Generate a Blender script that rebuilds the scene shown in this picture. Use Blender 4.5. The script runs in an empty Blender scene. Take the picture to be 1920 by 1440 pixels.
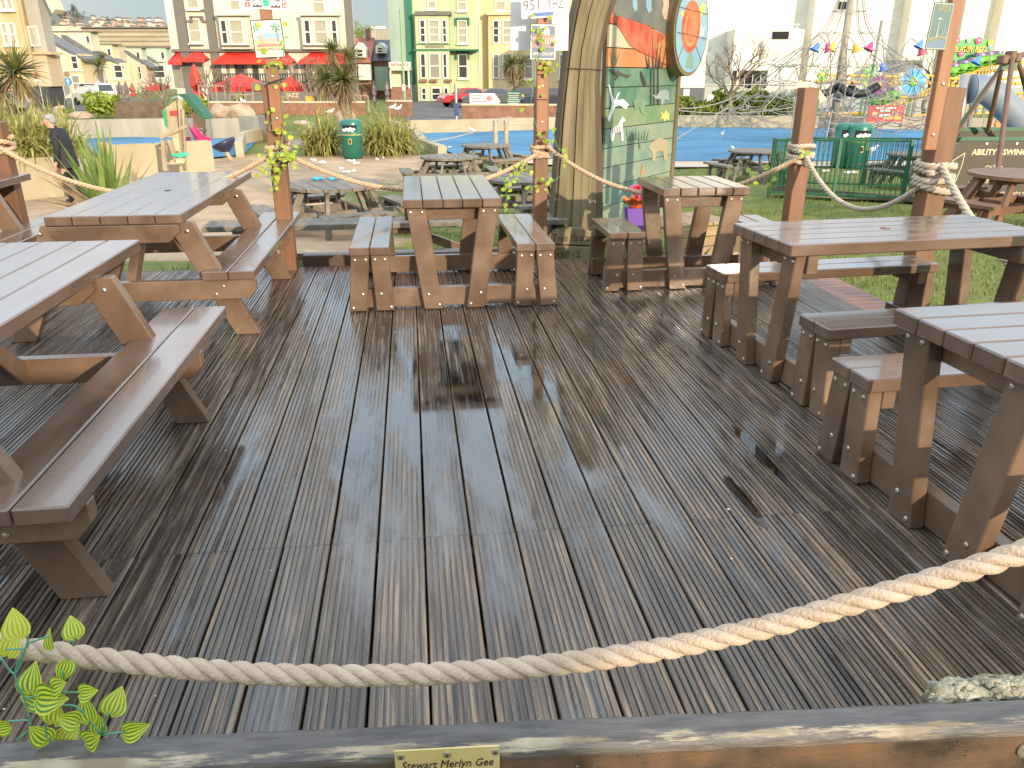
import bpy, bmesh, math, random
from mathutils import Vector, Matrix, noise
random.seed(11)
rad = math.radians
SC = bpy.context.scene
COL = SC.collection

# ------------------------------------------------------------------ camera, sky, sun, exposure
FPX, CXP, CYP, YHOR, XVAN = 1470.0, 960.0, 720.0, 140.0, 765.0
PIT = math.atan((CYP - YHOR) / FPX)
YAW = math.atan((CXP - XVAN) / FPX * math.cos(PIT))
EYE = 1.6
cam = bpy.data.objects.new('camera', bpy.data.cameras.new('camera'))
COL.objects.link(cam)
cam.location = (0, 0, EYE)
cam.rotation_euler = (math.pi / 2 - PIT, 0, -YAW)
cam.data.sensor_fit = 'HORIZONTAL'
cam.data.sensor_width = 36
cam.data.lens = FPX / 1920 * 36
cam.data.clip_start = 0.02
cam.data.clip_end = 6000
SC.camera = cam

SUN_EL, SUN_AZ = rad(13), rad(158)      # azimuth clockwise from +Y: low sun behind the camera, a little to the right
wld = bpy.data.worlds.new('World')
SC.world = wld
wld.use_nodes = True
wn = wld.node_tree.nodes
sky = wn.new('ShaderNodeTexSky')
sky.sky_type = 'NISHITA'
sky.sun_disc = False
sky.sun_elevation = SUN_EL
sky.sun_rotation = SUN_AZ
sky.altitude = 10
sky.air_density = 1.0
sky.dust_density = .8
sky.ozone_density = 2.0
# even broken cloud over the clear sky, the same all round
wtc = wn.new('ShaderNodeTexCoord'); wno = wn.new('ShaderNodeTexNoise'); wno.inputs['Scale'].default_value = 2.6; wno.inputs['Detail'].default_value = 6
wrp = wn.new('ShaderNodeValToRGB'); wrp.color_ramp.elements[0].position = .35; wrp.color_ramp.elements[0].color = (1.12, 1.48, 1.80, 1)
wrp.color_ramp.elements[1].position = .68; wrp.color_ramp.elements[1].color = (2.05, 2.12, 2.2, 1)
wmx = wn.new('ShaderNodeMix'); wmx.data_type = 'RGBA'; wmx.inputs['Factor'].default_value = .86
wln = wld.node_tree.links.new
wln(wtc.outputs['Generated'], wno.inputs['Vector']); wln(wno.outputs['Fac'], wrp.inputs[0])
wsp = wn.new('ShaderNodeSeparateXYZ'); wln(wtc.outputs['Generated'], wsp.inputs[0])
wel = wn.new('ShaderNodeMapRange'); wel.interpolation_type = 'SMOOTHSTEP'; wel.inputs['From Min'].default_value = .08; wel.inputs['From Max'].default_value = .30; wel.inputs['To Min'].default_value = 1.0; wel.inputs['To Max'].default_value = 4.2
wln(wsp.outputs['Z'], wel.inputs['Value'])     # cloud is thinner and brighter away from the horizon, all round
wbr = wn.new('ShaderNodeVectorMath'); wbr.operation = 'SCALE'; wln(wrp.outputs[0], wbr.inputs[0]); wln(wel.outputs[0], wbr.inputs['Scale'])
wln(sky.outputs[0], wmx.inputs['A']); wln(wbr.outputs[0], wmx.inputs['B']); wln(wmx.outputs['Result'], wn['Background'].inputs[0])
wn['Background'].inputs[1].default_value = 0.15
sl = bpy.data.lights.new('sun', 'SUN')
sl.energy = 2.9
sl.angle = rad(0.6)
sl.color = (1.0, 0.84, 0.60)
sun = bpy.data.objects.new('sun', sl)
COL.objects.link(sun)
sd = Vector((math.sin(SUN_AZ) * math.cos(SUN_EL), math.cos(SUN_AZ) * math.cos(SUN_EL), math.sin(SUN_EL)))
sun.rotation_euler = (-sd).to_track_quat('-Z', 'Y').to_euler()
sun.location = (3, -8, 6)
SC.view_settings.view_transform = 'Standard'
SC.view_settings.look = 'None'
SC.view_settings.exposure = 0.80
SC.view_settings.gamma = 1

# ------------------------------------------------------------------ placing: photo pixel -> place (yaw frame: right, ahead, up)
def P(px, py, d):
    fx = math.cos(PIT) - (py - CYP) / FPX * math.sin(PIT)
    fz = -math.sin(PIT) - (py - CYP) / FPX * math.cos(PIT)
    t = d / fx
    return Vector(((px - CXP) / FPX * t, d, EYE + fz * t))
def G(px, py, z=-0.95):
    fx = math.cos(PIT) - (py - CYP) / FPX * math.sin(PIT)
    fz = -math.sin(PIT) - (py - CYP) / FPX * math.cos(PIT)
    t = (z - EYE) / fz
    return Vector(((px - CXP) / FPX * t, fx * t, z))
CY_, SY_ = math.cos(YAW), math.sin(YAW)
def W(v):
    return Vector((v[0] * CY_ + v[1] * SY_, -v[0] * SY_ + v[1] * CY_, v[2]))
def U(v):
    return Vector((v[0] * CY_ - v[1] * SY_, v[0] * SY_ + v[1] * CY_, v[2]))
def lerp(a, b, t):
    return a + (b - a) * t
def pl(x, tab):
    if x <= tab[0][0]: return tab[0][1]
    for (a, b), (c, d) in zip(tab, tab[1:]):
        if x <= c: return lerp(b, d, (x - a) / (c - a))
    return tab[-1][1]
def ground_z(r, d):
    L = pl(d, [(7.0, -.2), (8.5, -.3), (12, -.65), (15, -.85), (20, -.95)])
    Rr = pl(d, [(7.0, -.2), (9, -.26), (15, -.6), (20, -.9), (22, -.95)])
    k = min(1, max(0, (r - 0.5) / 3.5))
    return lerp(L, Rr, k)
def gnd(px, py):                         # walk the ray down to the uneven ground
    z = -.5
    for _ in range(30):
        g = G(px, py, z)
        z = lerp(z, ground_z(g[0], g[1]), .6)
    return G(px, py, z)

# ------------------------------------------------------------------ mesh builder
class MB:
    def __init__(s): s.v, s.f, s.m = [], [], []
    def add(s, vs, fs):
        o = len(s.v); s.v += [tuple(v) for v in vs]; s.f += [tuple(i + o for i in f) for f in fs]
        return s
    def box(s, x0, x1, y0, y1, z0, z1):
        return s.add([(x0,y0,z0),(x1,y0,z0),(x1,y1,z0),(x0,y1,z0),(x0,y0,z1),(x1,y0,z1),(x1,y1,z1),(x0,y1,z1)],
                     [(0,3,2,1),(4,5,6,7),(0,1,5,4),(1,2,6,5),(2,3,7,6),(3,0,4,7)])
    def hexa(s, p):                      # 8 corners: bottom 4, top 4
        return s.add(p, [(0,3,2,1),(4,5,6,7),(0,1,5,4),(1,2,6,5),(2,3,7,6),(3,0,4,7)])
    def bar(s, a, b, w, t, up=(0,0,1)):
        a, b = Vector(a), Vector(b); d = (b - a).normalized()
        u = Vector(up)
        x = d.cross(u)
        if x.length < 1e-4: x = d.cross(Vector((0,1,0)))
        x.normalize(); y = x.cross(d)
        x *= w / 2; y *= t / 2
        return s.hexa([a-x-y, a+x-y, a+x+y, a-x+y, b-x-y, b+x-y, b+x+y, b-x+y])
    def tube(s, pts, r, n=8, cap=True):
        pts = [Vector(p) for p in pts]; k = len(pts)
        rs = r if isinstance(r, (list, tuple)) else [r] * k
        o = len(s.v); prev = None
        for i, p in enumerate(pts):
            d = (pts[min(i+1,k-1)] - pts[max(i-1,0)])
            d = d.normalized() if d.length > 1e-9 else Vector((0,0,1))
            if prev is None:
                x = d.orthogonal().normalized()
            else:
                x = prev - d * prev.dot(d)
                x = x.normalized() if x.length > 1e-6 else d.orthogonal().normalized()
            prev = x; y = d.cross(x)
            for j in range(n):
                a = 2 * math.pi * j / n
                s.v.append(tuple(p + (x * math.cos(a) + y * math.sin(a)) * rs[i]))
        for i in range(k - 1):
            for j in range(n):
                a = o + i*n + j; b = o + i*n + (j+1) % n
                s.f.append((a, b, b + n, a + n))
        if cap:
            s.f.append(tuple(o + j for j in reversed(range(n))))
            s.f.append(tuple(o + (k-1)*n + j for j in range(n)))
        return s
    def lathe(s, prof, n=16, c=(0,0,0), sx=1, sy=1):
        o = len(s.v); k = len(prof)
        for r, z in prof:
            for j in range(n):
                a = 2*math.pi*j/n
                s.v.append((c[0]+r*sx*math.cos(a), c[1]+r*sy*math.sin(a), c[2]+z))
        for i in range(k-1):
            for j in range(n):
                a = o+i*n+j; b = o+i*n+(j+1)%n
                s.f.append((a, b, b+n, a+n))
        s.f.append(tuple(o+j for j in reversed(range(n))))
        s.f.append(tuple(o+(k-1)*n+j for j in range(n)))
        return s
    def prism(s, poly, y0, y1):          # poly in x,z ; extruded along y
        n = len(poly); o = len(s.v)
        s.v += [(x, y0, z) for x, z in poly] + [(x, y1, z) for x, z in poly]
        s.f.append(tuple(o+i for i in range(n)))
        s.f.append(tuple(o+n+i for i in reversed(range(n))))
        for i in range(n):
            j = (i+1) % n
            s.f.append((o+j, o+i, o+n+i, o+n+j))
        return s
    def blob(s, c, r, sub=2, amp=.25, seed=0, freq=1.3, flat=None):
        bm = bmesh.new(); bmesh.ops.create_icosphere(bm, subdivisions=sub, radius=1)
        o = len(s.v)
        for v in bm.verts:
            p = v.co; k = 1 + amp * noise.noise(p * freq + Vector((seed*7.3, seed*3.1, seed)))
            z = p.z*r[2]*k
            if flat is not None: z = max(z, flat)
            s.v.append((c[0]+p.x*r[0]*k, c[1]+p.y*r[1]*k, c[2]+z))
        for f in bm.faces: s.f.append(tuple(o+v.index for v in f.verts))
        bm.free(); return s
    def xform(s, M):
        s.v = [tuple(M @ Vector(v)) for v in s.v]; return s
    def mesh(s, name, mat, smooth=False, bevel=0):
        me = bpy.data.meshes.new(name); me.from_pydata(s.v, [], s.f)
        if bevel:
            bm = bmesh.new(); bm.from_mesh(me)
            bmesh.ops.bevel(bm, geom=list(bm.edges), offset=bevel, segments=1, affect='EDGES', clamp_overlap=True)
            bm.to_mesh(me); bm.free()
        bm = bmesh.new(); bm.from_mesh(me)
        bmesh.ops.recalc_face_normals(bm, faces=bm.faces); bm.to_mesh(me); bm.free()
        if mat is not None: me.materials.append(mat)
        if smooth:
            me.polygons.foreach_set('use_smooth', [True]*len(me.polygons))
        me.update(); return me
    def build(s, name, mat, parent=None, smooth=False, bevel=0, loc=None, rot=None):
        return put(name, s.mesh(name, mat, smooth, bevel), parent, loc, rot)
def put(name, me, parent=None, loc=None, rot=None):
    o = bpy.data.objects.new(name, me); COL.objects.link(o)
    if parent is not None: o.parent = parent
    if loc is not None: o.location = loc
    if rot is not None: o.rotation_euler = rot
    return o
def tag(o, label=None, cat=None, group=None, kind=None):
    if label: o['label'] = label
    if cat: o['category'] = cat
    if group: o['group'] = group
    if kind: o['kind'] = kind
    return o
def thing(name, label, cat, loc=(0,0,0), rotz=0.0, group=None):
    o = bpy.data.objects.new(name, None); COL.objects.link(o)
    o.location = loc; o.rotation_euler = (0, 0, rotz); o.empty_display_size = .1
    return tag(o, label, cat, group)
def bthing(name, label, cat, v, rot=0.0, group=None):     # v in the yaw frame
    return thing(name, label, cat, W(v), rot - YAW, group)
def copy_tree(o, parent=None):
    c = o.copy(); COL.objects.link(c); c.parent = parent
    for ch in list(o.children): copy_tree(ch, c)
    return c
def box(name, mat, parent, x0, x1, y0, y1, z0, z1, bevel=0):
    return MB().box(x0, x1, y0, y1, z0, z1).build(name, mat, parent, bevel=bevel)

# ------------------------------------------------------------------ lettering as thin solid meshes
FONT = bpy.data.fonts[0] if len(bpy.data.fonts) else None
def text(name, s, h, mat, parent, loc, rot=(math.pi/2,0,0), width=None, ext=.0015, shear=0, space=1.0, bold=0):
    cu = bpy.data.curves.new(name, 'FONT'); cu.body = s; cu.size = h * 1.37
    cu.align_x = 'CENTER'; cu.align_y = 'BOTTOM_BASELINE'; cu.extrude = ext; cu.shear = shear; cu.space_character = space
    cu.offset = bold; cu.resolution_u = 2
    t = bpy.data.objects.new(name, cu); COL.objects.link(t)
    bpy.context.view_layer.update()
    me = bpy.data.meshes.new_from_object(t)
    bpy.data.objects.remove(t); bpy.data.curves.remove(cu)
    me.materials.clear(); me.materials.append(mat)
    if width and len(me.vertices):
        xs = [v.co.x for v in me.vertices]; w = max(xs) - min(xs); c = (max(xs)+min(xs))/2
        for v in me.vertices: v.co.x = (v.co.x - c) * width / w
    return put(name, me, parent, loc, rot)

# ------------------------------------------------------------------ materials
MATS = {}
def nd(nt, typ, **kw):
    n = nt.nodes.new(typ)
    for k, v in kw.items():
        if hasattr(n, k): setattr(n, k, v)
    return n
def pbr(name, c1, c2=None, scale=6.0, rough=.6, rough2=None, bump=0.0, bscale=None, stretch=(1,1,1), metal=0, spec=.5, var=0.0, detail=5, coat=0, world=False, trans=0.0, dist=0.0, bdist=.01):
    if name in MATS: return MATS[name]
    m = bpy.data.materials.new(name); m.use_nodes = True; nt = m.node_tree; L = nt.links.new
    b = nt.nodes['Principled BSDF']
    b.inputs['Roughness'].default_value = rough; b.inputs['Metallic'].default_value = metal
    b.inputs['Specular IOR Level'].default_value = spec
    if coat: b.inputs['Coat Weight'].default_value = coat; b.inputs['Coat Roughness'].default_value = .08
    if trans: b.inputs['Transmission Weight'].default_value = trans
    if c2 is None: c2 = tuple(min(1, c*1.18) for c in c1)
    tc = nd(nt, 'ShaderNodeTexCoord'); oi = nd(nt, 'ShaderNodeObjectInfo')
    mp = nd(nt, 'ShaderNodeMapping'); mp.inputs['Scale'].default_value = stretch
    if world:
        ge = nd(nt, 'ShaderNodeNewGeometry'); L(ge.outputs['Position'], mp.inputs['Vector'])
    else:
        L(tc.outputs['Object'], mp.inputs['Vector'])
        mu = nd(nt, 'ShaderNodeVectorMath', operation='SCALE'); mu.inputs[0].default_value = (13, 27, 41)
        L(oi.outputs['Random'], mu.inputs['Scale']); L(mu.outputs[0], mp.inputs['Location'])
    n1 = nd(nt, 'ShaderNodeTexNoise'); n1.inputs['Scale'].default_value = scale; n1.inputs['Detail'].default_value = detail
    n1.inputs['Distortion'].default_value = dist
    L(mp.outputs[0], n1.inputs['Vector'])
    rp = nd(nt, 'ShaderNodeValToRGB'); rp.color_ramp.elements[0].position = .32; rp.color_ramp.elements[1].position = .68
    rp.color_ramp.elements[0].color = (*c1, 1); rp.color_ramp.elements[1].color = (*c2, 1)
    L(n1.outputs['Fac'], rp.inputs[0])
    out = rp.outputs[0]
    if var:
        hs = nd(nt, 'ShaderNodeHueSaturation'); mr = nd(nt, 'ShaderNodeMapRange')
        mr.inputs['To Min'].default_value = 1 - var; mr.inputs['To Max'].default_value = 1 + var
        L(oi.outputs['Random'], mr.inputs['Value']); L(mr.outputs[0], hs.inputs['Value']); L(out, hs.inputs['Color']); out = hs.outputs[0]
    L(out, b.inputs['Base Color'])
    if rough2 is not None:
        m2 = nd(nt, 'ShaderNodeMapRange'); m2.inputs['From Min'].default_value = .35; m2.inputs['From Max'].default_value = .65
        m2.inputs['To Min'].default_value = rough; m2.inputs['To Max'].default_value = rough2
        L(n1.outputs['Fac'], m2.inputs['Value']); L(m2.outputs[0], b.inputs['Roughness'])
    if bump:
        n2 = nd(nt, 'ShaderNodeTexNoise'); n2.inputs['Scale'].default_value = bscale or scale*4; n2.inputs['Detail'].default_value = 4
        L(mp.outputs[0], n2.inputs['Vector'])
        bp = nd(nt, 'ShaderNodeBump'); bp.inputs['Strength'].default_value = bump; bp.inputs['Distance'].default_value = bdist
        L(n2.outputs['Fac'], bp.inputs['Height']); L(bp.outputs[0], b.inputs['Normal'])
    MATS[name] = m
    m['bsdf'] = 1
    return m
def plain(name, c, rough=.5, metal=0, **k):
    return pbr(name, c, tuple(x*.88 for x in c), scale=3, rough=rough, metal=metal, **k)
M = MATS
# ------------------------------------------------------------------ materials used on the terrace
TABLE = pbr('recycled_plastic_wood', (.112,.067,.042), (.215,.134,.086), scale=3.4, rough=.18, rough2=.34, bump=.12, bscale=26, stretch=(1,1,1), spec=.55, var=.10)
TOPM = pbr('wet_plastic_board', (.112,.068,.046), (.178,.110,.076), scale=3.2, rough=.14, rough2=.34, bump=.05, bscale=40, stretch=(2,.5,1), spec=.62, var=.08, coat=.50)
BOLT = pbr('galvanised_bolt', (.62,.60,.55), (.45,.40,.33), scale=40, rough=.35, metal=.9)
POSTM = pbr('stained_post_wood', (.165,.075,.038), (.23,.105,.052), scale=4, rough=.55, bump=.25, bscale=14, stretch=(4,4,.5), var=.08)
BATTEN = pbr('orange_stained_batten', (.27,.11,.048), (.34,.15,.068), scale=4, rough=.5, bump=.15, bscale=20, stretch=(4,4,.5))
ROPEM = pbr('pale_hemp_rope', (.44,.325,.235), (.55,.425,.32), scale=18, rough=.9, bump=.6, bscale=160, stretch=(1,1,1), spec=.2)
ROPEF = pbr('fence_rope', (.46,.31,.19), (.56,.40,.26), scale=20, rough=.9, bump=.4, bscale=90, spec=.2)
ROPEG = pbr('grey_rope', (.46,.375,.28), (.56,.47,.365), scale=20, rough=.9, bump=.4, bscale=90, spec=.2)

def deck_material():
    m = bpy.data.materials.new('wet_reeded_decking'); m.use_nodes = True; nt = m.node_tree; L = nt.links.new
    b = nt.nodes['Principled BSDF']
    tc = nd(nt,'ShaderNodeTexCoord'); oi = nd(nt,'ShaderNodeObjectInfo'); ge = nd(nt,'ShaderNodeNewGeometry')
    sc_ = nd(nt,'ShaderNodeSeparateColor'); L(oi.outputs['Color'], sc_.inputs[0])
    sep = nd(nt,'ShaderNodeSeparateXYZ'); L(tc.outputs['Object'], sep.inputs[0])
    mp = nd(nt,'ShaderNodeMapping'); mp.inputs['Scale'].default_value = (28, .9, 6)
    mu = nd(nt,'ShaderNodeVectorMath',operation='SCALE'); mu.inputs[0].default_value = (13,27,41)
    L(sc_.outputs[0], mu.inputs['Scale']); L(mu.outputs[0], mp.inputs['Location']); L(tc.outputs['Object'], mp.inputs[0])
    n1 = nd(nt,'ShaderNodeTexNoise'); n1.inputs['Scale'].default_value = 2.2; n1.inputs['Detail'].default_value = 7; n1.inputs['Roughness'].default_value=.65
    L(mp.outputs[0], n1.inputs['Vector'])
    r = nd(nt,'ShaderNodeValToRGB'); e = r.color_ramp.elements
    e[0].position=.32; e[0].color=(.030,.023,.018,1); e[1].position=.70; e[1].color=(.300,.208,.138,1)
    x = r.color_ramp.elements.new(.52); x.color=(.102,.074,.054,1)
    L(n1.outputs['Fac'], r.inputs[0])
    # the far boards are redder and less worn: slow change with the place on the deck
    pn = nd(nt,'ShaderNodeTexNoise'); pn.inputs['Scale'].default_value=.55; pn.inputs['Detail'].default_value=4; L(ge.outputs['Position'], pn.inputs['Vector'])
    sp = nd(nt,'ShaderNodeSeparateXYZ'); L(ge.outputs['Position'], sp.inputs[0])
    far = nd(nt,'ShaderNodeMapRange'); far.inputs['From Min'].default_value=6.1; far.inputs['From Max'].default_value=7.1; far.inputs['To Max'].default_value=.75
    L(sp.outputs['Y'], far.inputs['Value'])
    mx = nd(nt,'ShaderNodeMix',data_type='RGBA'); mx.inputs['B'].default_value=(.20,.060,.032,1)
    fm = nd(nt,'ShaderNodeMath',operation='MULTIPLY'); L(far.outputs[0], fm.inputs[0]); L(n1.outputs['Fac'], fm.inputs[1])
    L(fm.outputs[0], mx.inputs['Factor']); L(r.outputs[0], mx.inputs['A'])
    # pale speckled grit strips let into each board
    pp = nd(nt,'ShaderNodeMath',operation='ABSOLUTE'); L(sep.outputs['X'], pp.inputs[0])
    s1 = nd(nt,'ShaderNodeMath',operation='SUBTRACT'); s1.inputs[1].default_value=.031; L(pp.outputs[0], s1.inputs[0])
    s2 = nd(nt,'ShaderNodeMath',operation='ABSOLUTE'); L(s1.outputs[0], s2.inputs[0])
    s3 = nd(nt,'ShaderNodeMath',operation='LESS_THAN'); s3.inputs[1].default_value=.0045; L(s2.outputs[0], s3.inputs[0])
    gn = nd(nt,'ShaderNodeTexNoise'); gn.inputs['Scale'].default_value=230; gn.inputs['Detail'].default_value=2; L(tc.outputs['Object'], gn.inputs['Vector'])
    g2 = nd(nt,'ShaderNodeMapRange'); g2.inputs['From Min'].default_value=.52; g2.inputs['From Max'].default_value=.66; L(gn.outputs['Fac'], g2.inputs['Value'])
    g3 = nd(nt,'ShaderNodeMath',operation='MULTIPLY'); L(s3.outputs[0], g3.inputs[0]); L(g2.outputs[0], g3.inputs[1])
    g4 = nd(nt,'ShaderNodeMath',operation='MULTIPLY'); L(g3.outputs[0], g4.inputs[0]); g4.inputs[1].default_value=.75
    mg = nd(nt,'ShaderNodeMix',data_type='RGBA'); mg.inputs['B'].default_value=(.26,.21,.14,1)
    L(g4.outputs[0], mg.inputs['Factor']); L(mx.outputs['Result'], mg.inputs['A'])
    hs = nd(nt,'ShaderNodeHueSaturation'); mr = nd(nt,'ShaderNodeMapRange'); mr.inputs['To Min'].default_value=.82; mr.inputs['To Max'].default_value=1.2
    L(sc_.outputs[0], mr.inputs['Value']); L(mr.outputs[0], hs.inputs['Value']); L(mg.outputs['Result'], hs.inputs['Color'])
    L(hs.outputs[0], b.inputs['Base Color'])
    # standing film of rain: smooth patches between damp ones
    ro = nd(nt,'ShaderNodeMapRange'); ro.inputs['From Min'].default_value=.50; ro.inputs['From Max'].default_value=.70; ro.inputs['To Min'].default_value=.06; ro.inputs['To Max'].default_value=.55
    ad = nd(nt,'ShaderNodeMath',operation='MULTIPLY_ADD'); ad.inputs[1].default_value=.75; L(n1.outputs['Fac'], ad.inputs[0])
    a2 = nd(nt,'ShaderNodeMath',operation='MULTIPLY'); a2.inputs[1].default_value=.42; L(pn.outputs['Fac'], a2.inputs[0]); L(a2.outputs[0], ad.inputs[2])
    L(ad.outputs[0], ro.inputs['Value']); L(ro.outputs[0], b.inputs['Roughness'])
    b.inputs['Specular IOR Level'].default_value=.62
    b.inputs['IOR'].default_value=1.45
    bn = nd(nt,'ShaderNodeTexNoise'); bn.inputs['Scale'].default_value=5; bn.inputs['Detail'].default_value=6; L(mp.outputs[0], bn.inputs['Vector'])
    bp = nd(nt,'ShaderNodeBump'); bp.inputs['Strength'].default_value=.3; bp.inputs['Distance'].default_value=.003
    L(bn.outputs['Fac'], bp.inputs['Height']); L(bp.outputs[0], b.inputs['Normal'])
    return m
DECKM = deck_material()
DARKWOOD = pbr('dark_joist_wood', (.03,.02,.014), (.05,.034,.024), scale=6, rough=.7, stretch=(4,4,.5))
REDBOARD = pbr('red_brown_step_board', (.17,.065,.038), (.25,.10,.058), scale=5, rough=.45, bump=.3, bscale=30, var=.15)

# ------------------------------------------------------------------ the deck: every board its own reeded piece
PITCH, BW = .171, .1635
def board_mesh(length, seed):            # eight worn ridges, the grooves between them a little uneven
    rnd = random.Random(seed); b = MB(); prof = [(-BW/2, -.028), (-BW/2, -.004), (-BW/2+.003, -.0004)]
    n = 8; w = BW / n
    for i in range(1, n):
        x = -BW/2 + i*w + rnd.uniform(-.0016,.0016); gw = rnd.choice((.0036,.0044,.0052,.0060)); dp = rnd.uniform(.0050,.0068)
        prof += [(x-gw/2-.0012, rnd.uniform(-.0008,.0003)), (x-gw/2, -dp), (x+gw/2, -dp), (x+gw/2+.0012, rnd.uniform(-.0008,.0003))]
    prof += [(BW/2-.003, -.0004), (BW/2, -.004), (BW/2, -.028)]
    b.prism(prof, -length/2, length/2)
    return b.mesh('deck_board', DECKM)
DY0, DYJ, DY1 = .45, 2.52, 7.08
deck = tag(put('deck', None), kind='structure'); deck['label'] = 'wet dark reeded timber deck'
bA = [board_mesh(DYJ - DY0 - .0015, i) for i in range(6)]
bB = [board_mesh(DY1 - DYJ - .0015, i) for i in range(6)]
k0, k1 = -31, 18
for k in range(k0, k1+1):
    cx = -.016 + PITCH*(k + .5); jy = DYJ; kv = random.randrange(6); dz_ = random.uniform(-.0018,.0012); ry_ = random.uniform(-.006,.006)
    cv = (random.random(),0,0,1)
    o1 = put('deck_board', bA[kv], deck, (cx, (DY0+jy)/2 - .0005, dz_), (0, ry_, random.uniform(-.0008,.0008)))
    o2 = put('deck_board', bB[kv], deck, (cx, (DY1+jy)/2 + .0005, dz_), (0, ry_, random.uniform(-.0005,.0005))); o1.color = cv; o2.color = cv
XL, XR = -.016 + PITCH*k0, -.016 + PITCH*(k1+1)
for y in (.5, 1.2, 1.9, 2.46, 2.58, 3.3, 4.0, 4.7, 5.4, 6.1, 6.8, 7.02):
    box('joist', DARKWOOD, deck, XL, XR, y-.024, y+.024, -.19, -.0285)
box('fascia_board', DARKWOOD, deck, XL, XR, DY1+.004, DY1+.034, -.24, -.004, .004)
# border strip of short cross boards along the right-hand side
sb = MB().box(-.15, .15, -.045, .045, -.03, 0).mesh('border_board', REDBOARD, bevel=.004)
y = 3.4
while y < 7.04:
    put('border_board', sb, deck, (XR + .165, y, -.012 + random.uniform(-.001,.001)), (0,0,random.uniform(-.008,.008))); y += .096
box('border_fascia', DARKWOOD, deck, XR+.02, XR+.31, 3.3, 7.06, -.25, -.046)
# low sleeper beam along the far edge
sbm = tag(box('edge_beam', pbr('sleeper_wood', (.07,.043,.03), (.11,.07,.048), scale=4, rough=.45, bump=.3, bscale=20, stretch=(.5,4,4)), None, -1.02, .62, 7.16, 7.28, -.22, .085, .008), 'low dark sleeper beam along the far edge of the deck', 'beam')

# rain puddles lying on the boards
def puddle_material():
    m = bpy.data.materials.new('rain_puddle'); m.use_nodes = True; nt = m.node_tree; nt.nodes.clear()
    o = nd(nt,'ShaderNodeOutputMaterial'); t = nd(nt,'ShaderNodeBsdfTransparent'); g = nd(nt,'ShaderNodeBsdfGlossy'); f = nd(nt,'ShaderNodeFresnel'); x = nd(nt,'ShaderNodeMixShader')
    g.inputs['Roughness'].default_value = .015; f.inputs['IOR'].default_value = 1.5; t.inputs['Color'].default_value=(.72,.66,.58,1)
    nt.links.new(f.outputs[0], x.inputs[0]); nt.links.new(t.outputs[0], x.inputs[1]); nt.links.new(g.outputs[0], x.inputs[2]); nt.links.new(x.outputs[0], o.inputs[0])
    return m
PUD = puddle_material()
def puddle(x, y0, y1, w, seed, label):
    rnd = random.Random(seed); n = 36; L_ = []; R_ = []
    for i in range(n+1):
        t = i/n; yy = lerp(y0, y1, t); e = math.sin(math.pi*t)**.45
        a = w/2*e
        L_.append((x - a*(.7+.45*noise.noise((seed, t*7, 0))) , yy)); R_.append((x + a*(.75+.5*noise.noise((seed+9, t*8, 3))), yy))
    b = MB(); b.add([(px, py, .0036) for px, py in L_] + [(px, py, .0036) for px, py in R_], [(i, n+1+i, n+2+i, i+1) for i in range(n)])
    o = b.build('puddle', PUD); tag(o, label, 'puddle', 'rain puddles on the deck boards')
puddle(1.50, 2.75, 3.35, .075, 1, 'long rain puddle on the deck beside the right-hand bench feet')
puddle(1.27, 2.42, 2.85, .085, 4, 'shorter rain puddle left of the long one, mirroring the sky')
puddle(-1.75, 3.0, 3.45, .16, 5, 'small bright puddle under the near left picnic table')

# thin film of rain bridging the ridges in uneven, soft-edged patches
def film_material():
    m = bpy.data.materials.new('rain_film'); m.use_nodes = True; nt = m.node_tree; nt.nodes.clear(); L = nt.links.new
    o = nd(nt,'ShaderNodeOutputMaterial'); t = nd(nt,'ShaderNodeBsdfTransparent'); g = nd(nt,'ShaderNodeBsdfGlossy'); f = nd(nt,'ShaderNodeFresnel'); x = nd(nt,'ShaderNodeMixShader')
    g.inputs['Roughness'].default_value = .06; f.inputs['IOR'].default_value = 2.5
    ge = nd(nt,'ShaderNodeNewGeometry'); mp = nd(nt,'ShaderNodeMapping'); mp.inputs['Scale'].default_value = (4.2,.85,1); L(ge.outputs['Position'], mp.inputs[0])
    n1 = nd(nt,'ShaderNodeTexNoise'); n1.inputs['Scale'].default_value = 1.25; n1.inputs['Detail'].default_value = 5; n1.inputs['Roughness'].default_value = .55; L(mp.outputs[0], n1.inputs['Vector'])
    # the film is weighted towards the middle of the deck and fades outward
    di = nd(nt,'ShaderNodeVectorMath',operation='DISTANCE'); sc = nd(nt,'ShaderNodeMapping'); sc.inputs['Scale'].default_value = (1.15,.62,0); L(ge.outputs['Position'], sc.inputs[0]); L(sc.outputs[0], di.inputs[0]); di.inputs[1].default_value = (.15*1.15, 3.55*.62, 0)
    dm = nd(nt,'ShaderNodeMapRange'); dm.inputs['From Max'].default_value = 1.7; dm.inputs['To Min'].default_value = .17; dm.inputs['To Max'].default_value = -.15; L(di.outputs['Value'], dm.inputs['Value'])
    ad = nd(nt,'ShaderNodeMath',operation='ADD'); L(n1.outputs['Fac'], ad.inputs[0]); L(dm.outputs[0], ad.inputs[1])
    k = nd(nt,'ShaderNodeMapRange'); k.interpolation_type = 'SMOOTHSTEP'; k.inputs['From Min'].default_value = .46; k.inputs['From Max'].default_value = .68; L(ad.outputs[0], k.inputs['Value'])
    mu = nd(nt,'ShaderNodeMath',operation='MULTIPLY'); L(f.outputs[0], mu.inputs[0]); L(k.outputs[0], mu.inputs[1])
    L(mu.outputs[0], x.inputs[0]); L(t.outputs[0], x.inputs[1]); L(g.outputs[0], x.inputs[2]); L(x.outputs[0], o.inputs[0]); return m
b = MB()
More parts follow.
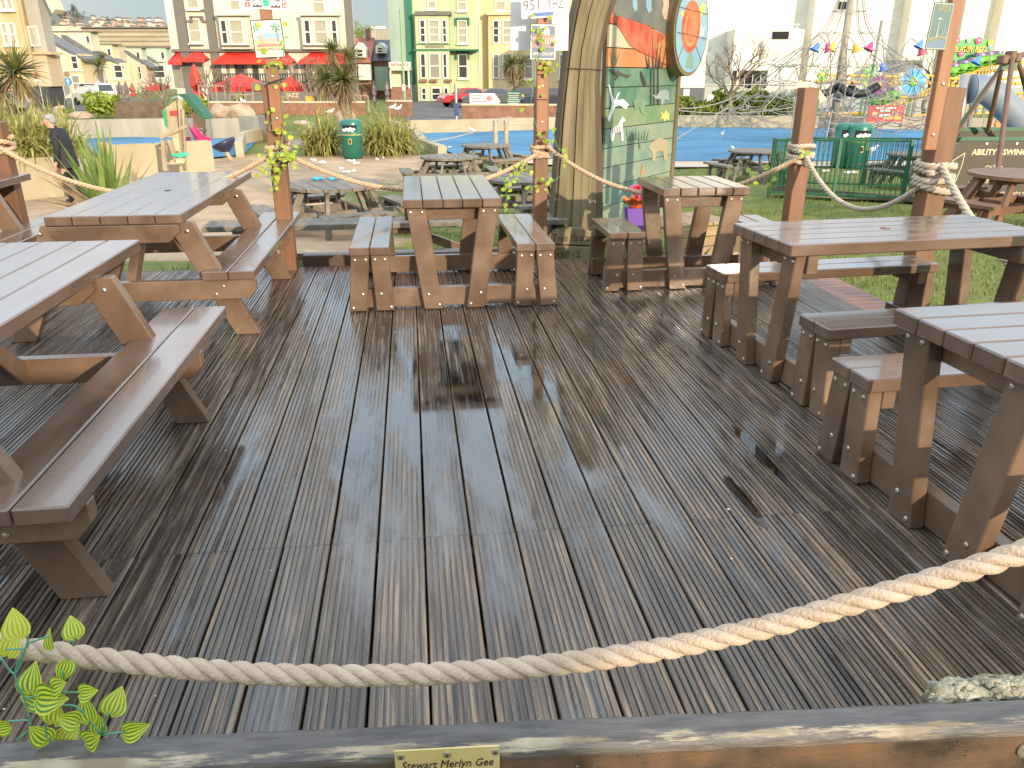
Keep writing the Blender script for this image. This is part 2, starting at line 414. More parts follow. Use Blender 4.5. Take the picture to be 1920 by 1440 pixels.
for k in range(-13, 16):
    x0 = -.016 + PITCH*k; o_ = len(b.v); b.v += [(x0+.006,1.2,.0024),(x0+PITCH-.006,1.2,.0024),(x0+PITCH-.006,7.0,.0024),(x0+.006,7.0,.0024)]; b.f.append((o_,o_+1,o_+2,o_+3))
tag(b.build('rain_film', film_material()), 'thin film of rain lying over the deck ridges', kind='stuff')

# ------------------------------------------------------------------ tables
BOLTME = MB().lathe([(.011,-.004),(.011,.002),(.009,.005),(.004,.0065)], 10).xform(Matrix.Rotation(math.pi/2,4,'X')).mesh('bolt', BOLT, smooth=False)
def bolt(parent, x, y, z, flip=False):
    return put('bolt', BOLTME, parent, (x, y, z), (0,0,math.pi if flip else 0))
def plank(name, x0, x1, y0, y1, z0, z1, parent, mat=None):
    o = MB().box(x0,x1,y0,y1,z0,z1).build(name, mat or TOPM, parent, bevel=.006)
    return o
def slant(name, parent, xb, xt, w, y0, y1, z0, z1, mat=None):       # leg whose foot and head are cut level
    h = w/2
    p = [(xb-h,y0,z0),(xb+h,y0,z0),(xb+h,y1,z0),(xb-h,y1,z0),(xt-h,y0,z1),(xt+h,y0,z1),(xt+h,y1,z1),(xt-h,y1,z1)]
    return MB().hexa(p).build(name, mat or TABLE, parent, bevel=.005)
def picnic_table(label, loc, length, fr, group, rotz=0.0, topz=.80, seatz=.445, knot=True):
    t = thing('picnic_table', label, 'picnic table', loc, rotz, group)
    h = length/2
    for i in range(5):
        x = (i-2)*.161
        plank('tabletop_board', x-.0775, x+.0775, -h, h, topz-.058, topz, t)
    for s in (-1, 1):
        for j in range(2):
            x = s*.64 + (j-.5)*.164
            plank('seat_board', x-.079, x+.079, -h-.04, h-.06, seatz-.058, seatz, t)
    for y in fr:
        for s in (-1, 1):
            slant('leg', t, s*.70, s*.37, .155, y, y+.062, 0, topz-.058)
        MB().prism([(-.80,seatz-.06),(.80,seatz-.06),(.80,seatz-.13),(.75,seatz-.185),(-.75,seatz-.185),(-.80,seatz-.13)], y-.062, y-.002).build('crossbar', TABLE, t, bevel=.004)
        MB().prism([(-.38,topz-.06),(.38,topz-.06),(.38,topz-.11),(.31,topz-.17),(-.31,topz-.17),(-.38,topz-.11)], y-.062, y-.002).build('top_cleat', TABLE, t, bevel=.004)
        for s in (-1,1):
            bolt(t, s*.60, y-.064, seatz-.10); bolt(t, s*.55, y-.064, seatz-.15); bolt(t, s*.43, y-.064, topz-.10)
    for y, q in ((fr[0]+.02, 1), (fr[1]-.02, -1)):
        MB().bar((0, y+.04*q, seatz-.13), (0, y+.52*q, topz-.075), .09, .055, (1,0,0)).build('brace', TABLE, t, bevel=.004)
    if knot:
        MB().lathe([(.024,0),(.024,.0025)], 14, (.02, -.05, topz+.0005)).build('parasol_hole', DARKWOOD, t)
    return t
GA = 'A-frame picnic tables on the left of the deck'
picnic_table('brown A-frame picnic table left of the middle table, its end boards facing the camera', (-1.828, 6.26, 0), 2.35, (-1.13, .38), GA)
picnic_table('brown A-frame picnic table nearest the camera at the left edge, top cut by the frame', (-1.828, 3.22, 0), 2.14, (-.93, .47), GA, knot=False)
picnic_table('brown A-frame picnic table half out of frame at the far left, beside the rope post', (-3.72, 6.35, 0), 2.35, (-1.0, .4), GA, knot=False)

def trestle_table(label, loc, rotz, length, group, wscale=1.0, hole=False, topz=.80, seatz=.47):
    t = thing('trestle_table', label, 'picnic table', loc, rotz, group)
    h = length/2; k = wscale
    for i in range(5):
        x = (i-2)*.138*k
        plank('tabletop_board', x-.066*k, x+.066*k, -h, h, topz-.062, topz, t)
    for s in (-1, 1):
        for j in range(2):
            x = s*.592*k + (j-.5)*.144*k
            plank('seat_board', x-.069*k, x+.069*k, -h+.03, h-.03, seatz-.058, seatz, t)
    for e in (-1, 1):
        ya, yb = (-h+.045, -h+.107) if e < 0 else (h-.107, h-.045)
        yi0, yi1 = (yb+.001, yb+.061) if e < 0 else (ya-.061, ya-.001)
        yo = ya-.001 if e < 0 else yb+.001
        for s in (-1, 1):
            slant('table_leg', t, s*.155*k, s*.255*k, .135*k, ya, yb, .004, topz-.063)
            slant('bench_leg', t, s*.700*k, s*.662*k, .128*k, ya, yb, .004, seatz-.059)
            slant('bench_leg', t, s*.505*k, s*.524*k, .128*k, ya, yb, .004, seatz-.059)
            for x, z in ((s*.215*k,topz-.095),(s*.295*k,topz-.095),(s*.19*k,.115),(s*.115*k,.035),(s*.70*k,seatz-.09),(s*.625*k,seatz-.09),(s*.56*k,seatz-.09),(s*.49*k,seatz-.09),(s*.66*k,.13),(s*.735*k,.03),(s*.53*k,.13),(s*.465*k,.03)):
                bolt(t, x, yo, z, e > 0)
        MB().box(-.74*k, .74*k, yi0, yi1, .012, .150).build('base_rail', TABLE, t, bevel=.004)
        MB().box(-.335*k, .335*k, yi0, yi1, topz-.16, topz-.064).build('top_rail', TABLE, t, bevel=.004)
        for s in (-1,1):
            MB().box(s*.592*k-.135*k, s*.592*k+.135*k, yi0, yi1, seatz-.135, seatz-.060).build('seat_rail', TABLE, t, bevel=.004)
    if hole:
        MB().lathe([(.026,0),(.026,.0025)], 14, (0, -.02, topz+.0005)).build('parasol_hole', REDBOARD, t)
    return t
GB = 'trestle tables with fixed benches on the deck'
trestle_table('square brown trestle table with two benches in the middle of the far deck edge', (.267, 6.21, 0), 0, 1.37, GB)
trestle_table('smallest brown trestle table, in front of the painted mural with the bouquet', (2.22, 6.23, 0), 0, .74, GB)
trestle_table('long brown trestle table on the right with a round hole in its top', (2.632, 4.115, 0), rad(-90+4.2), 1.55, GB, .955, True)
trestle_table('brown trestle table nearest the camera at the right edge, cut by the frame', (2.53, 2.29, 0), rad(-90+2.5), 1.55, GB)
# ------------------------------------------------------------------ ground
def PY(px, py, Y):                       # point of the pixel's ray on the plane world y = Y
    a = W(P(px, py, 1.0)); c = Vector((0,0,EYE)); d = a - c
    return c + d * (Y / d.y)
def grass_mask(r, d):
    n = noise.noise((r*.35, d*.3, 3)) + .5*noise.noise((r*1.1, d*.8, 9))
    if d < 8.5: return 1.0 if d > 8.0 + .3*n or r > 1 else .8
    edge = pl(d, [(8.5,-1.3),(11,-2.1),(14,-3.0),(18,-3.0),(22,-2.6),(25,-1.2),(27.5,-3)])
    if d > 29: return 1.0
    if d > 27.2: return .5 + .6*n
    k = (r - edge) / 1.6 + n*1.15 + .45
    if r > 3: k = .95 + .45*n + (r-3)*.12
    return max(0, min(1, k))
def ground_mesh():
    rs = []; x = -60.0
    while x <= 60.01:
        rs.append(x); x += .3 if -9 <= x < 14 else (1.5 if -25 <= x < 30 else 6)
    rs = [-2500, -600, -150] + rs + [150, 600, 2500]
    ds = [-300, -60, -20, -5, 0, 3]; x = 6.0
    while x <= 90:
        ds.append(x); x += .3 if x < 17 else (.7 if x < 32 else 3)
    ds += [120, 200, 500, 1500, 4000]
    vs = []; ms = []
    for d in ds:
        for r in rs:
            z = ground_z(r, d) if d > 6.5 else -.26
            if 7.5 < d < 40 and abs(r) < 30: z += .025*noise.noise((r*.6, d*.6, 0))
            w = W((r, d, z)); vs.append(w); ms.append(grass_mask(r, d) if abs(r) < 100 else 1)
    n = len(rs)
    fs = [(j*n+i, j*n+i+1, (j+1)*n+i+1, (j+1)*n+i) for j in range(len(ds)-1) for i in range(n-1)]
    me = bpy.data.meshes.new('ground'); me.from_pydata(vs, [], fs)
    at = me.attributes.new('grass', 'FLOAT', 'POINT'); at.data.foreach_set('value', ms)
    me.polygons.foreach_set('use_smooth', [True]*len(me.polygons))
    return me
def ground_material():
    m = bpy.data.materials.new('grass_and_sand'); m.use_nodes = True; nt = m.node_tree; L = nt.links.new; b = nt.nodes['Principled BSDF']
    ge = nd(nt,'ShaderNodeNewGeometry'); at = nd(nt,'ShaderNodeAttribute'); at.attribute_name = 'grass'
    def nz(s, det=5):
        n = nd(nt,'ShaderNodeTexNoise'); n.inputs['Scale'].default_value=s; n.inputs['Detail'].default_value=det; L(ge.outputs['Position'], n.inputs['Vector']); return n
    def ramp(src, a, ca, c, cc):
        r = nd(nt,'ShaderNodeValToRGB'); r.color_ramp.elements[0].position=a; r.color_ramp.elements[0].color=(*ca,1); r.color_ramp.elements[1].position=c; r.color_ramp.elements[1].color=(*cc,1); L(src, r.inputs[0]); return r
    n1, n2, n3 = nz(1.1), nz(7), nz(60, 3)
    g = ramp(n2.outputs['Fac'], .3, (.10,.135,.028), .7, (.20,.225,.055))
    s = ramp(n1.outputs['Fac'], .3, (.42,.28,.165), .7, (.66,.47,.31))
    s2 = nd(nt,'ShaderNodeMix',data_type='RGBA'); s2.blend_type='MULTIPLY'; s2.inputs['Factor'].default_value=.5; L(s.outputs[0], s2.inputs['A']); L(ramp(n3.outputs['Fac'], .3, (.6,.55,.5), .7, (1,1,1)).outputs[0], s2.inputs['B'])
    a = nd(nt,'ShaderNodeMath',operation='MULTIPLY_ADD'); a.inputs[1].default_value=.9; a.inputs[2].default_value=-.45; L(n2.outputs['Fac'], a.inputs[0])
    a2 = nd(nt,'ShaderNodeMath',operation='ADD'); L(a.outputs[0], a2.inputs[0]); L(at.outputs['Fac'], a2.inputs[1])
    k = nd(nt,'ShaderNodeMapRange'); k.inputs['From Min'].default_value=.35; k.inputs['From Max'].default_value=.62; L(a2.outputs[0], k.inputs['Value'])
    mx = nd(nt,'ShaderNodeMix',data_type='RGBA'); L(k.outputs[0], mx.inputs['Factor']); L(s2.outputs['Result'], mx.inputs['A']); st = nd(nt,'ShaderNodeMix',data_type='RGBA'); st.inputs['B'].default_value=(.30,.24,.085,1); sk = nd(nt,'ShaderNodeMapRange'); sk.inputs['From Min'].default_value=.45; sk.inputs['From Max'].default_value=.7; sk.inputs['To Max'].default_value=.6; L(n1.outputs['Fac'], sk.inputs['Value']); L(sk.outputs[0], st.inputs['Factor']); L(g.outputs[0], st.inputs['A']); L(st.outputs['Result'], mx.inputs['B']); L(mx.outputs['Result'], b.inputs['Base Color'])
    b.inputs['Roughness'].default_value=.9; b.inputs['Specular IOR Level'].default_value=.2
    bp = nd(nt,'ShaderNodeBump'); bp.inputs['Strength'].default_value=.7; bp.inputs['Distance'].default_value=.04; L(n3.outputs['Fac'], bp.inputs['Height']); L(bp.outputs[0], b.inputs['Normal'])
    return m
gm = ground_mesh(); gm.materials.append(ground_material())
tag(put('ground', gm), kind='structure')
def sheet(name, pts, mat, z, label=None, kind='structure'):      # flat polygon in the yaw frame
    me = bpy.data.meshes.new(name); me.from_pydata([W((p[0], p[1], z)) for p in pts], [], [tuple(range(len(pts)))])
    me.materials.append(mat); return tag(put(name, me), label, kind=kind)

# grass blades where the lawn comes close to the deck
def grass_blades():
    rnd = random.Random(3); v = []; f = []
    def blade(x, y, z, h, w):
        a = rnd.uniform(0, 6.28); dx, dy = math.cos(a)*w, math.sin(a)*w; lx, ly = rnd.uniform(-.5,.5)*h, rnd.uniform(-.5,.5)*h
        o = len(v); v.extend([(x-dx,y-dy,z),(x+dx,y+dy,z),(x+lx*.4+dx*.5,y+ly*.4+dy*.5,z+h*.6),(x+lx,y+ly,z+h)]); f.append((o,o+1,o+2)); f.append((o,o+2,o+3))
    n = 0
    while n < 52000:
        r = rnd.uniform(-3, 9.5); d = 4.2 + 11*rnd.random()**1.25
        w = W((r, d, 0))
        if w.y < 7.15 and XL < w.x < XR + .34: continue
        if w.y < 3.2: continue
        gmk = grass_mask(r, d) if d > 7.6 else 1
        if gmk < rnd.uniform(.35, .8): continue
        h = rnd.uniform(.02, .05) * (1.6 if noise.noise((r*.9, d*.9, 5)) > .25 else 1)
        blade(w.x, w.y, ground_z(r, d) if d > 6.5 else -.22, h, rnd.uniform(.003,.006)); n += 1
    for x0, y0, k in ((1.55,7.32,260), (-1.9,7.3,120), (.9,7.4,90), (2.35,7.5,80)):      # longer tufts against the timber
        for _ in range(k):
            x, y = x0+rnd.gauss(0,.28), y0+abs(rnd.gauss(0,.12)); blade(x, y, -.22, rnd.uniform(.08,.22), .005)
    me = bpy.data.meshes.new('grass'); me.from_pydata(v, [], f)
    me.materials.append(pbr('grass_blade', (.10,.135,.025), (.29,.28,.08), scale=1.4, rough=.6, world=True, spec=.3)); return me
tag(put('grass', grass_blades()), 'short green lawn grass beyond the deck', kind='stuff')

# ------------------------------------------------------------------ twisted rope
def rope_parts(owner, path, R_, mat, name='strand', turns_sign=1, n=8, pitch=None):
    pts = [Vector(p) for p in path]; pitch = pitch or R_*5.4
    seg = [0.0]
    for a, b in zip(pts, pts[1:]): seg.append(seg[-1] + (b-a).length)
    T = seg[-1]; step = R_*.45; N = max(8, int(T/step)); res = []; j = 0
    for i in range(N+1):
        s = T*i/N
        while j < len(seg)-2 and seg[j+1] < s: j += 1
        t = (s-seg[j])/max(1e-9, seg[j+1]-seg[j]); res.append(pts[j].lerp(pts[j+1], t))
    fr = []; prev = None
    for i, p in enumerate(res):
        d = (res[min(i+1,N)] - res[max(i-1,0)]).normalized()
        x = d.orthogonal().normalized() if prev is None else (prev - d*prev.dot(d)).normalized()
        prev = x; fr.append((x, d.cross(x)))
    for k in range(3):
        q = []
        for i, p in enumerate(res):
            a = turns_sign*2*math.pi*(T*i/N)/pitch + k*2*math.pi/3
            q.append(p + (fr[i][0]*math.cos(a) + fr[i][1]*math.sin(a))*R_*.50)
        MB().tube(q, R_*.53, n).build(name, mat, owner, smooth=True)
def smooth_path(pts, n=10):
    P_ = [Vector(p) for p in pts]; P_ = [P_[0]*2-P_[1]] + P_ + [P_[-1]*2-P_[-2]]; out = []
    for i in range(1, len(P_)-2):
        a,b,c,d = P_[i-1:i+3]
        for k in range(n):
            t=k/n; out.append(.5*((2*b)+(c-a)*t+(2*a-5*b+4*c-d)*t*t+(3*b-a-3*c+d)*t**3))
    out.append(P_[-2]); return out
def hang(a, b, sag, n=40):
    a, b = Vector(a), Vector(b); return [a.lerp(b, i/n) - Vector((0,0,sag*4*(i/n)*(1-i/n))) for i in range(n+1)]

# the near rope and the rail it hangs over
DR = 1.05
fp = [(-330,1140),(-150,1180),(0,1208),(67,1219),(200,1237),(333,1252),(467,1262),(600,1267),(740,1266),(870,1260),(1000,1250),(1140,1233),(1273,1211),(1447,1173),(1580,1136),(1713,1098),(1847,1058),(1920,1034),(2100,972),(2250,915)]
nr = thing('rope', 'thick pale twisted rope sagging across the front of the deck, closest to the camera', 'rope', W((0, DR, .7)))
wp = [W(P(x, y, DR)) for x, y in fp]
for q in wp: q -= nr.location
rope_parts(nr, smooth_path(wp, 12), 0.0188, ROPEM, turns_sign=1, n=12, pitch=.112)
RAILZ = .585
ra, rb = G(-420, 1407, RAILZ), G(2340, 1291, RAILZ)
ra, rb = W(ra), W(rb); rdir = (rb-ra); RL = rdir.length; rang = math.atan2(rdir.y, rdir.x)
def rail_material():
    m = bpy.data.materials.new('peeling_rail_paint'); m.use_nodes = True; nt = m.node_tree; L = nt.links.new; b = nt.nodes['Principled BSDF']
    tc = nd(nt,'ShaderNodeTexCoord'); mp = nd(nt,'ShaderNodeMapping'); mp.inputs['Scale'].default_value=(3.2,26,26); L(tc.outputs['Object'], mp.inputs[0])
    n = nd(nt,'ShaderNodeTexNoise'); n.inputs['Scale'].default_value=2.4; n.inputs['Detail'].default_value=9; n.inputs['Roughness'].default_value=.7; L(mp.outputs[0], n.inputs['Vector'])
    n2 = nd(nt,'ShaderNodeTexNoise'); n2.inputs['Scale'].default_value=9; n2.inputs['Detail'].default_value=6; L(tc.outputs['Object'], n2.inputs['Vector'])
    n3 = nd(nt,'ShaderNodeTexNoise'); n3.inputs['Scale'].default_value=3.1; n3.inputs['Detail'].default_value=2; L(tc.outputs['Object'], n3.inputs['Vector'])
    sp = nd(nt,'ShaderNodeSeparateXYZ'); L(tc.outputs['Object'], sp.inputs[0])
    ge = nd(nt,'ShaderNodeNewGeometry')
    # worn band along the rounded upper front edge, where hands and feet rub the paint off
    dy = nd(nt,'ShaderNodeMath',operation='ADD'); dy.inputs[1].default_value=.050; L(sp.outputs['Y'], dy.inputs[0])
    ay = nd(nt,'ShaderNodeMath',operation='ABSOLUTE'); L(dy.outputs[0], ay.inputs[0])
    w1 = nd(nt,'ShaderNodeMapRange'); w1.inputs['From Min'].default_value=.024; w1.inputs['From Max'].default_value=.0; L(ay.outputs[0], w1.inputs['Value'])
    w2 = nd(nt,'ShaderNodeMapRange'); w2.inputs['From Min'].default_value=-.030; w2.inputs['From Max'].default_value=-.014; L(sp.outputs['Z'], w2.inputs['Value'])
    wm = nd(nt,'ShaderNodeMath',operation='MULTIPLY'); L(w1.outputs[0], wm.inputs[0]); L(w2.outputs[0], wm.inputs[1])
    pa = nd(nt,'ShaderNodeMath',operation='MULTIPLY'); L(wm.outputs[0], pa.inputs[0]); L(n3.outputs['Fac'], pa.inputs[1])
    su = nd(nt,'ShaderNodeMath',operation='MULTIPLY_ADD'); su.inputs[1].default_value=.62; L(pa.outputs[0], su.inputs[0]); L(n.outputs['Fac'], su.inputs[2])
    k = nd(nt,'ShaderNodeMapRange'); k.inputs['From Min'].default_value=.73; k.inputs['From Max'].default_value=.82; L(su.outputs[0], k.inputs['Value'])
    face = nd(nt,'ShaderNodeValToRGB'); e=face.color_ramp.elements; e[0].position=.34; e[0].color=(.045,.030,.021,1); e[1].position=.70; e[1].color=(.21,.105,.055,1); x=e.new(.5); x.color=(.115,.070,.044,1); L(n2.outputs['Fac'], face.inputs[0])
    top = nd(nt,'ShaderNodeValToRGB'); e=top.color_ramp.elements; e[0].position=.35; e[0].color=(.062,.054,.052,1); e[1].position=.7; e[1].color=(.155,.135,.122,1); L(n.outputs['Fac'], top.inputs[0])
    tz = nd(nt,'ShaderNodeMapRange'); tz.inputs['From Min'].default_value=-.028; tz.inputs['From Max'].default_value=-.014; L(sp.outputs['Z'], tz.inputs['Value'])
    m1 = nd(nt,'ShaderNodeMix',data_type='RGBA'); L(tz.outputs[0], m1.inputs['Factor']); L(face.outputs[0], m1.inputs['A']); L(top.outputs[0], m1.inputs['B'])
    pale = nd(nt,'ShaderNodeValToRGB'); e=pale.color_ramp.elements; e[0].position=.4; e[0].color=(.22,.165,.10,1); e[1].position=.65; e[1].color=(.47,.39,.26,1); L(n2.outputs['Fac'], pale.inputs[0])
    m2 = nd(nt,'ShaderNodeMix',data_type='RGBA'); L(k.outputs[0], m2.inputs['Factor']); L(m1.outputs['Result'], m2.inputs['A']); L(pale.outputs[0], m2.inputs['B']); L(m2.outputs['Result'], b.inputs['Base Color'])
    b.inputs['Roughness'].default_value=.38
    bp = nd(nt,'ShaderNodeBump'); bp.inputs['Strength'].default_value=.6; bp.inputs['Distance'].default_value=.004; L(su.outputs[0], bp.inputs['Height']); L(bp.outputs[0], b.inputs['Normal'])
    return m
RAILM = rail_material()
rail = thing('timber_rail', 'weathered dark timber rail with peeling paint and a brass plaque, across the bottom', 'rail', (ra.x, ra.y, RAILZ), rang)
RT = .062
prof = [(0,-.004),(-.006,0),(-RT+.020,0),(-RT+.010,-.003),(-RT+.003,-.010),(-RT,-.020),(-RT,-.20),(0,-.20)]
b = MB(); nseg = 60
for i in range(nseg+1):
    for (yy, zz) in prof:
        w = .0022*noise.noise((i*.9, yy*40, zz*30)); b.v.append((RL*i/nseg, yy+w, zz+w))
n = len(prof)
for i in range(nseg):
    for j in range(n): b.f.append((i*n+j, i*n+(j+1)%n, (i+1)*n+(j+1)%n, (i+1)*n+j))
b.f += [tuple(range(n)), tuple(nseg*n+j for j in reversed(range(n)))]
b.build('beam', RAILM, rail, smooth=False)
for x in (.03, RL-.03):
    MB().box(x-.05, x+.05, .002, .10, -.585, .10).build('rail_post', POSTM, rail, bevel=.006)
def rail_local(px, py):                  # pixel on the front face of the rail
    fwd = Vector((-math.sin(rang), math.cos(rang), 0)); o = Vector((ra.x, ra.y, RAILZ)) - fwd*RT; c = Vector((0,0,EYE)); d = W(P(px,py,1.0)) - c
    t = (o-c).dot(fwd)/d.dot(fwd); q = c + d*t - Vector((ra.x, ra.y, RAILZ))
    return q.dot(Vector((math.cos(rang), math.sin(rang), 0))), q.z
BRASS = pbr('brass_plaque', (.66,.50,.20), (.76,.60,.28), scale=14, rough=.34, metal=.25)
ENGR = plain('engraving_black', (.03,.022,.015), .6)
xl, z1 = rail_local(739, 1404); xr, z2 = rail_local(936, 1392)
zc = (z1+z2)/2; xc = (xl+xr)/2
pq = put('brass_plaque', MB().box(xl-xc, xr-xc, -.0025, 0, -.088, 0).mesh('brass_plaque', BRASS, bevel=.001), rail, (xc, -RT-.003, zc), (0, rad(-.6), 0))
text('engraved_name', 'Stewart Merlyn Gee', .0165, ENGR, pq, (0, -.0029, -.040), width=(xr-xl)*.88, ext=.0006, shear=.28)
for sx in (-.44, 0, .46):
    MB().lathe([(.0062,0),(.0058,.0016),(.003,.0026)], 14).xform(Matrix.Translation(((xr-xl)*sx, -.0025, -.013)) @ Matrix.Rotation(math.pi/2,4,'X')).build('screw', BOLT, pq)
    MB().box((xr-xl)*sx-.0018, (xr-xl)*sx+.0018, -.0054, -.0045, -.0148, -.0112).build('screw_slot', ENGR, pq)
# rain drops beading on the rail
WATER = pbr('water_drop', (.9,.9,.9), (.9,.9,.9), rough=.02, trans=1.0)
b = MB(); rnd = random.Random(5)
for i in range(150):
    px, py = rnd.uniform(0,1920), rnd.uniform(1350,1440); x, z = rail_local(px, py)
    if z > -.024 or xl-.01 < x < xr+.01: continue
    s = rnd.uniform(.0008,.0022); b.blob((x, -RT-.0005, z), (s, s*.7, s*1.2), 1, 0)
tag(b.build('rain_drops', WATER, rail, smooth=True), kind='stuff')
bx_, bz_ = rail_local(1915, 1405)
MB().lathe([(.017,0),(.017,.003),(.012,.004)], 18).xform(Matrix.Translation((bx_+.008, -RT-.001, bz_)) @ Matrix.Rotation(math.pi/2,4,'X')).build('rail_bolt', BOLT, rail)
# frayed mossy rope end lying behind the rail
FRAY = pbr('frayed_mossy_rope', (.10,.085,.05), (.50,.46,.34), scale=26, rough=.9, bump=.9, bscale=60, detail=8)
fa, fb = W(G(1762, 1306, .585)), W(G(2040, 1289, .59))
fr_ = thing('frayed_rope_end', 'frayed grey lichen-covered rope end lying behind the rail at lower right', 'rope end', fa)
b = MB(); rnd = random.Random(8)
for i in range(900):
    t = rnd.random(); c = (fb-fa)*t; rr = .030*min(1, t*5+.35)*(.85+.3*noise.noise((t*9,1,1)))
    a = rnd.uniform(-.5, 3.6); q = c + Vector((0, .02, -.02)) + Vector((0, math.cos(a), math.sin(a)))*rr
    s = rnd.uniform(.002,.0065); b.blob(q, (s*rnd.uniform(.8,2.2), s, s*.9), 1, .5, i)
b.build('lichen_crust', FRAY, fr_)['kind'] = 'stuff'
rope_parts(fr_, [Vector((0,.02,-.02)) + (fb-fa)*t for t in (0,.25,.5,.75,1)], .027, FRAY)

# ------------------------------------------------------------------ artificial ivy
def leaf_mesh(name, curl):
    b = MB(); uv = []; NV, NU = 8, 6
    for i in range(NV+1):
        v = i/NV; w = .5*(math.sin(math.pi*min(1, v**.62))**.8)*(1.05-.25*v) if 0 < v < 1 else .0
        if i == 0: w = .10
        for j in range(NU+1):
            q = 2*j/NU-1; y = v + (.12*abs(q)**1.5*(-1) if v < .3 else 0)*(1-v/.3 if v < .3 else 0)
            b.v.append((q*w, y, .12*abs(q)*w*2 - curl*v*v)); uv.append((q*.5+.5, v))
    for i in range(NV):
        for j in range(NU):
            a = i*(NU+1)+j; b.f.append((a, a+1, a+NU+2, a+NU+1))
    me = bpy.data.meshes.new(name); me.from_pydata(b.v, [], b.f)
    ul = me.uv_layers.new(name='leaf')
    for p in me.polygons:
        for li in p.loop_indices: ul.data[li].uv = uv[me.loops[li].vertex_index]
    me.polygons.foreach_set('use_smooth', [True]*len(me.polygons)); return me
def leaf_material():
    m = bpy.data.materials.new('striped_leaf'); m.use_nodes = True; nt = m.node_tree; L = nt.links.new; b = nt.nodes['Principled BSDF']
    uv = nd(nt,'ShaderNodeUVMap'); uv.uv_map='leaf'; sp = nd(nt,'ShaderNodeSeparateXYZ'); L(uv.outputs[0], sp.inputs[0])
    s = nd(nt,'ShaderNodeMath',operation='MULTIPLY'); s.inputs[1].default_value=2*math.pi*6.0; L(sp.outputs['X'], s.inputs[0])
    tn = nd(nt,'ShaderNodeTexNoise'); tn.inputs['Scale'].default_value=6; L(uv.outputs[0], tn.inputs['Vector'])
    ad = nd(nt,'ShaderNodeMath',operation='MULTIPLY_ADD'); ad.inputs[1].default_value=2.4; L(tn.outputs['Fac'], ad.inputs[0]); L(s.outputs[0], ad.inputs[2])
    c = nd(nt,'ShaderNodeMath',operation='COSINE'); L(ad.outputs[0], c.inputs[0])
    oi = nd(nt,'ShaderNodeObjectInfo'); r = nd(nt,'ShaderNodeValToRGB'); e=r.color_ramp.elements
    mr = nd(nt,'ShaderNodeMapRange'); mr.inputs['From Min'].default_value=-1; L(c.outputs[0], mr.inputs['Value'])
    e[0].position=.28; e[0].color=(.11,.24,.018,1); e[1].position=.62; e[1].color=(.60,.65,.055,1); L(mr.outputs[0], r.inputs[0])
    mx = nd(nt,'ShaderNodeMix',data_type='RGBA'); mx.inputs['B'].default_value=(.62,.55,.05,1)
    gt = nd(nt,'ShaderNodeMapRange'); gt.inputs['From Min'].default_value=.55; gt.inputs['From Max'].default_value=1; gt.inputs['To Max'].default_value=.6; L(oi.outputs['Random'], gt.inputs['Value'])
    L(gt.outputs[0], mx.inputs['Factor']); L(r.outputs[0], mx.inputs['A']); L(mx.outputs['Result'], b.inputs['Base Color'])
    b.inputs['Roughness'].default_value=.42
    tr = nd(nt,'ShaderNodeBsdfTranslucent'); L(mx.outputs['Result'], tr.inputs[0]); ms = nd(nt,'ShaderNodeMixShader'); ms.inputs[0].default_value=.35
    L(b.outputs[0], ms.inputs[1]); L(tr.outputs[0], ms.inputs[2]); L(ms.outputs[0], nt.nodes['Material Output'].inputs[0])
    return m
LEAFM = leaf_material(); LEAVES = [leaf_mesh('leaf', c) for c in (.08,.22,.36)]
for me in LEAVES: me.materials.append(LEAFM)
STEM = plain('ivy_stem', (.10,.32,.20), .5)
def leaf(parent, pos, size, rnd, ang=None, tilt=None):
    o = put('leaf', rnd.choice(LEAVES), parent, pos)
    o.scale = (size*rnd.uniform(.85,1.1), size, size)
    a = ang if ang is not None else rnd.uniform(0, 6.28)
    # stand the leaf up facing the viewer, then turn it within that plane
    o.rotation_euler = (Matrix.Rotation(-YAW + rnd.uniform(-.6,.6),3,'Z') @ Matrix.Rotation(math.pi/2 - (tilt if tilt is not None else rnd.uniform(-.1,.9)),3,'X') @ Matrix.Rotation(a,3,'Z')).to_euler()
    return o
iv = thing('ivy_garland', 'yellow-green striped artificial ivy hanging off the near rope at lower left', 'ivy', W(P(60, 1240, .99)))
rnd = random.Random(21)
def ivp(px, py, d=.985): return W(P(px, py, d)) - iv.location
for px, py, s, a in ((35,1196,.052,.1),(14,1228,.050,-.3),(98,1216,.036,.5),(128,1240,.040,2.6),(140,1196,.040,0.0),(58,1298,.052,.15),(98,1292,.040,-.9),(70,1308,.062,-1.4),(150,1300,.040,-1.2),(206,1338,.048,-.5),(80,1316,.044,1.3),(100,1356,.048,-.2),(168,1352,.048,.3),(148,1356,.040,.9),(232,1374,.044,-1.4),(18,1362,.040,1.7),(118,1392,.044,-.7),(160,1390,.044,-1.0),(92,1388,.046,.6),(184,1372,.034,-.1),(130,1372,.040,2.0)):
    leaf(iv, ivp(px, py, rnd.uniform(.955,1.0)), s*.86, rnd, a, rnd.uniform(.1,.5))
for pts in ([(52,1190),(50,1210),(28,1262),(45,1310),(55,1345),(62,1372),(95,1385)],[(92,1192),(55,1206),(48,1215),(10,1218)],[(50,1210),(28,1262),(0,1232)],[(45,1310),(90,1300),(150,1298)],[(55,1325),(120,1322),(150,1330),(190,1378)],[(190,1378),(232,1372)],[(190,1378),(205,1335)],[(56,1350),(15,1352)],[(137,1208),(140,1200)],[(118,1255),(119,1290),(100,1310)],[(60,1365),(30,1388)],[(95,1345),(85,1360),(90,1390)]):
    MB().tube(smooth_path([ivp(x,y,.975) for x,y in pts], 6), .0016, 6).build('stem', STEM, iv, smooth=True)

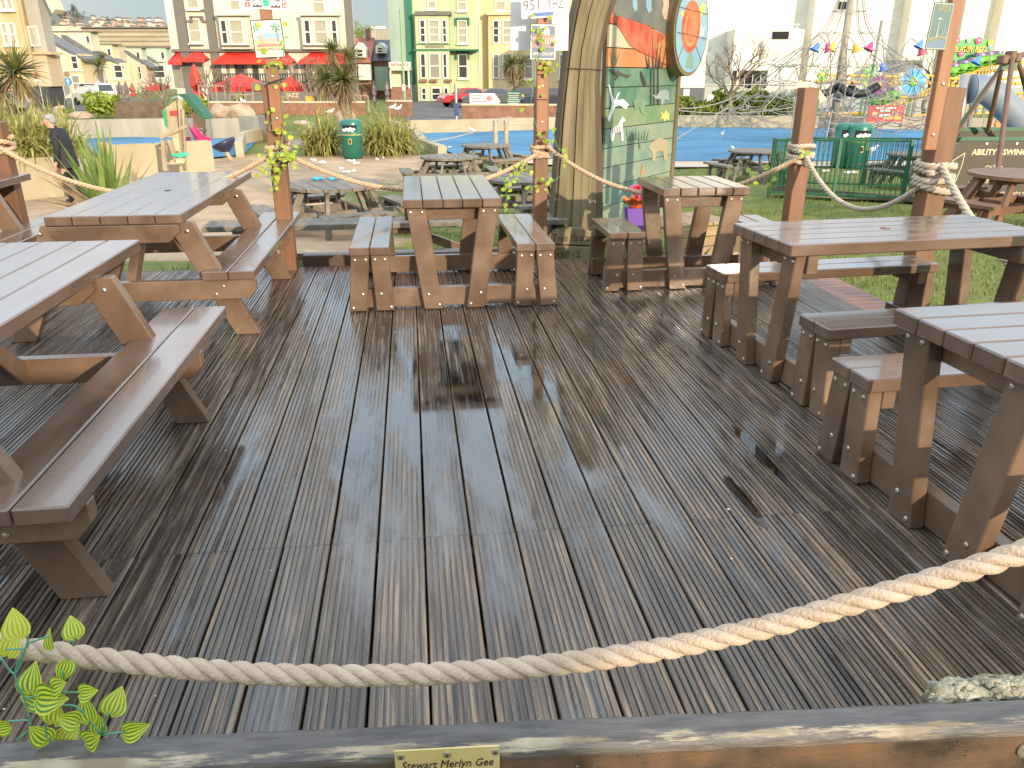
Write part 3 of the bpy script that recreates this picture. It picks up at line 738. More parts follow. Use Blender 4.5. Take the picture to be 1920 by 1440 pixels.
# ------------------------------------------------------------------ rope fence posts with signs
def post(label, X, Y, size, top, batten=None, z0=-.25):
    t = thing('fence_post', label, 'post', (X, Y, z0), 0, 'brown timber posts of the rope fence')
    h = size/2; MB().box(-h, h, -h, h, 0, top - z0).build('post', POSTM, t, bevel=.006)
    if batten:
        x0, x1, zb, zt = batten
        MB().box(x0, x1, -h-.052, -h-.001, zb-z0, zt-z0).build('batten', BATTEN, t, bevel=.004)
        for k in (.10, .42):
            MB().lathe([(.011,0),(.011,.004),(.006,.006)], 12).xform(Matrix.Translation(((x0+x1)/2, -h-.053, zb-z0+k)) @ Matrix.Rotation(math.pi/2,4,'X')).build('bolt', BOLT, t)
    return t
def zat(px, py, Y): return PY(px, py, Y).z
def xat(px, py, Y): return PY(px, py, Y).x
pL = (-1.115, 7.03); pM = (xat(1013,330,7.9), 7.9); pR = (xat(1499,300,6.72), 6.72); pR2 = (xat(1756,300,5.25), 5.25); pF = (xat(4,290,7.55), 7.55)
postL = post('brown post left of the middle table carrying the Barbados sign', *pL, .13, zat(520,157,7.03), (xat(503,180,6.9)-pL[0], xat(524,180,6.9)-pL[0], zat(520,246,6.95), 3.1))
postM = post('brown post right of the middle table carrying the Amsterdam sign', *pM, .13, zat(1013,161,7.9), (xat(1006,180,7.8)-pM[0], xat(1027,180,7.8)-pM[0], zat(1013,249,7.8), 3.2))
postR = post('short flat-topped brown post in front of the green fence, wrapped in rope', *pR, .135, zat(1520,164,6.72))
postR2 = post('tall brown post at right with the teal city poster on its batten', *pR2, .145, zat(1790,164,5.25), (xat(1737,240,5.15)-pR2[0], xat(1759,240,5.15)-pR2[0], zat(1745,281,5.15), 3.0))
postF = post('brown post at the left edge behind the cropped picnic table', *pF, .14, zat(4,228,7.55))
postN = post('brown post off the right side of the deck', 3.72, 2.7, .14, 1.1)
for e_, l_ in ((fp[0], 'brown post holding the left end of the near rope'), (fp[-1], 'brown post holding the right end of the near rope')):
    q = W(P(e_[0], e_[1], DR)); post(l_, q.x + (-.05 if e_[0] < 0 else .05), q.y, .11, 1.12)

PAPER = plain('poster_cream', (.78,.70,.55), .45); BLACKF = plain('black_frame', (.02,.02,.02), .4); WHITEB = plain('white_sign_board', (.82,.80,.76), .45)
def colr(n, c, rough=.5): return plain('paint_'+n, c, rough)
def sign_at(name, label, cat, pxs, pys, Y, rot=0.0, turn=0.0):
    a = PY((pxs[0]+pxs[1])/2, (pys[0]+pys[1])/2, Y)
    w = (xat(pxs[1], sum(pys)/2, Y) - xat(pxs[0], sum(pys)/2, Y)); h = zat(sum(pxs)/2, pys[0], Y) - zat(sum(pxs)/2, pys[1], Y)
    t = thing(name, label, cat, a); t.rotation_euler = (0, rot, turn); return t, w, h
def poly(parent, name, pts, mat, y, w, h):                # pts 0..1 from lower left, a painted shape lying y in front
    MB().prism([((x-.5)*w, (z-.5)*h) for x, z in pts], -y, -y+.0004).build(name, mat, parent)
def disc(parent, name, cx, cz, rx, mat, y, w, h, n=20, rz=None):
    poly(parent, name, [(cx+rx/w*math.cos(a*2*math.pi/n), cz+(rz or rx)/h*math.sin(a*2*math.pi/n)) for a in range(n)], mat, y, w, h)
YB = 7.03 - .065 - .058
t, w, h = sign_at('poster_sign', 'framed tin Barbados beach poster with palms on the left post', 'sign', (474,532), (37,109), YB, rad(-2.5))
box('frame', BLACKF, t, -w/2, w/2, -.002, .004, -h/2, h/2)
poly(t,'border',[(.03,.025),(.97,.025),(.97,.975),(.03,.975)],PAPER,.003,w,h)
poly(t,'sky',[(.07,.40),(.93,.40),(.93,.95),(.07,.95)],colr('pale_sky',(.66,.70,.78)),.004,w,h)
poly(t,'sea',[(.07,.40),(.93,.40),(.93,.62),(.45,.66),(.2,.6),(.07,.58)],colr('sea',(.30,.52,.68)),.005,w,h)
poly(t,'far_shore',[(.3,.42),(.93,.42),(.93,.50),(.6,.53),(.3,.50)],colr('shore',(.62,.42,.40)),.006,w,h)
poly(t,'beach',[(.07,.26),(.93,.26),(.93,.36),(.6,.42),(.35,.46),(.07,.50)],colr('beach',(.90,.62,.30)),.007,w,h)
poly(t,'towel',[(.1,.30),(.9,.30),(.7,.37),(.15,.38)],colr('towel',(.78,.20,.20)),.008,w,h)
poly(t,'bather',[(.14,.36),(.5,.36),(.78,.345),(.80,.37),(.52,.42),(.40,.44),(.33,.52),(.32,.60),(.26,.62),(.20,.58),(.20,.48)],colr('skin_tone',(.80,.40,.22)),.009,w,h)
disc(t,'painted_sun',.26,.86,.024,colr('sun_yellow',(.9,.72,.08)),.006,w,h)
for cx, cz, fl in ((.80,.80,1),(.12,.82,-1)):
    for k in range(7):
        a = k*.85 + .3; L_ = .2; ca, sa = math.cos(a)*L_, math.sin(a)*L_*.75
        poly(t,'palm_frond',[(cx,cz),(min(.93,max(.07,cx+ca*.6-sa*.14)),min(.95,cz+sa*.6+ca*.12)),(min(.93,max(.07,cx+ca)),min(.95,cz+sa-.02)),(min(.93,max(.07,cx+ca*.6+sa*.14)),min(.95,cz+sa*.6-ca*.12))],colr('palm_green',(.05,.30,.13)),.0072+k*.0002,w,h)
poly(t,'palm_trunk',[(.80,.42),(.84,.42),(.83,.80),(.80,.80)],colr('palm_trunk',(.25,.22,.12)),.0068,w,h)
text('lettering','BARBADOS',.034,colr('purple_ink',(.16,.06,.14)),t,(0,-.0055,-.5*h+.055),width=w*.84,ext=.0004)
text('small_lettering','IN ALL ITS GLORY',.010,colr('orange_ink',(.75,.35,.08)),t,(0,-.0055,-.5*h+.026),width=w*.6,ext=.0004)
def plate(label, pxs, pys, Y, s, rot, tint, mid, bottom=False):
    t, w, h = sign_at('licence_plate', label, 'licence plate', pxs, pys, Y, rot)
    MB().box(-w/2, w/2, -.004, .001, -h/2, h/2).build('plate', WHITEB, t, bevel=.003)
    poly(t,'painted_field',[(.03,.05),(.97,.05),(.97,.95),(.03,.95)],colr(tint[0],tint[1]),.0045,w,h)
    for x, c in zip((-.27,.27), s.split()):
        text('plate_number', c, h*.42, colr('plate_ink',(.10,.08,.09)), t, (x*w,-.0056,-.16*h), width=w*.36, ext=.0006)
    return t, w, h
t, w, h = plate('white and pink licence plate above the Barbados sign', (455,541), (-28,18), YB, '204 HDR', rad(1.0), ('plate_pink',(.78,.66,.66)), None)
for k, (z, r_) in enumerate(((-.36,.10),(-.24,.13),(-.10,.11),(.02,.09),(.14,.07))):
    poly(t,'painted_tree',[(.5-r_,.5+z),(.5+r_,.5+z),(.5,.5+z+.18)],colr('fir_green',(.03,.42,.28)),.0052+k*.0002,w,h)
for x, c in ((.09,'2'),(.90,'18')):
    poly(t,'tax_sticker',[(x-.055,.08),(x+.055,.08),(x+.055,.30),(x-.055,.30)],colr('sticker_red',(.72,.16,.11)),.0052,w,h)
    text('sticker_number', c, h*.14, WHITEB, t, ((x-.5)*w,-.0066,-.39*h), ext=.0004)
for x in (.30,.70):
    poly(t,'painted_bushes',[(x-.11,.08),(x+.11,.08),(x+.10,.20),(x+.05,.13),(x+.02,.22),(x-.03,.14),(x-.08,.19)],colr('plate_ink',(.10,.08,.09)),.0052,w,h)
YM = 7.9 - .065 - .058
t, w, h = sign_at('poster_sign', 'framed tin Amsterdam poster with white moon on the middle post', 'sign', (994,1043), (45,113), YM, rad(.5))
box('frame', BLACKF, t, -w/2, w/2, -.002, .004, -h/2, h/2)
poly(t,'border',[(.02,.02),(.98,.02),(.98,.98),(.02,.98)],WHITEB,.003,w,h)
poly(t,'slate_field',[(.06,.05),(.94,.05),(.94,.95),(.06,.95)],colr('slate_blue',(.16,.19,.25)),.004,w,h)
disc(t,'moon',.5,.76,w*.24,WHITEB,.005,w,h,24)
poly(t,'canal_houses',[(.06,.42),(.94,.42),(.94,.66),(.86,.70),(.78,.66),(.72,.66),(.66,.74),(.58,.68),(.5,.76),(.44,.68),(.36,.74),(.28,.66),(.2,.70),(.06,.64)],colr('brick_red',(.50,.24,.18)),.006,w,h)
for i in range(9):
    for j in range(3):
        poly(t,'painted_window',[(.10+.095*i,.46+.06*j),(.14+.095*i,.46+.06*j),(.14+.095*i,.49+.06*j),(.10+.095*i,.49+.06*j)],WHITEB,.007,w,h)
poly(t,'water_reflection',[(.06,.34),(.94,.34),(.94,.415),(.06,.415)],colr('reflection',(.38,.27,.28)),.006,w,h)
text('lettering','AMSTERDAM',.030,WHITEB,t,(0,-.0055,-.37*h),width=w*.82,ext=.0005)
t, w, h = plate('blue-edged licence plate hung askew above the Amsterdam sign', (977,1060), (-14,34), YM-.006, '951 YHZ', rad(-3.5), ('plate_blue',(.58,.70,.74)), None)
poly(t,'blue_band',[(.27,.08),(.72,.08),(.72,.23),(.27,.23)],colr('band_blue',(.08,.16,.45)),.0052,w,h)
poly(t,'white_cloud',[(.1,.3),(.9,.3),(.9,.9),(.1,.9)],colr('plate_white',(.75,.77,.74)),.0050,w,h)
t, w, h = sign_at('white_board', 'plain white board mounted behind the plate on the middle post', 'board', (957,1067), (-70,96), 7.9+.09)
box('board', WHITEB, t, -w/2, w/2, -.006, .006, -h/2, h/2)
t, w, h = sign_at('poster_sign', 'teal Seattle poster in a dark frame on the right post', 'sign', (1743,1781), (5,94), 5.25-.0725-.06, rad(2), rad(0))
box('frame', BLACKF, t, -w/2, w/2, -.002, .004, -h/2, h/2)
poly(t,'border',[(.02,.015),(.98,.015),(.98,.985),(.02,.985)],colr('poster_grey',(.45,.45,.42)),.003,w,h)
poly(t,'teal_field',[(.06,.04),(.94,.04),(.94,.96),(.06,.96)],colr('teal',(.09,.17,.17)),.004,w,h)
poly(t,'bay',[(.06,.04),(.94,.04),(.94,.2),(.5,.24),(.06,.14)],colr('bay_blue',(.14,.22,.30)),.005,w,h)
poly(t,'shore',[(.06,.16),(.5,.26),(.94,.22),(.94,.28),(.5,.31),(.06,.24)],colr('olive',(.26,.24,.12)),.006,w,h)
poly(t,'tower_mast',[(.38,.28),(.44,.28),(.42,.66),(.40,.66)],colr('poster_grey',(.45,.45,.42)),.0065,w,h)
poly(t,'tower_saucer',[(.28,.64),(.54,.64),(.48,.68),(.34,.68)],colr('poster_grey',(.45,.45,.42)),.0068,w,h)
for i, hh in enumerate((.45,.5,.42)): poly(t,'painted_block',[(.6+.1*i,.28),(.68+.1*i,.28),(.68+.1*i,hh),(.6+.1*i,hh)],colr('block_teal',(.16,.25,.25)),.0062,w,h)
text('lettering','Seattle',.05,colr('poster_gold',(.42,.36,.16)),t,(0,-.0055,.31*h),width=w*.62,ext=.0005,shear=.3)

# rope runs between the posts, each with its knot of turns
def wrap(px_, size, zc, turns=3.2, R_=.021, start=0.0, gap=.043):
    cx, cy = px_; h = size/2 + R_*.9; out = []; n = int(turns*28)
    for i in range(n+1):
        a = start + 2*math.pi*turns*i/n; c, s = math.cos(a), math.sin(a); k = h/max(abs(c),abs(s)); k = min(k, h*1.22)
        out.append(Vector((cx+c*k, cy+s*k, zc + gap*turns*(.5 - i/n) + .012*math.sin(a*1.5))))
    return out
def fence_rope(label, path, mat, wr=None, R_=.021):
    t = thing('rope', label, 'rope', path[0], 0, 'ropes strung between the fence posts')
    rope_parts(t, [p - path[0] for p in path], R_, mat, turns_sign=-1)
    if wr: rope_parts(t, [p - path[0] for p in wr], R_, mat, 'knot_turn', -1)
    return t
zL, zM, zR, zR2, zF = zat(522,288,6.95), zat(1015,284,7.82), zat(1495,292,6.65), zat(1750,325,5.17), zat(4,275,7.5)
eL = Vector((pL[0]-.03, pL[1]-.1, zL)); eM = Vector((pM[0], pM[1]-.1, zM)); eR = Vector((pR[0]-.04, pR[1]-.1, zR)); eR2 = Vector((pR2[0]-.06, pR2[1]-.1, zR2)); eF = Vector((pF[0]+.03, pF[1]-.1, zF))
fence_rope('slack rope swagged behind the left picnic tables to the left edge', hang(eF, eL, .36), ROPEF, wrap(pF,.14,zF))
fence_rope('rope swagged behind the middle table between the two sign posts', hang(eL+Vector((.07,0,.02)), eM+Vector((-.05,0,-.02)), .33), ROPEF, wrap(pL,.13,zL,3.4))
fence_rope('rope crossing in front of the carved timber to the flat-topped post', hang(eM+Vector((.04,0,.05)), eR, .40), ROPEF, wrap(pM,.13,zM,3.0))
fence_rope('grey rope swagged between the two right-hand posts', hang(eR+Vector((.04,0,0)), eR2, .34), ROPEG, wrap(pR,.135,zR+.02,4.0))
fence_rope('grey rope running from the poster post down behind the long right table', hang(eR2+Vector((.03,0,.06)), Vector((3.68,2.8,.62)), .42), ROPEG, wrap(pR2,.145,zR2-.02,4.0,.026,0,.05), .026)

def ivy_on_post(label, pts, seed, Y, n, spread=12, size=.042):
    base = PY(pts[0][0], pts[0][1], Y); t = thing('ivy_garland', label, 'ivy', base, 0); rnd = random.Random(seed)
    path = smooth_path([PY(x, y, Y) - base for x, y in pts], 8)
    MB().tube(path, .003, 5).build('stem', STEM, t, smooth=True)
    for i in range(n):
        k = rnd.random(); p = path[min(len(path)-1, int(k*len(path)))]
        s = Vector((rnd.gauss(0,spread), rnd.uniform(-8,4), rnd.gauss(0,spread)))*.005
        leaf(t, p + s, size*rnd.uniform(.75,1.25), rnd)
    return t
YV = 7.03-.14
ivy_on_post('ivy wound up the Barbados sign post', [(512,112),(508,118),(512,125),(500,150),(530,160),(528,200),(505,240),(530,250),(520,285),(512,300)], 4, YV, 22)
ivy_on_post('thick ivy tuft over the knot on the Barbados sign post', [(505,290),(530,285),(560,288),(535,295),(515,315)], 5, YV-.04, 30, 9)
ivy_on_post('ivy strand dangling left of the Barbados sign post', [(515,315),(505,318),(495,325),(512,340),(512,360)], 6, YV-.03, 11, 9)
ivy_on_post('ivy climbing beside the Barbados sign', [(525,30),(530,60),(533,90),(530,115)], 12, YV, 6, 4)
ivy_on_post('ivy trailing off the rope at the left picnic table corner', [(400,312),(408,314),(418,313)], 13, 7.25, 3)
YV = 7.9-.15
ivy_on_post('ivy wound up the Amsterdam sign post', [(1000,36),(995,60),(1005,80),(1018,52),(1012,105),(1003,130),(1000,165),(996,200),(1010,245),(1035,270)], 7, YV, 26)
ivy_on_post('ivy strand hanging left of the Amsterdam sign post', [(985,300),(960,325),(945,340),(950,370),(945,400)], 8, YV-.05, 26, 9)
ivy_on_post('ivy sprigs right of the Amsterdam post and across the carved timber', [(1035,240),(1045,275),(1060,290),(1058,320),(1035,340),(1005,335),(1005,352)], 9, YV-.12, 16, 9)
ivy_on_post('ivy bunch by the small cable tie on the Amsterdam post', [(1030,125),(1040,132),(1045,128)], 14, YV, 9, 7)
ivy_on_post('ivy sprigs on the rope right of the smallest table', [(1405,340),(1418,335),(1440,318),(1455,325),(1470,310)], 10, 6.95, 15, 7)
ivy_on_post('ivy leaves caught in the knot on the flat-topped post', [(1496,285),(1500,288)], 15, 6.58, 3, 4)
# ------------------------------------------------------------------ carved timber arch and painted mural
OLDWOOD = pbr('algae_weathered_timber', (.135,.105,.056), (.265,.215,.122), scale=2.2, rough=.8, bump=.6, bscale=9, stretch=(3.5,3.5,.35), detail=8)
OLDDARK = pbr('dark_timber_edge', (.07,.05,.03), (.13,.095,.055), scale=3, rough=.85, bump=.5, bscale=10, stretch=(3,3,.4))
ROUT = plain('routed_groove_brown', (.07,.048,.025), .9)
YC = 8.35
arch = thing('carved_timber_arch', 'tall leaning weathered timber leg with routed lettering and date at its foot', 'sculpture', (xat(1085,470,YC), YC, -.25))
AX, AZ = arch.location.x, arch.location.z
rowsL = [(1038,478),(1042,430),(1046,380),(1052,300),(1057,230),(1064,160),(1072,90),(1085,20),(1102,-50),(1130,-130)]
rowsR = [(1133,478),(1131,430),(1131,380),(1130,300),(1128,230),(1125,160),(1129,100),(1146,30),(1172,-40),(1215,-120)]
NB = 6
for k in range(NB):                      # upright staves laid side by side
    b = MB(); n = len(rowsL); dy = random.uniform(-.012,.012)
    for (a, c) in zip(rowsL, rowsR):
        pl_, pr_ = PY(a[0], a[1], YC), PY(c[0], c[1], YC); g = .003
        e0, e1 = pl_.lerp(pr_, k/NB), pl_.lerp(pr_, (k+1)/NB); wv = (e1-e0).normalized()*g*.5
        for q, yy in ((e0+wv, dy), (e1-wv, dy), (e1-wv, .36), (e0+wv, .36)): b.v.append((q.x-AX, yy, q.z-AZ))
    for i in range(n-1):
        for j in range(4): b.f.append((i*4+j, i*4+(j+1)%4, i*4+4+(j+1)%4, i*4+4+j))
    b.f += [(0,1,2,3), (n*4-1,n*4-2,n*4-3,n*4-4)]
    b.build('stave', OLDWOOD if k < NB-1 else OLDDARK, arch)
b = MB(); n = len(rowsL)
for a in rowsL:
    q = PY(a[0], a[1], YC)
    for x, yy in ((-.03,.03),(-.002,.03),(-.002,.33),(-.03,.33)): b.v.append((q.x-AX+x, yy, q.z-AZ))
for i in range(n-1):
    for j in range(4): b.f.append((i*4+j, i*4+(j+1)%4, i*4+4+(j+1)%4, i*4+4+j))
b.f += [(0,1,2,3), (n*4-1,n*4-2,n*4-3,n*4-4)]
b.build('edge_board', OLDDARK, arch)
zq = lambda py: zat(1085, py, YC-.08) - AZ
xq = lambda px, py=450: xat(px, py, YC-.08) - AX
MB().prism([(xq(1030),zq(456)),(xq(1112),zq(462)),(xq(1112),zq(436)),(xq(1090),zq(428)),(xq(1060),zq(425)),(xq(1040),zq(428)),(xq(1028),zq(440))], -.085, -.018).build('name_block', OLDWOOD, arch, bevel=.01)
MB().prism([(xq(1034),zq(492)),(xq(1112),zq(492)),(xq(1112),zq(464)),(xq(1036),zq(458))], -.085, -.018).build('date_block', OLDWOOD, arch, bevel=.01)
text('routed_lettering', 'Tree Pirates', .085, ROUT, arch, ((xq(1034)+xq(1112))/2, -.0865, zq(452)), width=xq(1110)-xq(1036), ext=.0015, shear=.1)
text('routed_date', '2012', .075, ROUT, arch, (xq(1070), -.0865, zq(482)), width=.22, ext=.0015)
for y0 in (128,): MB().bar((xat(1064,y0,YC-.02)-AX,-.014,zat(1064,y0,YC-.02)-AZ),(xat(1130,y0+3,YC-.02)-AX,-.014,zat(1130,y0+3,YC-.02)-AZ),.006,.010).build('split', ROUT, arch)
# mural: horizontal boards, each painted, on a plane turned to the right
MA = rad(50); m0 = PY(1132, 330, YC+.12); mur = thing('painted_mural', 'painted plank mural with zebra, reeds and red hill beside the carved timber', 'mural', (m0.x, m0.y, -.25), rad(90)-rad(40))
mdir = Vector((math.cos(rad(50)), math.sin(rad(50)), 0)); mn = Vector((-math.sin(rad(50)), math.cos(rad(50)), 0))
def mu(px, py):                          # pixel -> (u, z) on the mural plane
    c = Vector((0,0,EYE)); d = W(P(px,py,1.0)) - c; o = Vector((m0.x, m0.y, 0)); t = (o-c).dot(mn)/d.dot(mn); q = c + d*t
    return (q - o).dot(mdir), q.z + .25
MW = mu(1258, 300)[0]
def paint(name, c, c2, scale=3, rough=.7): return pbr('mural_'+name, c, tuple(.75*a+.25*q for a, q in zip(c2, (.32,.29,.22))), scale=scale, rough=rough, bump=.3, bscale=30, detail=9)
GREY_ = paint('grey', (.10,.11,.10), (.14,.15,.13)); RED_ = paint('red', (.42,.05,.025), (.55,.14,.04), 5); ORG = paint('orange', (.50,.17,.05), (.58,.26,.09)); TANP = paint('tan', (.50,.42,.26), (.60,.52,.36), 6)
GRN = paint('green', (.065,.165,.105), (.12,.225,.15)); GRN2 = paint('bright_green', (.11,.21,.10), (.20,.27,.12)); TEAL2 = paint('teal', (.09,.22,.19), (.26,.30,.18), 1.4); PALEB = paint('pale_grey_green', (.14,.23,.18), (.27,.32,.22)); DKB = paint('dark', (.035,.03,.025), (.05,.045,.04)); SKYB = paint('sky', (.15,.31,.42), (.24,.42,.52)); WHT = paint('white', (.70,.72,.70), (.80,.80,.76)); YEL = paint('yellow', (.75,.55,.08), (.85,.68,.15)); PINK = paint('flesh', (.62,.33,.25), (.72,.45,.36))
zs = [mu(1190, y)[1] for y in (440,405,372,338,304,270,236,200,163,127,92,50,8,-40,-90,-140)]
bandm = [TEAL2,TEAL2,TEAL2,PALEB,PALEB,TEAL2,GRN2,GRN,GRN,ORG,TANP,RED_,GREY_,GREY_,GREY_]
for i, mt in enumerate(bandm):
    MB().box(.002, MW, random.uniform(-.003,.003), .03, zs[i]+.005, zs[i+1]-.003).build('mural_board', mt, mur, bevel=.003)
box('mural_backing', OLDDARK, mur, 0, MW, .032, .07, zs[0], zs[-1])
box('mural_edge', OLDWOOD, mur, MW+.002, MW+.07, -.03, .09, zs[0], zs[-1]+.2, .008)
def mpoly(name, pts, mat, y=.006):
    q = [mu(*p) for p in pts]; q = [(min(MW-.002, max(.003, a)), c) for a, c in q]
    MB().prism(q, -y, -y+.0016).build(name, mat, mur)
mpoly('red_hill', [(1148,33),(1150,40),(1165,60),(1180,85),(1200,98),(1225,108),(1252,125),(1252,70),(1215,50),(1180,38),(1160,30)], RED_, .0065)
mpoly('dark_sky', [(1140,0),(1252,0),(1252,68),(1215,48),(1180,36),(1152,30)], GREY_, .0062)
mpoly('flame', [(1228,84),(1245,72),(1252,110),(1250,120),(1238,116)], ORG, .0080)
for i, (x0, x1, t0) in enumerate(((1207,1214,92),(1214,1217,95),(1221,1224,58),(1233,1228,62),(1241,1232,65),(1249,1240,72),(1236,1236,88))):
    mpoly('reed', [(x1-1.2,129),(x1+1.2,129),(x0+.6,t0)], DKB, .0090+.0003*i)
for i, x in enumerate((1220,1226,1233)): mpoly('tall_stalk', [(x-1.5,196),(x+1.5,196),(x+1,129),(x-1,129)], DKB, .0074)
mpoly('bat', [(1133,131),(1142,128),(1155,135),(1158,131),(1162,136),(1178,141),(1184,139),(1176,146),(1162,140),(1158,146),(1152,152),(1155,142),(1146,135)], DKB, .0078)
mpoly('perched_bird', [(1199,132),(1204,138),(1212,160),(1207,162),(1202,150)], DKB, .0082)
for i, dx in enumerate((-10,-5,0,5,10)): mpoly('frond', [(1150+dx*.3,121),(1152+dx*.3,121),(1151+dx*1.1,78+abs(dx)*1.4)], paint('olive',(.17,.16,.08),(.24,.22,.12)), .0082+.0002*i)
mpoly('white_bird', [(1133,158),(1142,160),(1148,182),(1152,188),(1156,176),(1162,172),(1158,180),(1155,188),(1168,186),(1178,196),(1172,205),(1160,197),(1152,200),(1142,228),(1138,226),(1146,196)], WHT, .0084)
mpoly('armoured_beast', [(1220,176),(1230,180),(1236,170),(1246,168),(1253,172),(1253,190),(1246,186),(1242,196),(1238,196),(1237,186),(1228,185)], paint('grey_blue',(.22,.28,.28),(.30,.36,.35)), .0086)
mpoly('horned_beast', [(1186,190),(1194,182),(1204,184),(1212,194),(1206,200),(1208,214),(1202,212),(1198,202),(1190,206)], paint('dull_green',(.14,.22,.14),(.20,.28,.18)), .0084)
mpoly('yellow_flower', [(1238,210),(1244,214),(1247,204),(1250,213),(1253,211),(1253,226),(1248,222),(1245,228),(1242,221),(1237,224),(1240,217)], YEL, .0088)
mpoly('zebra', [(1143,252),(1146,240),(1156,236),(1162,226),(1166,218),(1172,226),(1166,230),(1168,264),(1164,264),(1163,248),(1152,250),(1148,266),(1144,264)], WHT, .0082)
for i in range(6): mpoly('zebra_stripe', [(1146+i*3.2,250),(1147.4+i*3.2,250),(1149+i*3,238),(1147.8+i*3,238)], DKB, .0092)
for i in range(8): mpoly('grass_stroke', [(1176+i*5,263),(1178+i*5,263),(1173+i*6,238+(i%3)*5)], paint('deep_green',(.04,.12,.06),(.06,.16,.08)), .0082)
mpoly('grazing_beast', [(1214,276),(1222,266),(1234,258),(1248,262),(1252,266),(1250,300),(1244,300),(1242,282),(1230,284),(1228,302),(1222,302),(1222,286)], paint('dun',(.34,.28,.16),(.40,.33,.20)), .0080)
mpoly('small_flame', [(1200,328),(1204,306),(1208,326)], ORG, .0082)
for i, (x, y, s) in enumerate(((1185,8,1),(1210,8,1.2))): mpoly('pale_wing', [(x,y-14*s),(x+8*s,y-10*s),(x+9*s,y+10*s),(x+4*s,y+14*s),(x,y+4)], SKYB, .0085+.0004*i)
mpoly('pink_face', [(1242,0),(1253,0),(1253,38),(1244,36),(1240,22),(1243,10)], PINK, .0088)
# round painted log end standing out to the right of the boards
dl = PY(1296, 56, 9.55); dd = thing('painted_log_end', 'round log end painted with a red sun and blue sky, right of the mural', 'sculpture', dl, rad(26))
RX, RZ = .255, .47
def ell(name, k, mat, y0, y1, cx=0, cz=0, rx=None, rz=None): MB().prism([(cx+(rx or RX)*k*math.cos(a*2*math.pi/40), cz+(rz or RZ)*k*math.sin(a*2*math.pi/40)) for a in range(40)], y0, y1).build(name, mat, dd)
ell('log', 1.06, OLDWOOD, 0, .55); ell('rim', 1.0, OLDWOOD, -.004, -.001); ell('sky_panel', .97, SKYB, -.012, -.005)
ell('red_sun', 1, RED_, -.016, -.013, -.02, .03, .145, .275); ell('orange_ring', 1, ORG, -.019, -.017, -.02, .02, .105, .205); ell('sun_heart', 1, RED_, -.022, -.020, -.02, .02, .08, .16)
for (cx, cz, s, m_) in ((.14,.22,.07,YEL),(.15,-.02,.06,WHT),(-.17,.16,.035,YEL)):
    MB().prism([(cx+s*(1 if i%2 else .45)*math.cos(i*math.pi/5), cz+s*1.3*(1 if i%2 else .45)*math.sin(i*math.pi/5)) for i in range(10)], -.016, -.013).build('painted_star', m_, dd)
MB().prism([(-.06,-.40),(.07,-.41),(.06,-.30),(.02,-.24),(-.01,-.24),(-.04,-.30)], -.015, -.0125).build('seated_figure', TEAL2, dd)
for s in (-1,1): MB().bar((s*.10-.02,-.014,-.17),(s*.19,-.014,-.33),.006,.004,(0,1,0)).build('painted_ray', DKB, dd)
for z in (.20,-.06): MB().bar((-RX*.9,-.0235,z+.03),(RX*.9,-.0235,z-.03),.003,.008,(0,1,0)).build('board_joint', DKB, dd)
# low timber step at the mural's foot
pt = thing('timber_planter', 'low honey-coloured timber box behind the smallest table, at the foot of the mural', 'planter', W(G(1275, 470, -.22)), rad(18))
HON = pbr('honey_timber', (.30,.19,.09), (.38,.26,.14), scale=4, rough=.6, bump=.3, bscale=20, stretch=(.6,4,4), var=.1)
for i in range(3): MB().box(-.45,.45,-.35,-.31,.005+.105*i,.10+.105*i).build('side_board', HON, pt, bevel=.006)
for i in range(3): MB().box(-.46+.31*i,-.16+.31*i,-.34,.34,.322,.352).build('lid_board', HON, pt, bevel=.006)
# bouquet in a purple bag
bg = thing('flower_bouquet', 'pink and orange flower bouquet in a purple gift bag at the mural foot', 'bouquet', PY(1190, 436, 7.75))
bz = 0; PUR = plain('purple_paper', (.20,.09,.42), .4)
MB().hexa([(-.075,-.05,0),(.075,-.05,0),(.075,.05,0),(-.075,.05,0),(-.105,-.07,.25),(.105,-.07,.25),(.105,.07,.25),(-.105,.07,.25)]).build('gift_bag', PUR, bg)
b = MB()
for i in range(14):
    a = i*2*math.pi/14; c = math.cos(a); s = math.sin(a); rr = .13*(1+.15*(i%2))
    b.add([(0,0,.20),(c*rr,s*rr*.8,.33+.03*(i%2)),(math.cos(a+.5)*rr,math.sin(a+.5)*rr*.8,.34)], [(0,1,2)])
b.build('orange_wrap', plain('orange_paper', (.80,.16,.02), .35), bg)
rnd = random.Random(2)
for i in range(11):
    a = rnd.uniform(0,6.28); rr = rnd.uniform(0,.10); c = Vector((rr*math.cos(a)*1.1, rr*math.sin(a)*.7-.02, .40+rnd.uniform(-.04,.05)))
    b = MB()
    for k in range(26):
        q = Vector((rnd.gauss(0,1),rnd.gauss(0,1),rnd.gauss(0,1)+.4)).normalized(); x = q.orthogonal().normalized()*.018; y = q.cross(x)
        b.add([c+q*.01, c+q*.035+x, c+q*.045, c+q*.035-x], [(0,1,2,3)])
    b.build('bloom', (plain('pink_petal',(.82,.10,.30),.5), plain('red_petal',(.75,.04,.05),.5), plain('magenta_petal',(.85,.18,.50),.5))[i%3], bg)
b = MB()
for k in range(16):
    a = rnd.uniform(0,6.28); b.add([(.03*math.cos(a),.03*math.sin(a),.27),(.13*math.cos(a+.15),.10*math.sin(a+.15),.30),(.17*math.cos(a),.12*math.sin(a),.31+rnd.uniform(-.05,.05)),(.13*math.cos(a-.15),.10*math.sin(a-.15),.30)],[(0,1,2,3)])
b.build('bouquet_leaves', plain('bouquet_green',(.09,.22,.04),.5), bg)

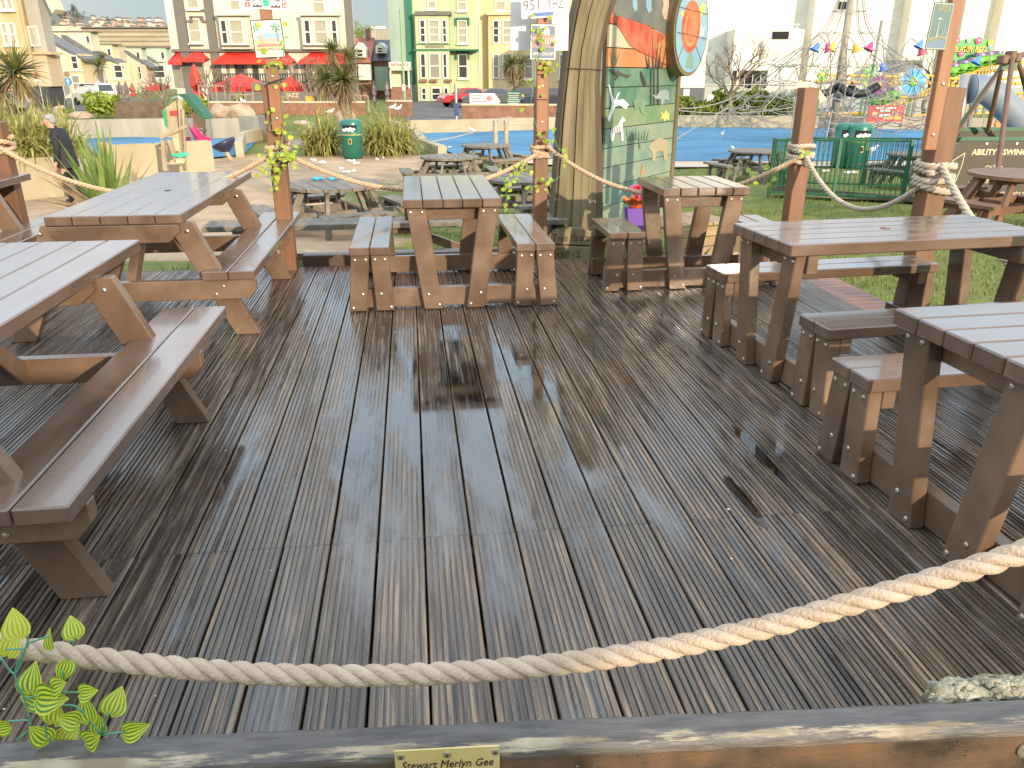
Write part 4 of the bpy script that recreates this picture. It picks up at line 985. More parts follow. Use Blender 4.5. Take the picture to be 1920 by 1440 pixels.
# ------------------------------------------------------------------ furniture on the lawn
GREYW = pbr('grey_weathered_timber', (.13,.105,.080), (.24,.20,.155), scale=5, rough=.7, bump=.3, bscale=25, stretch=(3,.6,3), var=.12)
BROWNW = pbr('brown_stained_timber', (.165,.082,.048), (.225,.115,.068), scale=5, rough=.5, bump=.2, bscale=25, var=.1)
# long bench just below the deck edge
lb = thing('long_bench', 'long plank bench on the grass just beyond the deck, seen under the tables', 'bench', (-.28, 8.42, -.30))
for i in range(2): MB().box(-1.85, 1.9, -.2+.20*i, -.01+.20*i, .42, .475).build('seat_board', GREYW, lb, bevel=.005)
MB().box(-1.80, 1.85, -.27, -.21, .13, .20).build('lower_rail', TABLE, lb, bevel=.004)
for x in (-1.5, -.05, 1.55):
    MB().box(x-.06, x+.06, -.19, -.09, 0, .418).build('leg', TABLE, lb, bevel=.004); MB().box(x-.06, x+.06, .07, .17, 0, .418).build('leg', TABLE, lb, bevel=.004)
MB().bar((.1,0,.41),(.75,0,.16),.06,.09).build('brace', TABLE, lb); MB().box(-.3,.3,-.15,.15,.36,.418).build('seat_cleat', TABLE, lb)
def round_table(label, r, d, mat, group, rot=.4, R_=.70, n=7, legm=None):
    t = bthing('round_picnic_table', label, 'picnic table', (r, d, ground_z(r, d)), rot, group); legm = legm or mat
    w = 2*R_/n
    for i in range(n):                                   # boards cut to the circle
        x0, x1 = -R_+i*w+.006, -R_+(i+1)*w-.006; up = [(x, math.sqrt(max(.0004, R_*R_-x*x))) for x in (x0, x0+(x1-x0)*.33, x0+(x1-x0)*.66, x1)]
        lo = [(x, -y) for x, y in reversed(up)]; pts = up + lo; m_ = len(pts)
        b = MB(); b.add([(x,y,.70) for x,y in pts]+[(x,y,.745) for x,y in pts], [tuple(range(m_)), tuple(range(2*m_-1,m_-1,-1))]+[(k,(k+1)%m_,m_+(k+1)%m_,m_+k) for k in range(m_)])
        b.build('tabletop_board', mat, t)
    for q in range(4):
        a = q*math.pi/2; Mz = Matrix.Rotation(a,4,'Z')
        MB().add([(-.44,.90,.40),(.44,.90,.40),(.56,1.17,.40),(-.56,1.17,.40),(-.44,.90,.445),(.44,.90,.445),(.56,1.17,.445),(-.56,1.17,.445)],[(0,3,2,1),(4,5,6,7),(0,1,5,4),(1,2,6,5),(2,3,7,6),(3,0,4,7)]).xform(Mz).build('seat', mat, t)
        for s in (-1,1): MB().bar((s*.36,.86,0),(s*.22,.50,.70),.09,.05,(1,0,0)).xform(Mz).build('leg', legm, t)
        MB().bar((-.42,1.04,.36),(.42,1.04,.36),.05,.07).xform(Mz).build('seat_rail', legm, t)
        for s in (-1,1): MB().box(s*.33-.025, s*.33+.025, 0, 1.12, .30, .395).xform(Mz).build('beam', legm, t)
        for s in (-1,1): MB().box(s*.40-.04, s*.40+.04, 1.02, 1.09, 0, .36).xform(Mz).build('seat_post', legm, t)
    MB().box(-.6,.6,-.05,.05,.62,.698).build('top_cleat', legm, t)
    return t
GR_ = 'round grey picnic tables on the lawn'
def rt_at(label, px, py, d, rot, mat=None, group=GR_): q = P(px, py, d); return round_table(label, q[0], d, mat or GREYW, group, rot)
rt1 = rt_at('round weathered picnic table with blue gloves on it, behind the long bench', 622, 352, 11.8, .5)
rt_at('round weathered picnic table on the sand behind the middle table top', 843, 290, 19.2, .2)
rt_at('round weathered picnic table farthest back beside the blue play surface', 912, 275, 22.6, .6)
rt_at('round weathered picnic table hidden behind the Amsterdam sign post', 985, 330, 13.6, .35)
rt_at('round weathered picnic table left of the green fence', 1418, 290, 20.5, .3)
rt_at('round weathered picnic table behind the green fence bars', 1722, 303, 18.4, .55)
round_table('round red-brown picnic table in front of the ability swing board', *P(1925,335,10.6)[:2], BROWNW, None, .35)
gp = Vector((rt1.location.x, rt1.location.y, rt1.location.z + .748)); BLUEG = plain('blue_rubber', (.04,.42,.72), .45)
for i, (px, lab) in enumerate(((582,'larger crumpled blue glove on the round table'),(612,'smaller crumpled blue glove on the round table'))):
    q = U(gp); q.x = P(px, 342, q.y)[0]; q.y += .38; o = thing('glove', lab, 'glove', W(q))
    b = MB(); b.blob((0,0,.02),(.075-.02*i,.045,.022),2,.5,i)
    for k in range(4): b.tube([(.05,-.03+.02*k,.02),(.09+.01*(k%2),-.035+.022*k,.025),(.115,-.04+.026*k,.012)],[.011,.010,.007],6)
    b.build('rubber', BLUEG, o, smooth=True)
LIT = plain('white_litter', (.75,.74,.70), .6); rnd = random.Random(12)
for i, (px, py, s, lab) in enumerate(((590,302,.28,'crumpled pale paper on the sand left of the bin path'),(605,306,.32,'bigger white crumpled bag on the sand'),(660,303,.30,'flattened white wrapper in front of the bin'),(668,308,.2,'torn white paper strip in front of the bin'),(650,324,.3,'scattered white rag near the round table'),(663,322,.22,'white napkin near the round table'),(640,318,.16,'small scrap left of the white napkin'),(708,300,.12,'round white cup right of the bin'),(720,297,.12,'small white cup farther right of the bin'),(848,278,.4,'flat white paper behind the round tables'),(1375,303,.5,'white paper on the play surface edge'),(1548,322,.3,'white scraps left of the twin bins'),(1598,325,.4,'white scraps in front of the twin bins'),(1440,350,.10,'tiny scrap on the lawn by the rope'))):
    g = gnd(px, py); o = thing('litter', lab, 'litter', W((g[0], g[1], g[2]+.01)), 0, 'litter on the sand and lawn')
    b = MB()
    for k in range(4): b.blob((rnd.uniform(-.3,.3)*s, rnd.uniform(-.2,.2)*s, .02), (s*.22, s*.18, .035), 1, 1.0, i*5+k)
    b.build('paper', LIT, o)
# ------------------------------------------------------------------ play ground surfaces, paths, road
BLUES = pbr('blue_rubber_surface', (.026,.135,.25), (.056,.235,.385), scale=.4, rough=.75, bump=.2, bscale=20, world=True, detail=9, dist=.6)
CONC = pbr('pale_concrete', (.34,.27,.17), (.47,.39,.265), scale=.9, rough=.85, bump=.3, bscale=8, world=True, detail=8)
CONCG = pbr('grey_streaked_concrete', (.27,.235,.18), (.42,.37,.29), scale=.8, rough=.85, bump=.3, bscale=6, stretch=(2.5,2.5,.4), world=True, detail=8)
TARM = pbr('tarmac', (.085,.075,.07), (.13,.115,.105), scale=.5, rough=.85, bump=.2, bscale=20, world=True)
SANDM = pbr('pale_sand_path', (.46,.35,.25), (.56,.44,.33), scale=2, rough=.9, bump=.3, bscale=30, world=True)
gp2 = lambda *a: [tuple(G(x, y)[:2]) for x, y in a]
sheet('play_surface', gp2((790,262),(850,291),(1030,300),(1265,305),(1440,305),(1800,303),(2000,300),(2000,241),(1700,241),(1440,239),(1265,237),(1030,238),(770,250)), BLUES, -.90, 'blue rubber play surface beyond the lawn on the right')
sheet('play_surface', gp2((150,258),(500,262),(480,268),(458,292),(400,298),(180,296)), BLUES, -.90, 'blue rubber play surface in the left play pit')
sheet('path', gp2((850,292),(1030,301),(1265,306),(1440,306),(2000,304),(2000,311),(1440,316),(1265,317),(1030,312),(840,300)), SANDM, -.895)
sheet('road', gp2((-400,214),(300,206),(420,196),(200,183),(-400,190)), TARM, -.91)
sheet('forecourt', gp2((760,228),(1100,224),(1100,192),(740,188)), TARM, -.905)
def wallseg(name, label, cat, pts, base_z, h, th, mat, cap=None, group=None):   # wall following a line in the yaw frame
    t = bthing(name, label, cat, (pts[0][0], pts[0][1], base_z), 0, group); o = pts[0]
    for i, (a, c) in enumerate(zip(pts, pts[1:])):
        A = Vector((a[0]-o[0], a[1]-o[1], 0)); C_ = Vector((c[0]-o[0], c[1]-o[1], 0)); hh = h[i] if isinstance(h, (list,tuple)) else h
        d = (C_-A).normalized(); nrm = Vector((-d.y, d.x, 0))*th
        A2 = A + d*.004; C2 = C_ - d*.004
        MB().hexa([A2, C2, C2+nrm, A2+nrm] + [v+Vector((0,0,hh)) for v in (A2, C2, C2+nrm, A2+nrm)]).build('wall_panel', mat, t)
        if cap:
            e = nrm*.12; MB().hexa([v+Vector((0,0,hh+.002)) for v in (A2-e, C2-e, C2+nrm+e, A2+nrm+e)] + [v+Vector((0,0,hh+.10)) for v in (A2-e, C2-e, C2+nrm+e, A2+nrm+e)]).build('coping', cap, t)
    return t
wallseg('concrete_wall', 'long pale concrete wall behind the left play surface', 'wall', gp2((120,262),(340,257),(400,262),(452,260),(490,263),(512,268)), -.97, [.80,.80,.85,.95,1.0], .3, CONCG)
wallseg('concrete_wall', 'short concrete wall stub right of the left play surface', 'wall', gp2((458,295),(462,272),(500,262),(520,262)), -.97, .5, .25, CONC)
wallseg('concrete_wall', 'curved pale concrete kerb wall along the back of the blue surface', 'wall', gp2((770,252),(900,249),(1040,244),(1265,240),(1440,241),(1700,244),(2000,250)), -.97, .62, .4, CONC)
wallseg('concrete_wall', 'low stepped concrete kerb beside the striped plants', 'wall', gp2((838,291),(800,276),(790,262),(757,252),(740,244)), -.97, [.32,.36,.42,.5], .3, CONC)
wallseg('concrete_wall', 'sunlit concrete wall of the sand pit behind the spiky plant', 'wall', gp2((208,335),(300,330),(404,322)), -.97, .86, .3, CONC)
wallseg('concrete_wall', 'sunlit concrete planter wall at the left edge', 'wall', [tuple(G(-160,402,-.95)[:2]), tuple(G(122,372,-.95)[:2]), tuple(G(135,330,-.95)[:2])], -.97, .92, .25, CONC)
BRICK = pbr('red_brown_brick', (.20,.095,.06), (.32,.16,.10), scale=3, rough=.85, bump=.3, bscale=12, world=True, detail=8)
COPE = plain('pale_coping_stone', (.60,.50,.36), .8)
wallseg('brick_wall', 'long low brick garden wall with pale coping in front of the white pub', 'wall', gp2((360,216),(480,216),(600,216),(685,216)), -.97, .80, .3, BRICK, COPE)
wallseg('brick_wall', 'short brick wall pier by the hotel steps', 'wall', gp2((726,219),(768,220)), -.97, .95, .4, BRICK, COPE)
wallseg('brick_wall', 'low red-brown wall below the white arrow sign', 'wall', gp2((866,225),(1060,226)), -.97, .85, .3, BRICK, COPE)
wallseg('stone_wall', 'dark rubble wall behind the green bush on the left', 'wall', gp2((215,221),(310,220)), -.97, 1.0, .5, pbr('dark_rubble',(.10,.065,.045),(.17,.12,.08),scale=2,rough=.9,bump=.8,bscale=4,world=True))
# boulders
ROCK = pbr('sandstone_boulder', (.30,.21,.14), (.46,.35,.25), scale=1.6, rough=.9, bump=.6, bscale=6, detail=8)
for i, (px, py, w, h, lab) in enumerate(((415,222,30,21,'pale boulder left of the gull by the pub wall'),(452,221,40,22,'boulder with a gull standing on it'),(510,219,16,16,'small boulder half hidden by the Barbados post'),(650,237,36,26,'big boulder at the foot of the palm'),(590,252,34,16,'flat boulder left of the striped plants'),(565,235,28,8,'flat slab of rock on the lawn'),(575,278,60,16,'long flat boulder above the sandy path'),(112,215,26,14,'boulder behind the man in black'),(155,222,40,12,'low boulder below the green bush'),(70,222,30,14,'low boulder at the left below the parked car'),(890,224,38,10,'low boulder in front of the low red-brown wall'),(952,226,22,7,'small boulder near the Amsterdam post'),(385,216,12,8,'small round boulder by the pub wall end'))):
    g = G(px, py); s = g[1]/FPX*1.06
    o = bthing('boulder', lab, 'boulder', (g[0], g[1], -.97), 0, 'boulders on the lawn'); MB().blob((0,0,h*s*.35),(w*s*.5,w*s*.4,h*s*.72),3,.45,i+3,1.1,-h*s*.36).build('rock', ROCK, o)

# ------------------------------------------------------------------ plants
def leafm(name, c1, c2, sc=1.6, tr=.25):
    m = pbr(name, c1, c2, scale=sc, rough=.5, world=True, spec=.35); nt = m.node_tree; b = nt.nodes['Principled BSDF']
    if 'tr' not in m:
        t = nd(nt,'ShaderNodeBsdfTranslucent'); ms = nd(nt,'ShaderNodeMixShader'); ms.inputs[0].default_value = tr
        src = b.inputs['Base Color'].links[0].from_socket; nt.links.new(src, t.inputs[0]); nt.links.new(b.outputs[0], ms.inputs[1]); nt.links.new(t.outputs[0], ms.inputs[2]); nt.links.new(ms.outputs[0], nt.nodes['Material Output'].inputs[0]); m['tr'] = 1
    return m
BUSH = leafm('bush_leaf', (.10,.17,.02), (.36,.40,.06), 3); HEDGE = leafm('hedge_leaf', (.085,.13,.02), (.30,.34,.06), 3); YBUSH = leafm('yellow_bush', (.30,.28,.02), (.62,.50,.05), 4)
PHOR = leafm('phormium_leaf', (.13,.15,.03), (.52,.46,.15), 7); PALMG = leafm('palm_leaf', (.10,.12,.03), (.26,.25,.08), 3); PALMD = leafm('dead_palm_leaf', (.20,.13,.06), (.36,.25,.13), 4); YUC = leafm('yucca_leaf', (.12,.20,.04), (.26,.33,.09), 4); FARTREE = leafm('far_tree_leaf', (.07,.11,.03), (.16,.20,.06), 1)
BARK = pbr('grey_bark', (.16,.11,.075), (.28,.21,.15), scale=4, rough=.9, bump=.5, bscale=14, stretch=(3,3,.6)); PBARK = pbr('palm_bark', (.20,.14,.085), (.32,.24,.15), scale=6, rough=.9, bump=.8, bscale=16, stretch=(1,1,3))
def foliage(c, r, n, s, seed, b=None):                    # leaf-sized faces in clumps through the crown
    rnd = random.Random(seed); b = b or MB()
    cl = [Vector((rnd.gauss(0,1),rnd.gauss(0,1),rnd.gauss(0,1))).normalized()*rnd.uniform(.35,.85) for _ in range(max(6,n//60))]
    for i in range(n):
        k = rnd.choice(cl); q = k + Vector((rnd.gauss(0,.17),rnd.gauss(0,.17),rnd.gauss(0,.17)))
        if q.z < -.75: q.z = -.75
        p = Vector((c[0]+q.x*r[0], c[1]+q.y*r[1], c[2]+q.z*r[2])); d = Vector((rnd.gauss(0,1),rnd.gauss(0,1),rnd.gauss(.4,.8))).normalized(); x = d.orthogonal().normalized(); x.rotate(Matrix.Rotation(rnd.uniform(0,6.3),3,d)); y = d.cross(x); z = s*rnd.uniform(.6,1.3)
        b.add([p-x*z*.9, p+y*z*.42, p+x*z*.9, p-y*z*.42], [(0,1,2,3)])
    return b
def shrub(label, px, py, wpx, hpx, mat, n=500, leaf_=.10, group=None, name='shrub', cat='shrub', seed=0, dp=.8):
    g = G(px, py); s = g[1]/FPX*1.05; o = bthing(name, label, cat, (g[0], g[1], -.95), 0, group); rx, rz = wpx*s*.5, hpx*s*.55
    foliage((0,0,rz*.95),(rx,rx*dp,rz),n,leaf_,seed+7).build('foliage', mat, o)
    b = MB()
    for k in range(5): b.tube([(0,0,0),(rx*.2*math.cos(k*1.3),rx*.2*math.sin(k*1.3),rz*.6),(rx*.5*math.cos(k*1.3),rx*.5*math.sin(k*1.3),rz*1.2)],[.05,.035,.015],5)
    b.build('stems', BARK, o); return o
shrub('big glossy green bush left of the play tower', 190, 221, 64, 44, BUSH, 900, .22, seed=1)
shrub('low spreading shrub behind the man in black', 135, 218, 40, 12, HEDGE, 300, .18, seed=2)
shrub('yellow-green shrub behind the green play roof', 360, 222, 60, 38, BUSH, 600, .2, seed=3)
for i, (px, w, h) in enumerate(((1285,55,34),(1325,50,28),(1358,52,42),(1395,60,38),(1432,56,36),(1462,30,32))):
    shrub(('leftmost hedge shrub beside the mural','second hedge shrub from the mural','tall hedge shrub below the bare tree','broad hedge shrub right of the bare tree','hedge shrub in front of the pale hoarding','rightmost hedge shrub next to the net mast')[i], px, 226, w*1.15, h*1.2, HEDGE, 900, .20, 'clipped hedge shrubs behind the blue surface', seed=20+i)
for i, (px, py, w, h, l) in enumerate(((438,203,22,16,'yellow bush left of the gull on the boulder'),(455,200,18,22,'yellow bush behind the gull on the boulder'),(603,201,20,24,'yellow bush right of the jazz board'),(668,201,14,10,'low yellow bush at the end of the brick wall'))):
    shrub(l, px, py, w, h, YBUSH, 200, .16, 'yellow bushes in the pub garden', seed=40+i)
def strap(b, base, d, L_, w, droop, rnd, n=6):
    d = Vector(d).normalized(); side = d.cross(Vector((0,0,1))); side = side.normalized() if side.length > .05 else Vector((1,0,0)); side.rotate(Matrix.Rotation(rnd.uniform(-.5,.5),3,d)); o = len(b.v); p = Vector(base)
    for i in range(n+1):
        t = i/n; ww = w*(.55+.9*t if t < .4 else .91*(1-(t-.4)/.6))+.001
        b.v += [tuple(p-side*ww), tuple(p+side*ww)]; p = p + d*(L_/n); d = (d + Vector((0,0,-droop/n*(1+t*2)))).normalized()
    b.f += [(o+2*i, o+2*i+1, o+2*i+3, o+2*i+2) for i in range(n)]
def phormium(label, v, R_, H, n, w, seed, mat=None):
    rnd = random.Random(seed); o = bthing('flax_plant', label, 'flax plant', v, 0, 'striped flax clumps'); b = MB()
    for i in range(n):
        a = rnd.uniform(0,6.28); sp = rnd.uniform(.15,1.0); strap(b, (rnd.gauss(0,R_*.25),rnd.gauss(0,R_*.25),0), (math.cos(a)*sp,math.sin(a)*sp,1.15), H*rnd.uniform(.8,1.35), w*rnd.uniform(.7,1.2), rnd.uniform(.9,2.2)*sp+.35, rnd)
    b.build('leaves', mat or PHOR, o)
    return o
q = G(606,290); phormium('striped flax clump left of the green bin', (q[0],q[1],-.95), .9, 1.35, 260, .045, 1)
q = G(718,291); phormium('striped flax clump right of the green bin', (q[0],q[1],-.95), 1.0, 1.35, 280, .045, 2)
q = G(752,288); phormium('striped flax clump farthest right of the green bin', (q[0],q[1],-.95), .8, 1.1, 190, .045, 3)
q = P(30,291,17.5); phormium('flax clump in the planter at the left edge', (q[0],17.8,-.2), .9, 1.2, 230, .035, 4)
q = P(95,290,18.2); phormium('flax clump in the planter just left of the man in black', (q[0],18.6,-.2), .7, 1.15, 170, .035, 5)
q = P(-40,291,16.9); phormium('flax clump mostly outside the left edge', (q[0],17.2,-.2), .9, 1.2, 140, .035, 6)
# spiky plant behind the rope: broad leaves, each a piece
yq = gnd(208, 412); yp = bthing('yucca', 'big spiky green plant behind the rope, left of the picnic table', 'spiky plant', yq)
rnd = random.Random(17); strapm = []
for dr in (.15,.45,.9):
    b = MB(); strap(b, (0,0,0), (.02,0,1), 1.0, .034, dr, random.Random(3), 9); me = bpy.data.meshes.new('sword_leaf'); me.from_pydata(b.v,[],b.f); me.materials.append(YUC); strapm.append(me)
b = MB(); strap(b, (0,0,0), (.02,0,1), 1.0, .018, 1.3, random.Random(3), 9); dry = bpy.data.meshes.new('dry_leaf'); dry.from_pydata(b.v,[],b.f); dry.materials.append(PALMD)
for i in range(74):
    d_ = i > 52; a = rnd.uniform(0,6.28); tl = (rnd.uniform(.7,1.35) if d_ else abs(rnd.gauss(0,.42))); o = put('dry_leaf' if d_ else 'sword_leaf', dry if d_ else rnd.choice(strapm), yp, (rnd.gauss(0,.06),rnd.gauss(0,.06),.03), (Matrix.Rotation(a,3,'Z')@Matrix.Rotation(tl,3,'Y')@Matrix.Rotation(rnd.uniform(0,6.28),3,'Z')).to_euler())
    k = rnd.uniform(.75,1.15)*(1.6 if d_ else 1.5)*(1-.18*min(1,tl)); o.scale = (k*1.1, k, k)
MB().lathe([(.10,0),(.12,.1),(.08,.22)],10).build('stump', PBARK, yp)
# cordyline palms
def cordyline(label, px, py, d, heads, trunkpx, seed, n=190, group='spiky-crowned cordyline palms', zb=-.95):
    v = P(px, py, d); g = Vector((v[0], d, zb)); o = bthing('cordyline_palm', label, 'palm tree', g, 0, group); rnd = random.Random(seed)
    for (hx, hy, s) in heads:
        h = P(hx, hy, d); c = Vector((h[0]-g.x, rnd.uniform(-.3,.3), h[2]-zb)); k = s*d/FPX*1.05
        mid = c*.55; mid.x *= .35; MB().tube(smooth_path([(0,0,0), mid, c],5), [.17]*2+[.14]*4+[.11]*5, 9).build('trunk', PBARK, o, smooth=True)
        b = MB(); b2 = MB()
        for i in range(n):
            a = rnd.uniform(0,6.28); e = rnd.uniform(-.35,1.2); strap(b, c, (math.cos(a)*math.cos(e),math.sin(a)*math.cos(e),math.sin(e)), k*rnd.uniform(.75,1.15), k*.030, rnd.uniform(.1,.7), rnd, 4)
        for i in range(n//2):
            a = rnd.uniform(0,6.28); e = rnd.uniform(-1.4,-.25); strap(b2, c+Vector((0,0,-.1*k)), (math.cos(a)*math.cos(e),math.sin(a)*math.cos(e),math.sin(e)), k*rnd.uniform(.7,1.25), k*.028, rnd.uniform(.3,1.0), rnd, 4)
        b.build('crown', PALMG, o); b2.build('dead_leaf_skirt', PALMD, o)
cordyline('cordyline palm with shaggy dead leaves in front of the pub', 655, 240, 34, [(645,150,48),(625,95,26),(655,110,30),(612,150,34)], 10, 1, 150)
cordyline('cordyline palm with a wide crown at the left edge', -8, 212, 36, [(22,135,58),(-10,170,40)], 10, 2, 170)
cordyline('cordyline palm by the cream apartments, left of the Amsterdam sign', 968, 190, 72, [(960,120,26),(978,118,22),(968,158,28),(950,128,16)], 8, 3, 110)
cordyline('small cordyline palm on the street beside the pastel terrace', 195, 178, 80, [(185,125,22),(192,108,15)], 6, 4, 90)
# leafless trees
def bare_tree(label, px, py, d, hpx, seed, mat=BARK, levels=5, spread=.55, pollard=False, group=None, tk=.10, zb=-.95):
    v = P(px, py, d); o = bthing('bare_tree', label, 'tree', (v[0], d, zb), 0, group); rnd = random.Random(seed); H = hpx*d/FPX*1.05; tr = MB(); br = MB()
    def grow(p, dr, L_, r, lv):
        mid = p + dr*L_*.5 + Vector((rnd.gauss(0,.06),rnd.gauss(0,.06),0))*L_; e = p + dr*L_; (tr if lv == levels else br).tube([p, mid, e], [r, r*.85, r*.68], 6 if lv > 2 else 4, cap=lv<=1)
        if pollard and lv == 2: br.blob(e, (r*1.5,)*3, 1, .3, rnd.random())
        if lv == 0: return
        for k in range(rnd.choice((2,3,3)) if lv < levels else rnd.choice((4,5))):
            a = rnd.uniform(0,6.28); s = spread*rnd.uniform(.6,1.3); q = dr.orthogonal().normalized(); q.rotate(Matrix.Rotation(a,3,dr)); nd_ = (dr*math.cos(s)+q*math.sin(s)+Vector((0,0,.12))).normalized()
            grow(e if k < 2 else mid.lerp(e, rnd.random()), nd_, L_*rnd.uniform(.58,.85), r*.60, lv-1)
    grow(Vector((0,0,0)), Vector((rnd.gauss(0,.06),0,1)).normalized(), H*.30, H*tk*.45, levels)
    tr.build('trunk', mat, o, smooth=True); br.build('crown', mat, o, smooth=True); return o
for i, (px, py, hp, l) in enumerate(((395,195,92,'pollarded bare tree left of the closed red parasol'),(440,196,76,'pollarded bare tree left of the red parasol tent'),(575,197,110,'tall bare tree right of the Barbados post'),(600,197,92,'bare tree leaning towards the palm'),(308,190,84,'pollarded bare tree on the street by the pub corner'),(270,188,70,'smaller pollarded bare tree farther down the street'))):
    bare_tree(l, px, py, 60-i*.8, hp, 30+i, pollard=True, levels=4, spread=.62, group='pollarded street trees by the pub', tk=.085)
bare_tree('spreading bare tree in front of the sheeted building, right of the mural', 1366, 200, 47, 150, 3, levels=6, spread=.62, group='bare trees before the sheeted building', tk=.06)
bare_tree('bare tree behind the blue daisy at the ride', 1738, 190, 52, 140, 5, levels=6, spread=.66, group='bare trees before the sheeted building', tk=.06)
# ------------------------------------------------------------------ buildings
FRAMEW = plain('white_window_frame', (.72,.69,.60), .5); GLASS = plain('window_glass', (.05,.05,.05), .06, spec=.8); BLIND = plain('window_blind', (.42,.37,.27), .12, spec=.8); CURT = plain('window_curtain', (.30,.26,.21), .12, spec=.8)
SLATE = pbr('slate_roof', (.11,.10,.10), (.17,.155,.145), scale=2, rough=.6, bump=.5, bscale=6); TILE = pbr('red_tile_roof', (.30,.10,.06), (.42,.17,.10), scale=3, rough=.75, bump=.6, bscale=9)
def stucco(n, c): return pbr('stucco_'+n, c, tuple(x*.80 for x in c), scale=.5, rough=.85, bump=.15, bscale=10, detail=9, stretch=(1.6,1.6,.45))
class Bld:
    def __init__(s, name, label, cat, px0, px1, pytop, d, zb, depth, mat, pymid=100, group=None, roof=None):
        a, c = P(px0, pymid, d), P(px1, pymid, d); s.d, s.zb = d, zb; s.rc = (a[0]+c[0])/2; s.t = bthing(name, label, cat, (s.rc, d, zb), 0, group)
        s.top = P((px0+px1)/2, pytop, d)[2] - zb; s.x0, s.x1 = a[0]-s.rc, c[0]-s.rc
        s.wall = box('wall', mat, s.t, s.x0, s.x1, 0, depth, 0, s.top)
        if roof: box('roof', roof, s.t, s.x0-.25, s.x1+.25, -.35, depth+.3, s.top+.002, s.top+.25)
    def rc_(s, px0, py0, px1, py1, off=0):
        d = s.d - off; a, c = P(px0, (py0+py1)/2, d), P(px1, (py0+py1)/2, d); z1, z0 = P((px0+px1)/2, py0, d)[2], P((px0+px1)/2, py1, d)[2]
        return a[0]-s.rc, c[0]-s.rc, z0-s.zb, z1-s.zb
    def blk(s, name, mat, px0, py0, px1, py1, y0, y1, bevel=0, parent=None):
        x0, x1, z0, z1 = s.rc_(px0, py0, px1, py1, -y0); return box(name, mat, parent or s.t, x0, x1, y0, y1, z0, z1, bevel)
    def win(s, px0, py0, px1, py1, y=0, pane=None, bars=1, sill=True, frame=None, vb=0, w=.13, arch=None):
        x0, x1, z0, z1 = s.rc_(px0, py0, px1, py1, -y); b = MB(); f = frame or FRAMEW
        b.box(x0-w, x0, y-.14, y-.002, z0, z1); b.box(x1, x1+w, y-.14, y-.002, z0, z1); b.box(x0-w, x1+w, y-.15, y-.002, z1+.001, z1+w); b.box(x0-w, x1+w, y-.15, y-.002, z0-w, z0-.001)
        for k in range(bars): zz = z0+(z1-z0)*(k+1)/(bars+1); b.box(x0+.001, x1-.001, y-.10, y-.05, zz-.05, zz+.05)
        for k in range(vb): xx = x0+(x1-x0)*(k+1)/(vb+1); b.box(xx-.04, xx+.04, y-.095, y-.055, z0+.001, z1-.001)
        o = b.build('window', f, s.t); box('pane', pane or GLASS, o, x0+.002, x1-.002, y-.045, y-.004, z0+.002, z1-.002)
        if sill: box('sill', f, o, x0-w-.1, x1+w+.1, y-.28, y-.004, z0-w-.14, z0-w-.002)
        return o
# white pub
PUBW = stucco('pub_white', (.70,.64,.51)); PGREY = plain('pub_grey_trim', (.165,.145,.125), .7); REDC = pbr('red_canvas', (.55,.025,.015), (.66,.05,.03), scale=1.5, rough=.6); CREAMW = stucco('cream', (.74,.64,.44))
pub = Bld('pub', 'white corner pub with grey trim and red awnings behind the Barbados sign', 'building', 322, 655, -75, 76, -.95, 3, PUBW)
for a, c, lab in ((327,345,0),(384,399,0),(645,657,0)):
    pub.blk('grey_pilaster', PGREY, a+5, -75, c+5, 192, -.25, -.002)
pub.blk('string_course', PGREY, 322, 92, 655, 97, -.40, -.002); pub.blk('string_course', PGREY, 349, 17, 385, 21, -.26, -.252)
for a, c, y0, y1 in ((349,360,38,42),(378,390,38,42),(355,360,30,38),(375,380,30,38),(355,380,30,34)): pub.blk('window_hood', PGREY, a, y0, c, y1, -.20, -.003)
pub.win(356,37,375,78, 0, BLIND); pub.win(352,-22,370,14, 0, BLIND); pub.blk('grey_sill', PGREY, 356, 83, 380, 85, -.35, -.003)
for (x0, x1, wins, crn) in ((412,468,((417,425),(434,455)),(402,470)), (566,634,((573,581),(591,612),(624,631)),(562,640))):
    pub.blk('bay', PUBW, x0, 30, x1, 92, -.9, -.003); pub.blk('bay_cornice', PUBW, crn[0], 24, crn[1], 29, -1.25, -.905); pub.blk('cornice_band', PGREY, crn[0]+1, 29.3, crn[1]-1, 31, -1.1, -.905); pub.blk('bay_sill', PGREY, x0+2, 84, x1-1, 87, -1.12, -.905)
    for k, (a, c) in enumerate(wins): pub.win(a, 39, c, 81, -.9, GLASS if c-a < 12 else BLIND, sill=False, w=.16)
pub.win(432,-16,448,18, 0, BLIND); pub.win(588,-16,607,24, 0, BLIND); pub.blk('alarm_box', plain('alarm_red',(.6,.05,.04),.5), 403, 66, 406, 71, -.2, -.003)
for a, c in ((325,384),(405,500),(515,560),(565,650)): pub.blk('shopfront', CURT, a, 118, c, 165, -.05, -.003)
for x in (416,432,465,486,540,585,610,636): pub.blk('shop_pier', PUBW, x, 116, x+9, 168, -.22, -.053)
for x in (446,478,575,598): pub.win(x, 122, x+10, 150, -.06, GLASS, 1, False, plain('dark_joinery',(.10,.07,.05),.5))
for i, (a, c, y0, y1) in enumerate(((402,505,97,115),(346,388,94,111),(319,345,96,116),(520,552,98,116),(562,656,97,115))):
    x0, x1, z0, z1 = pub.rc_(a, y0, c, y1, .8); e = .9
    b = MB(); b.add([(x0+e,-.01,z1),(x1-e,-.01,z1),(x1,-1.5,z0),(x0,-1.5,z0),(x0,-1.5,z0-.25),(x1,-1.5,z0-.25),(x0,-.01,z0),(x1,-.01,z0)],[(0,1,2,3),(3,2,5,4),(0,3,6),(1,7,2)]); b.build('awning', REDC, pub.t)
x0, x1, z0, z1 = pub.rc_(405, 140, 605, 160, 2.5); b = MB()
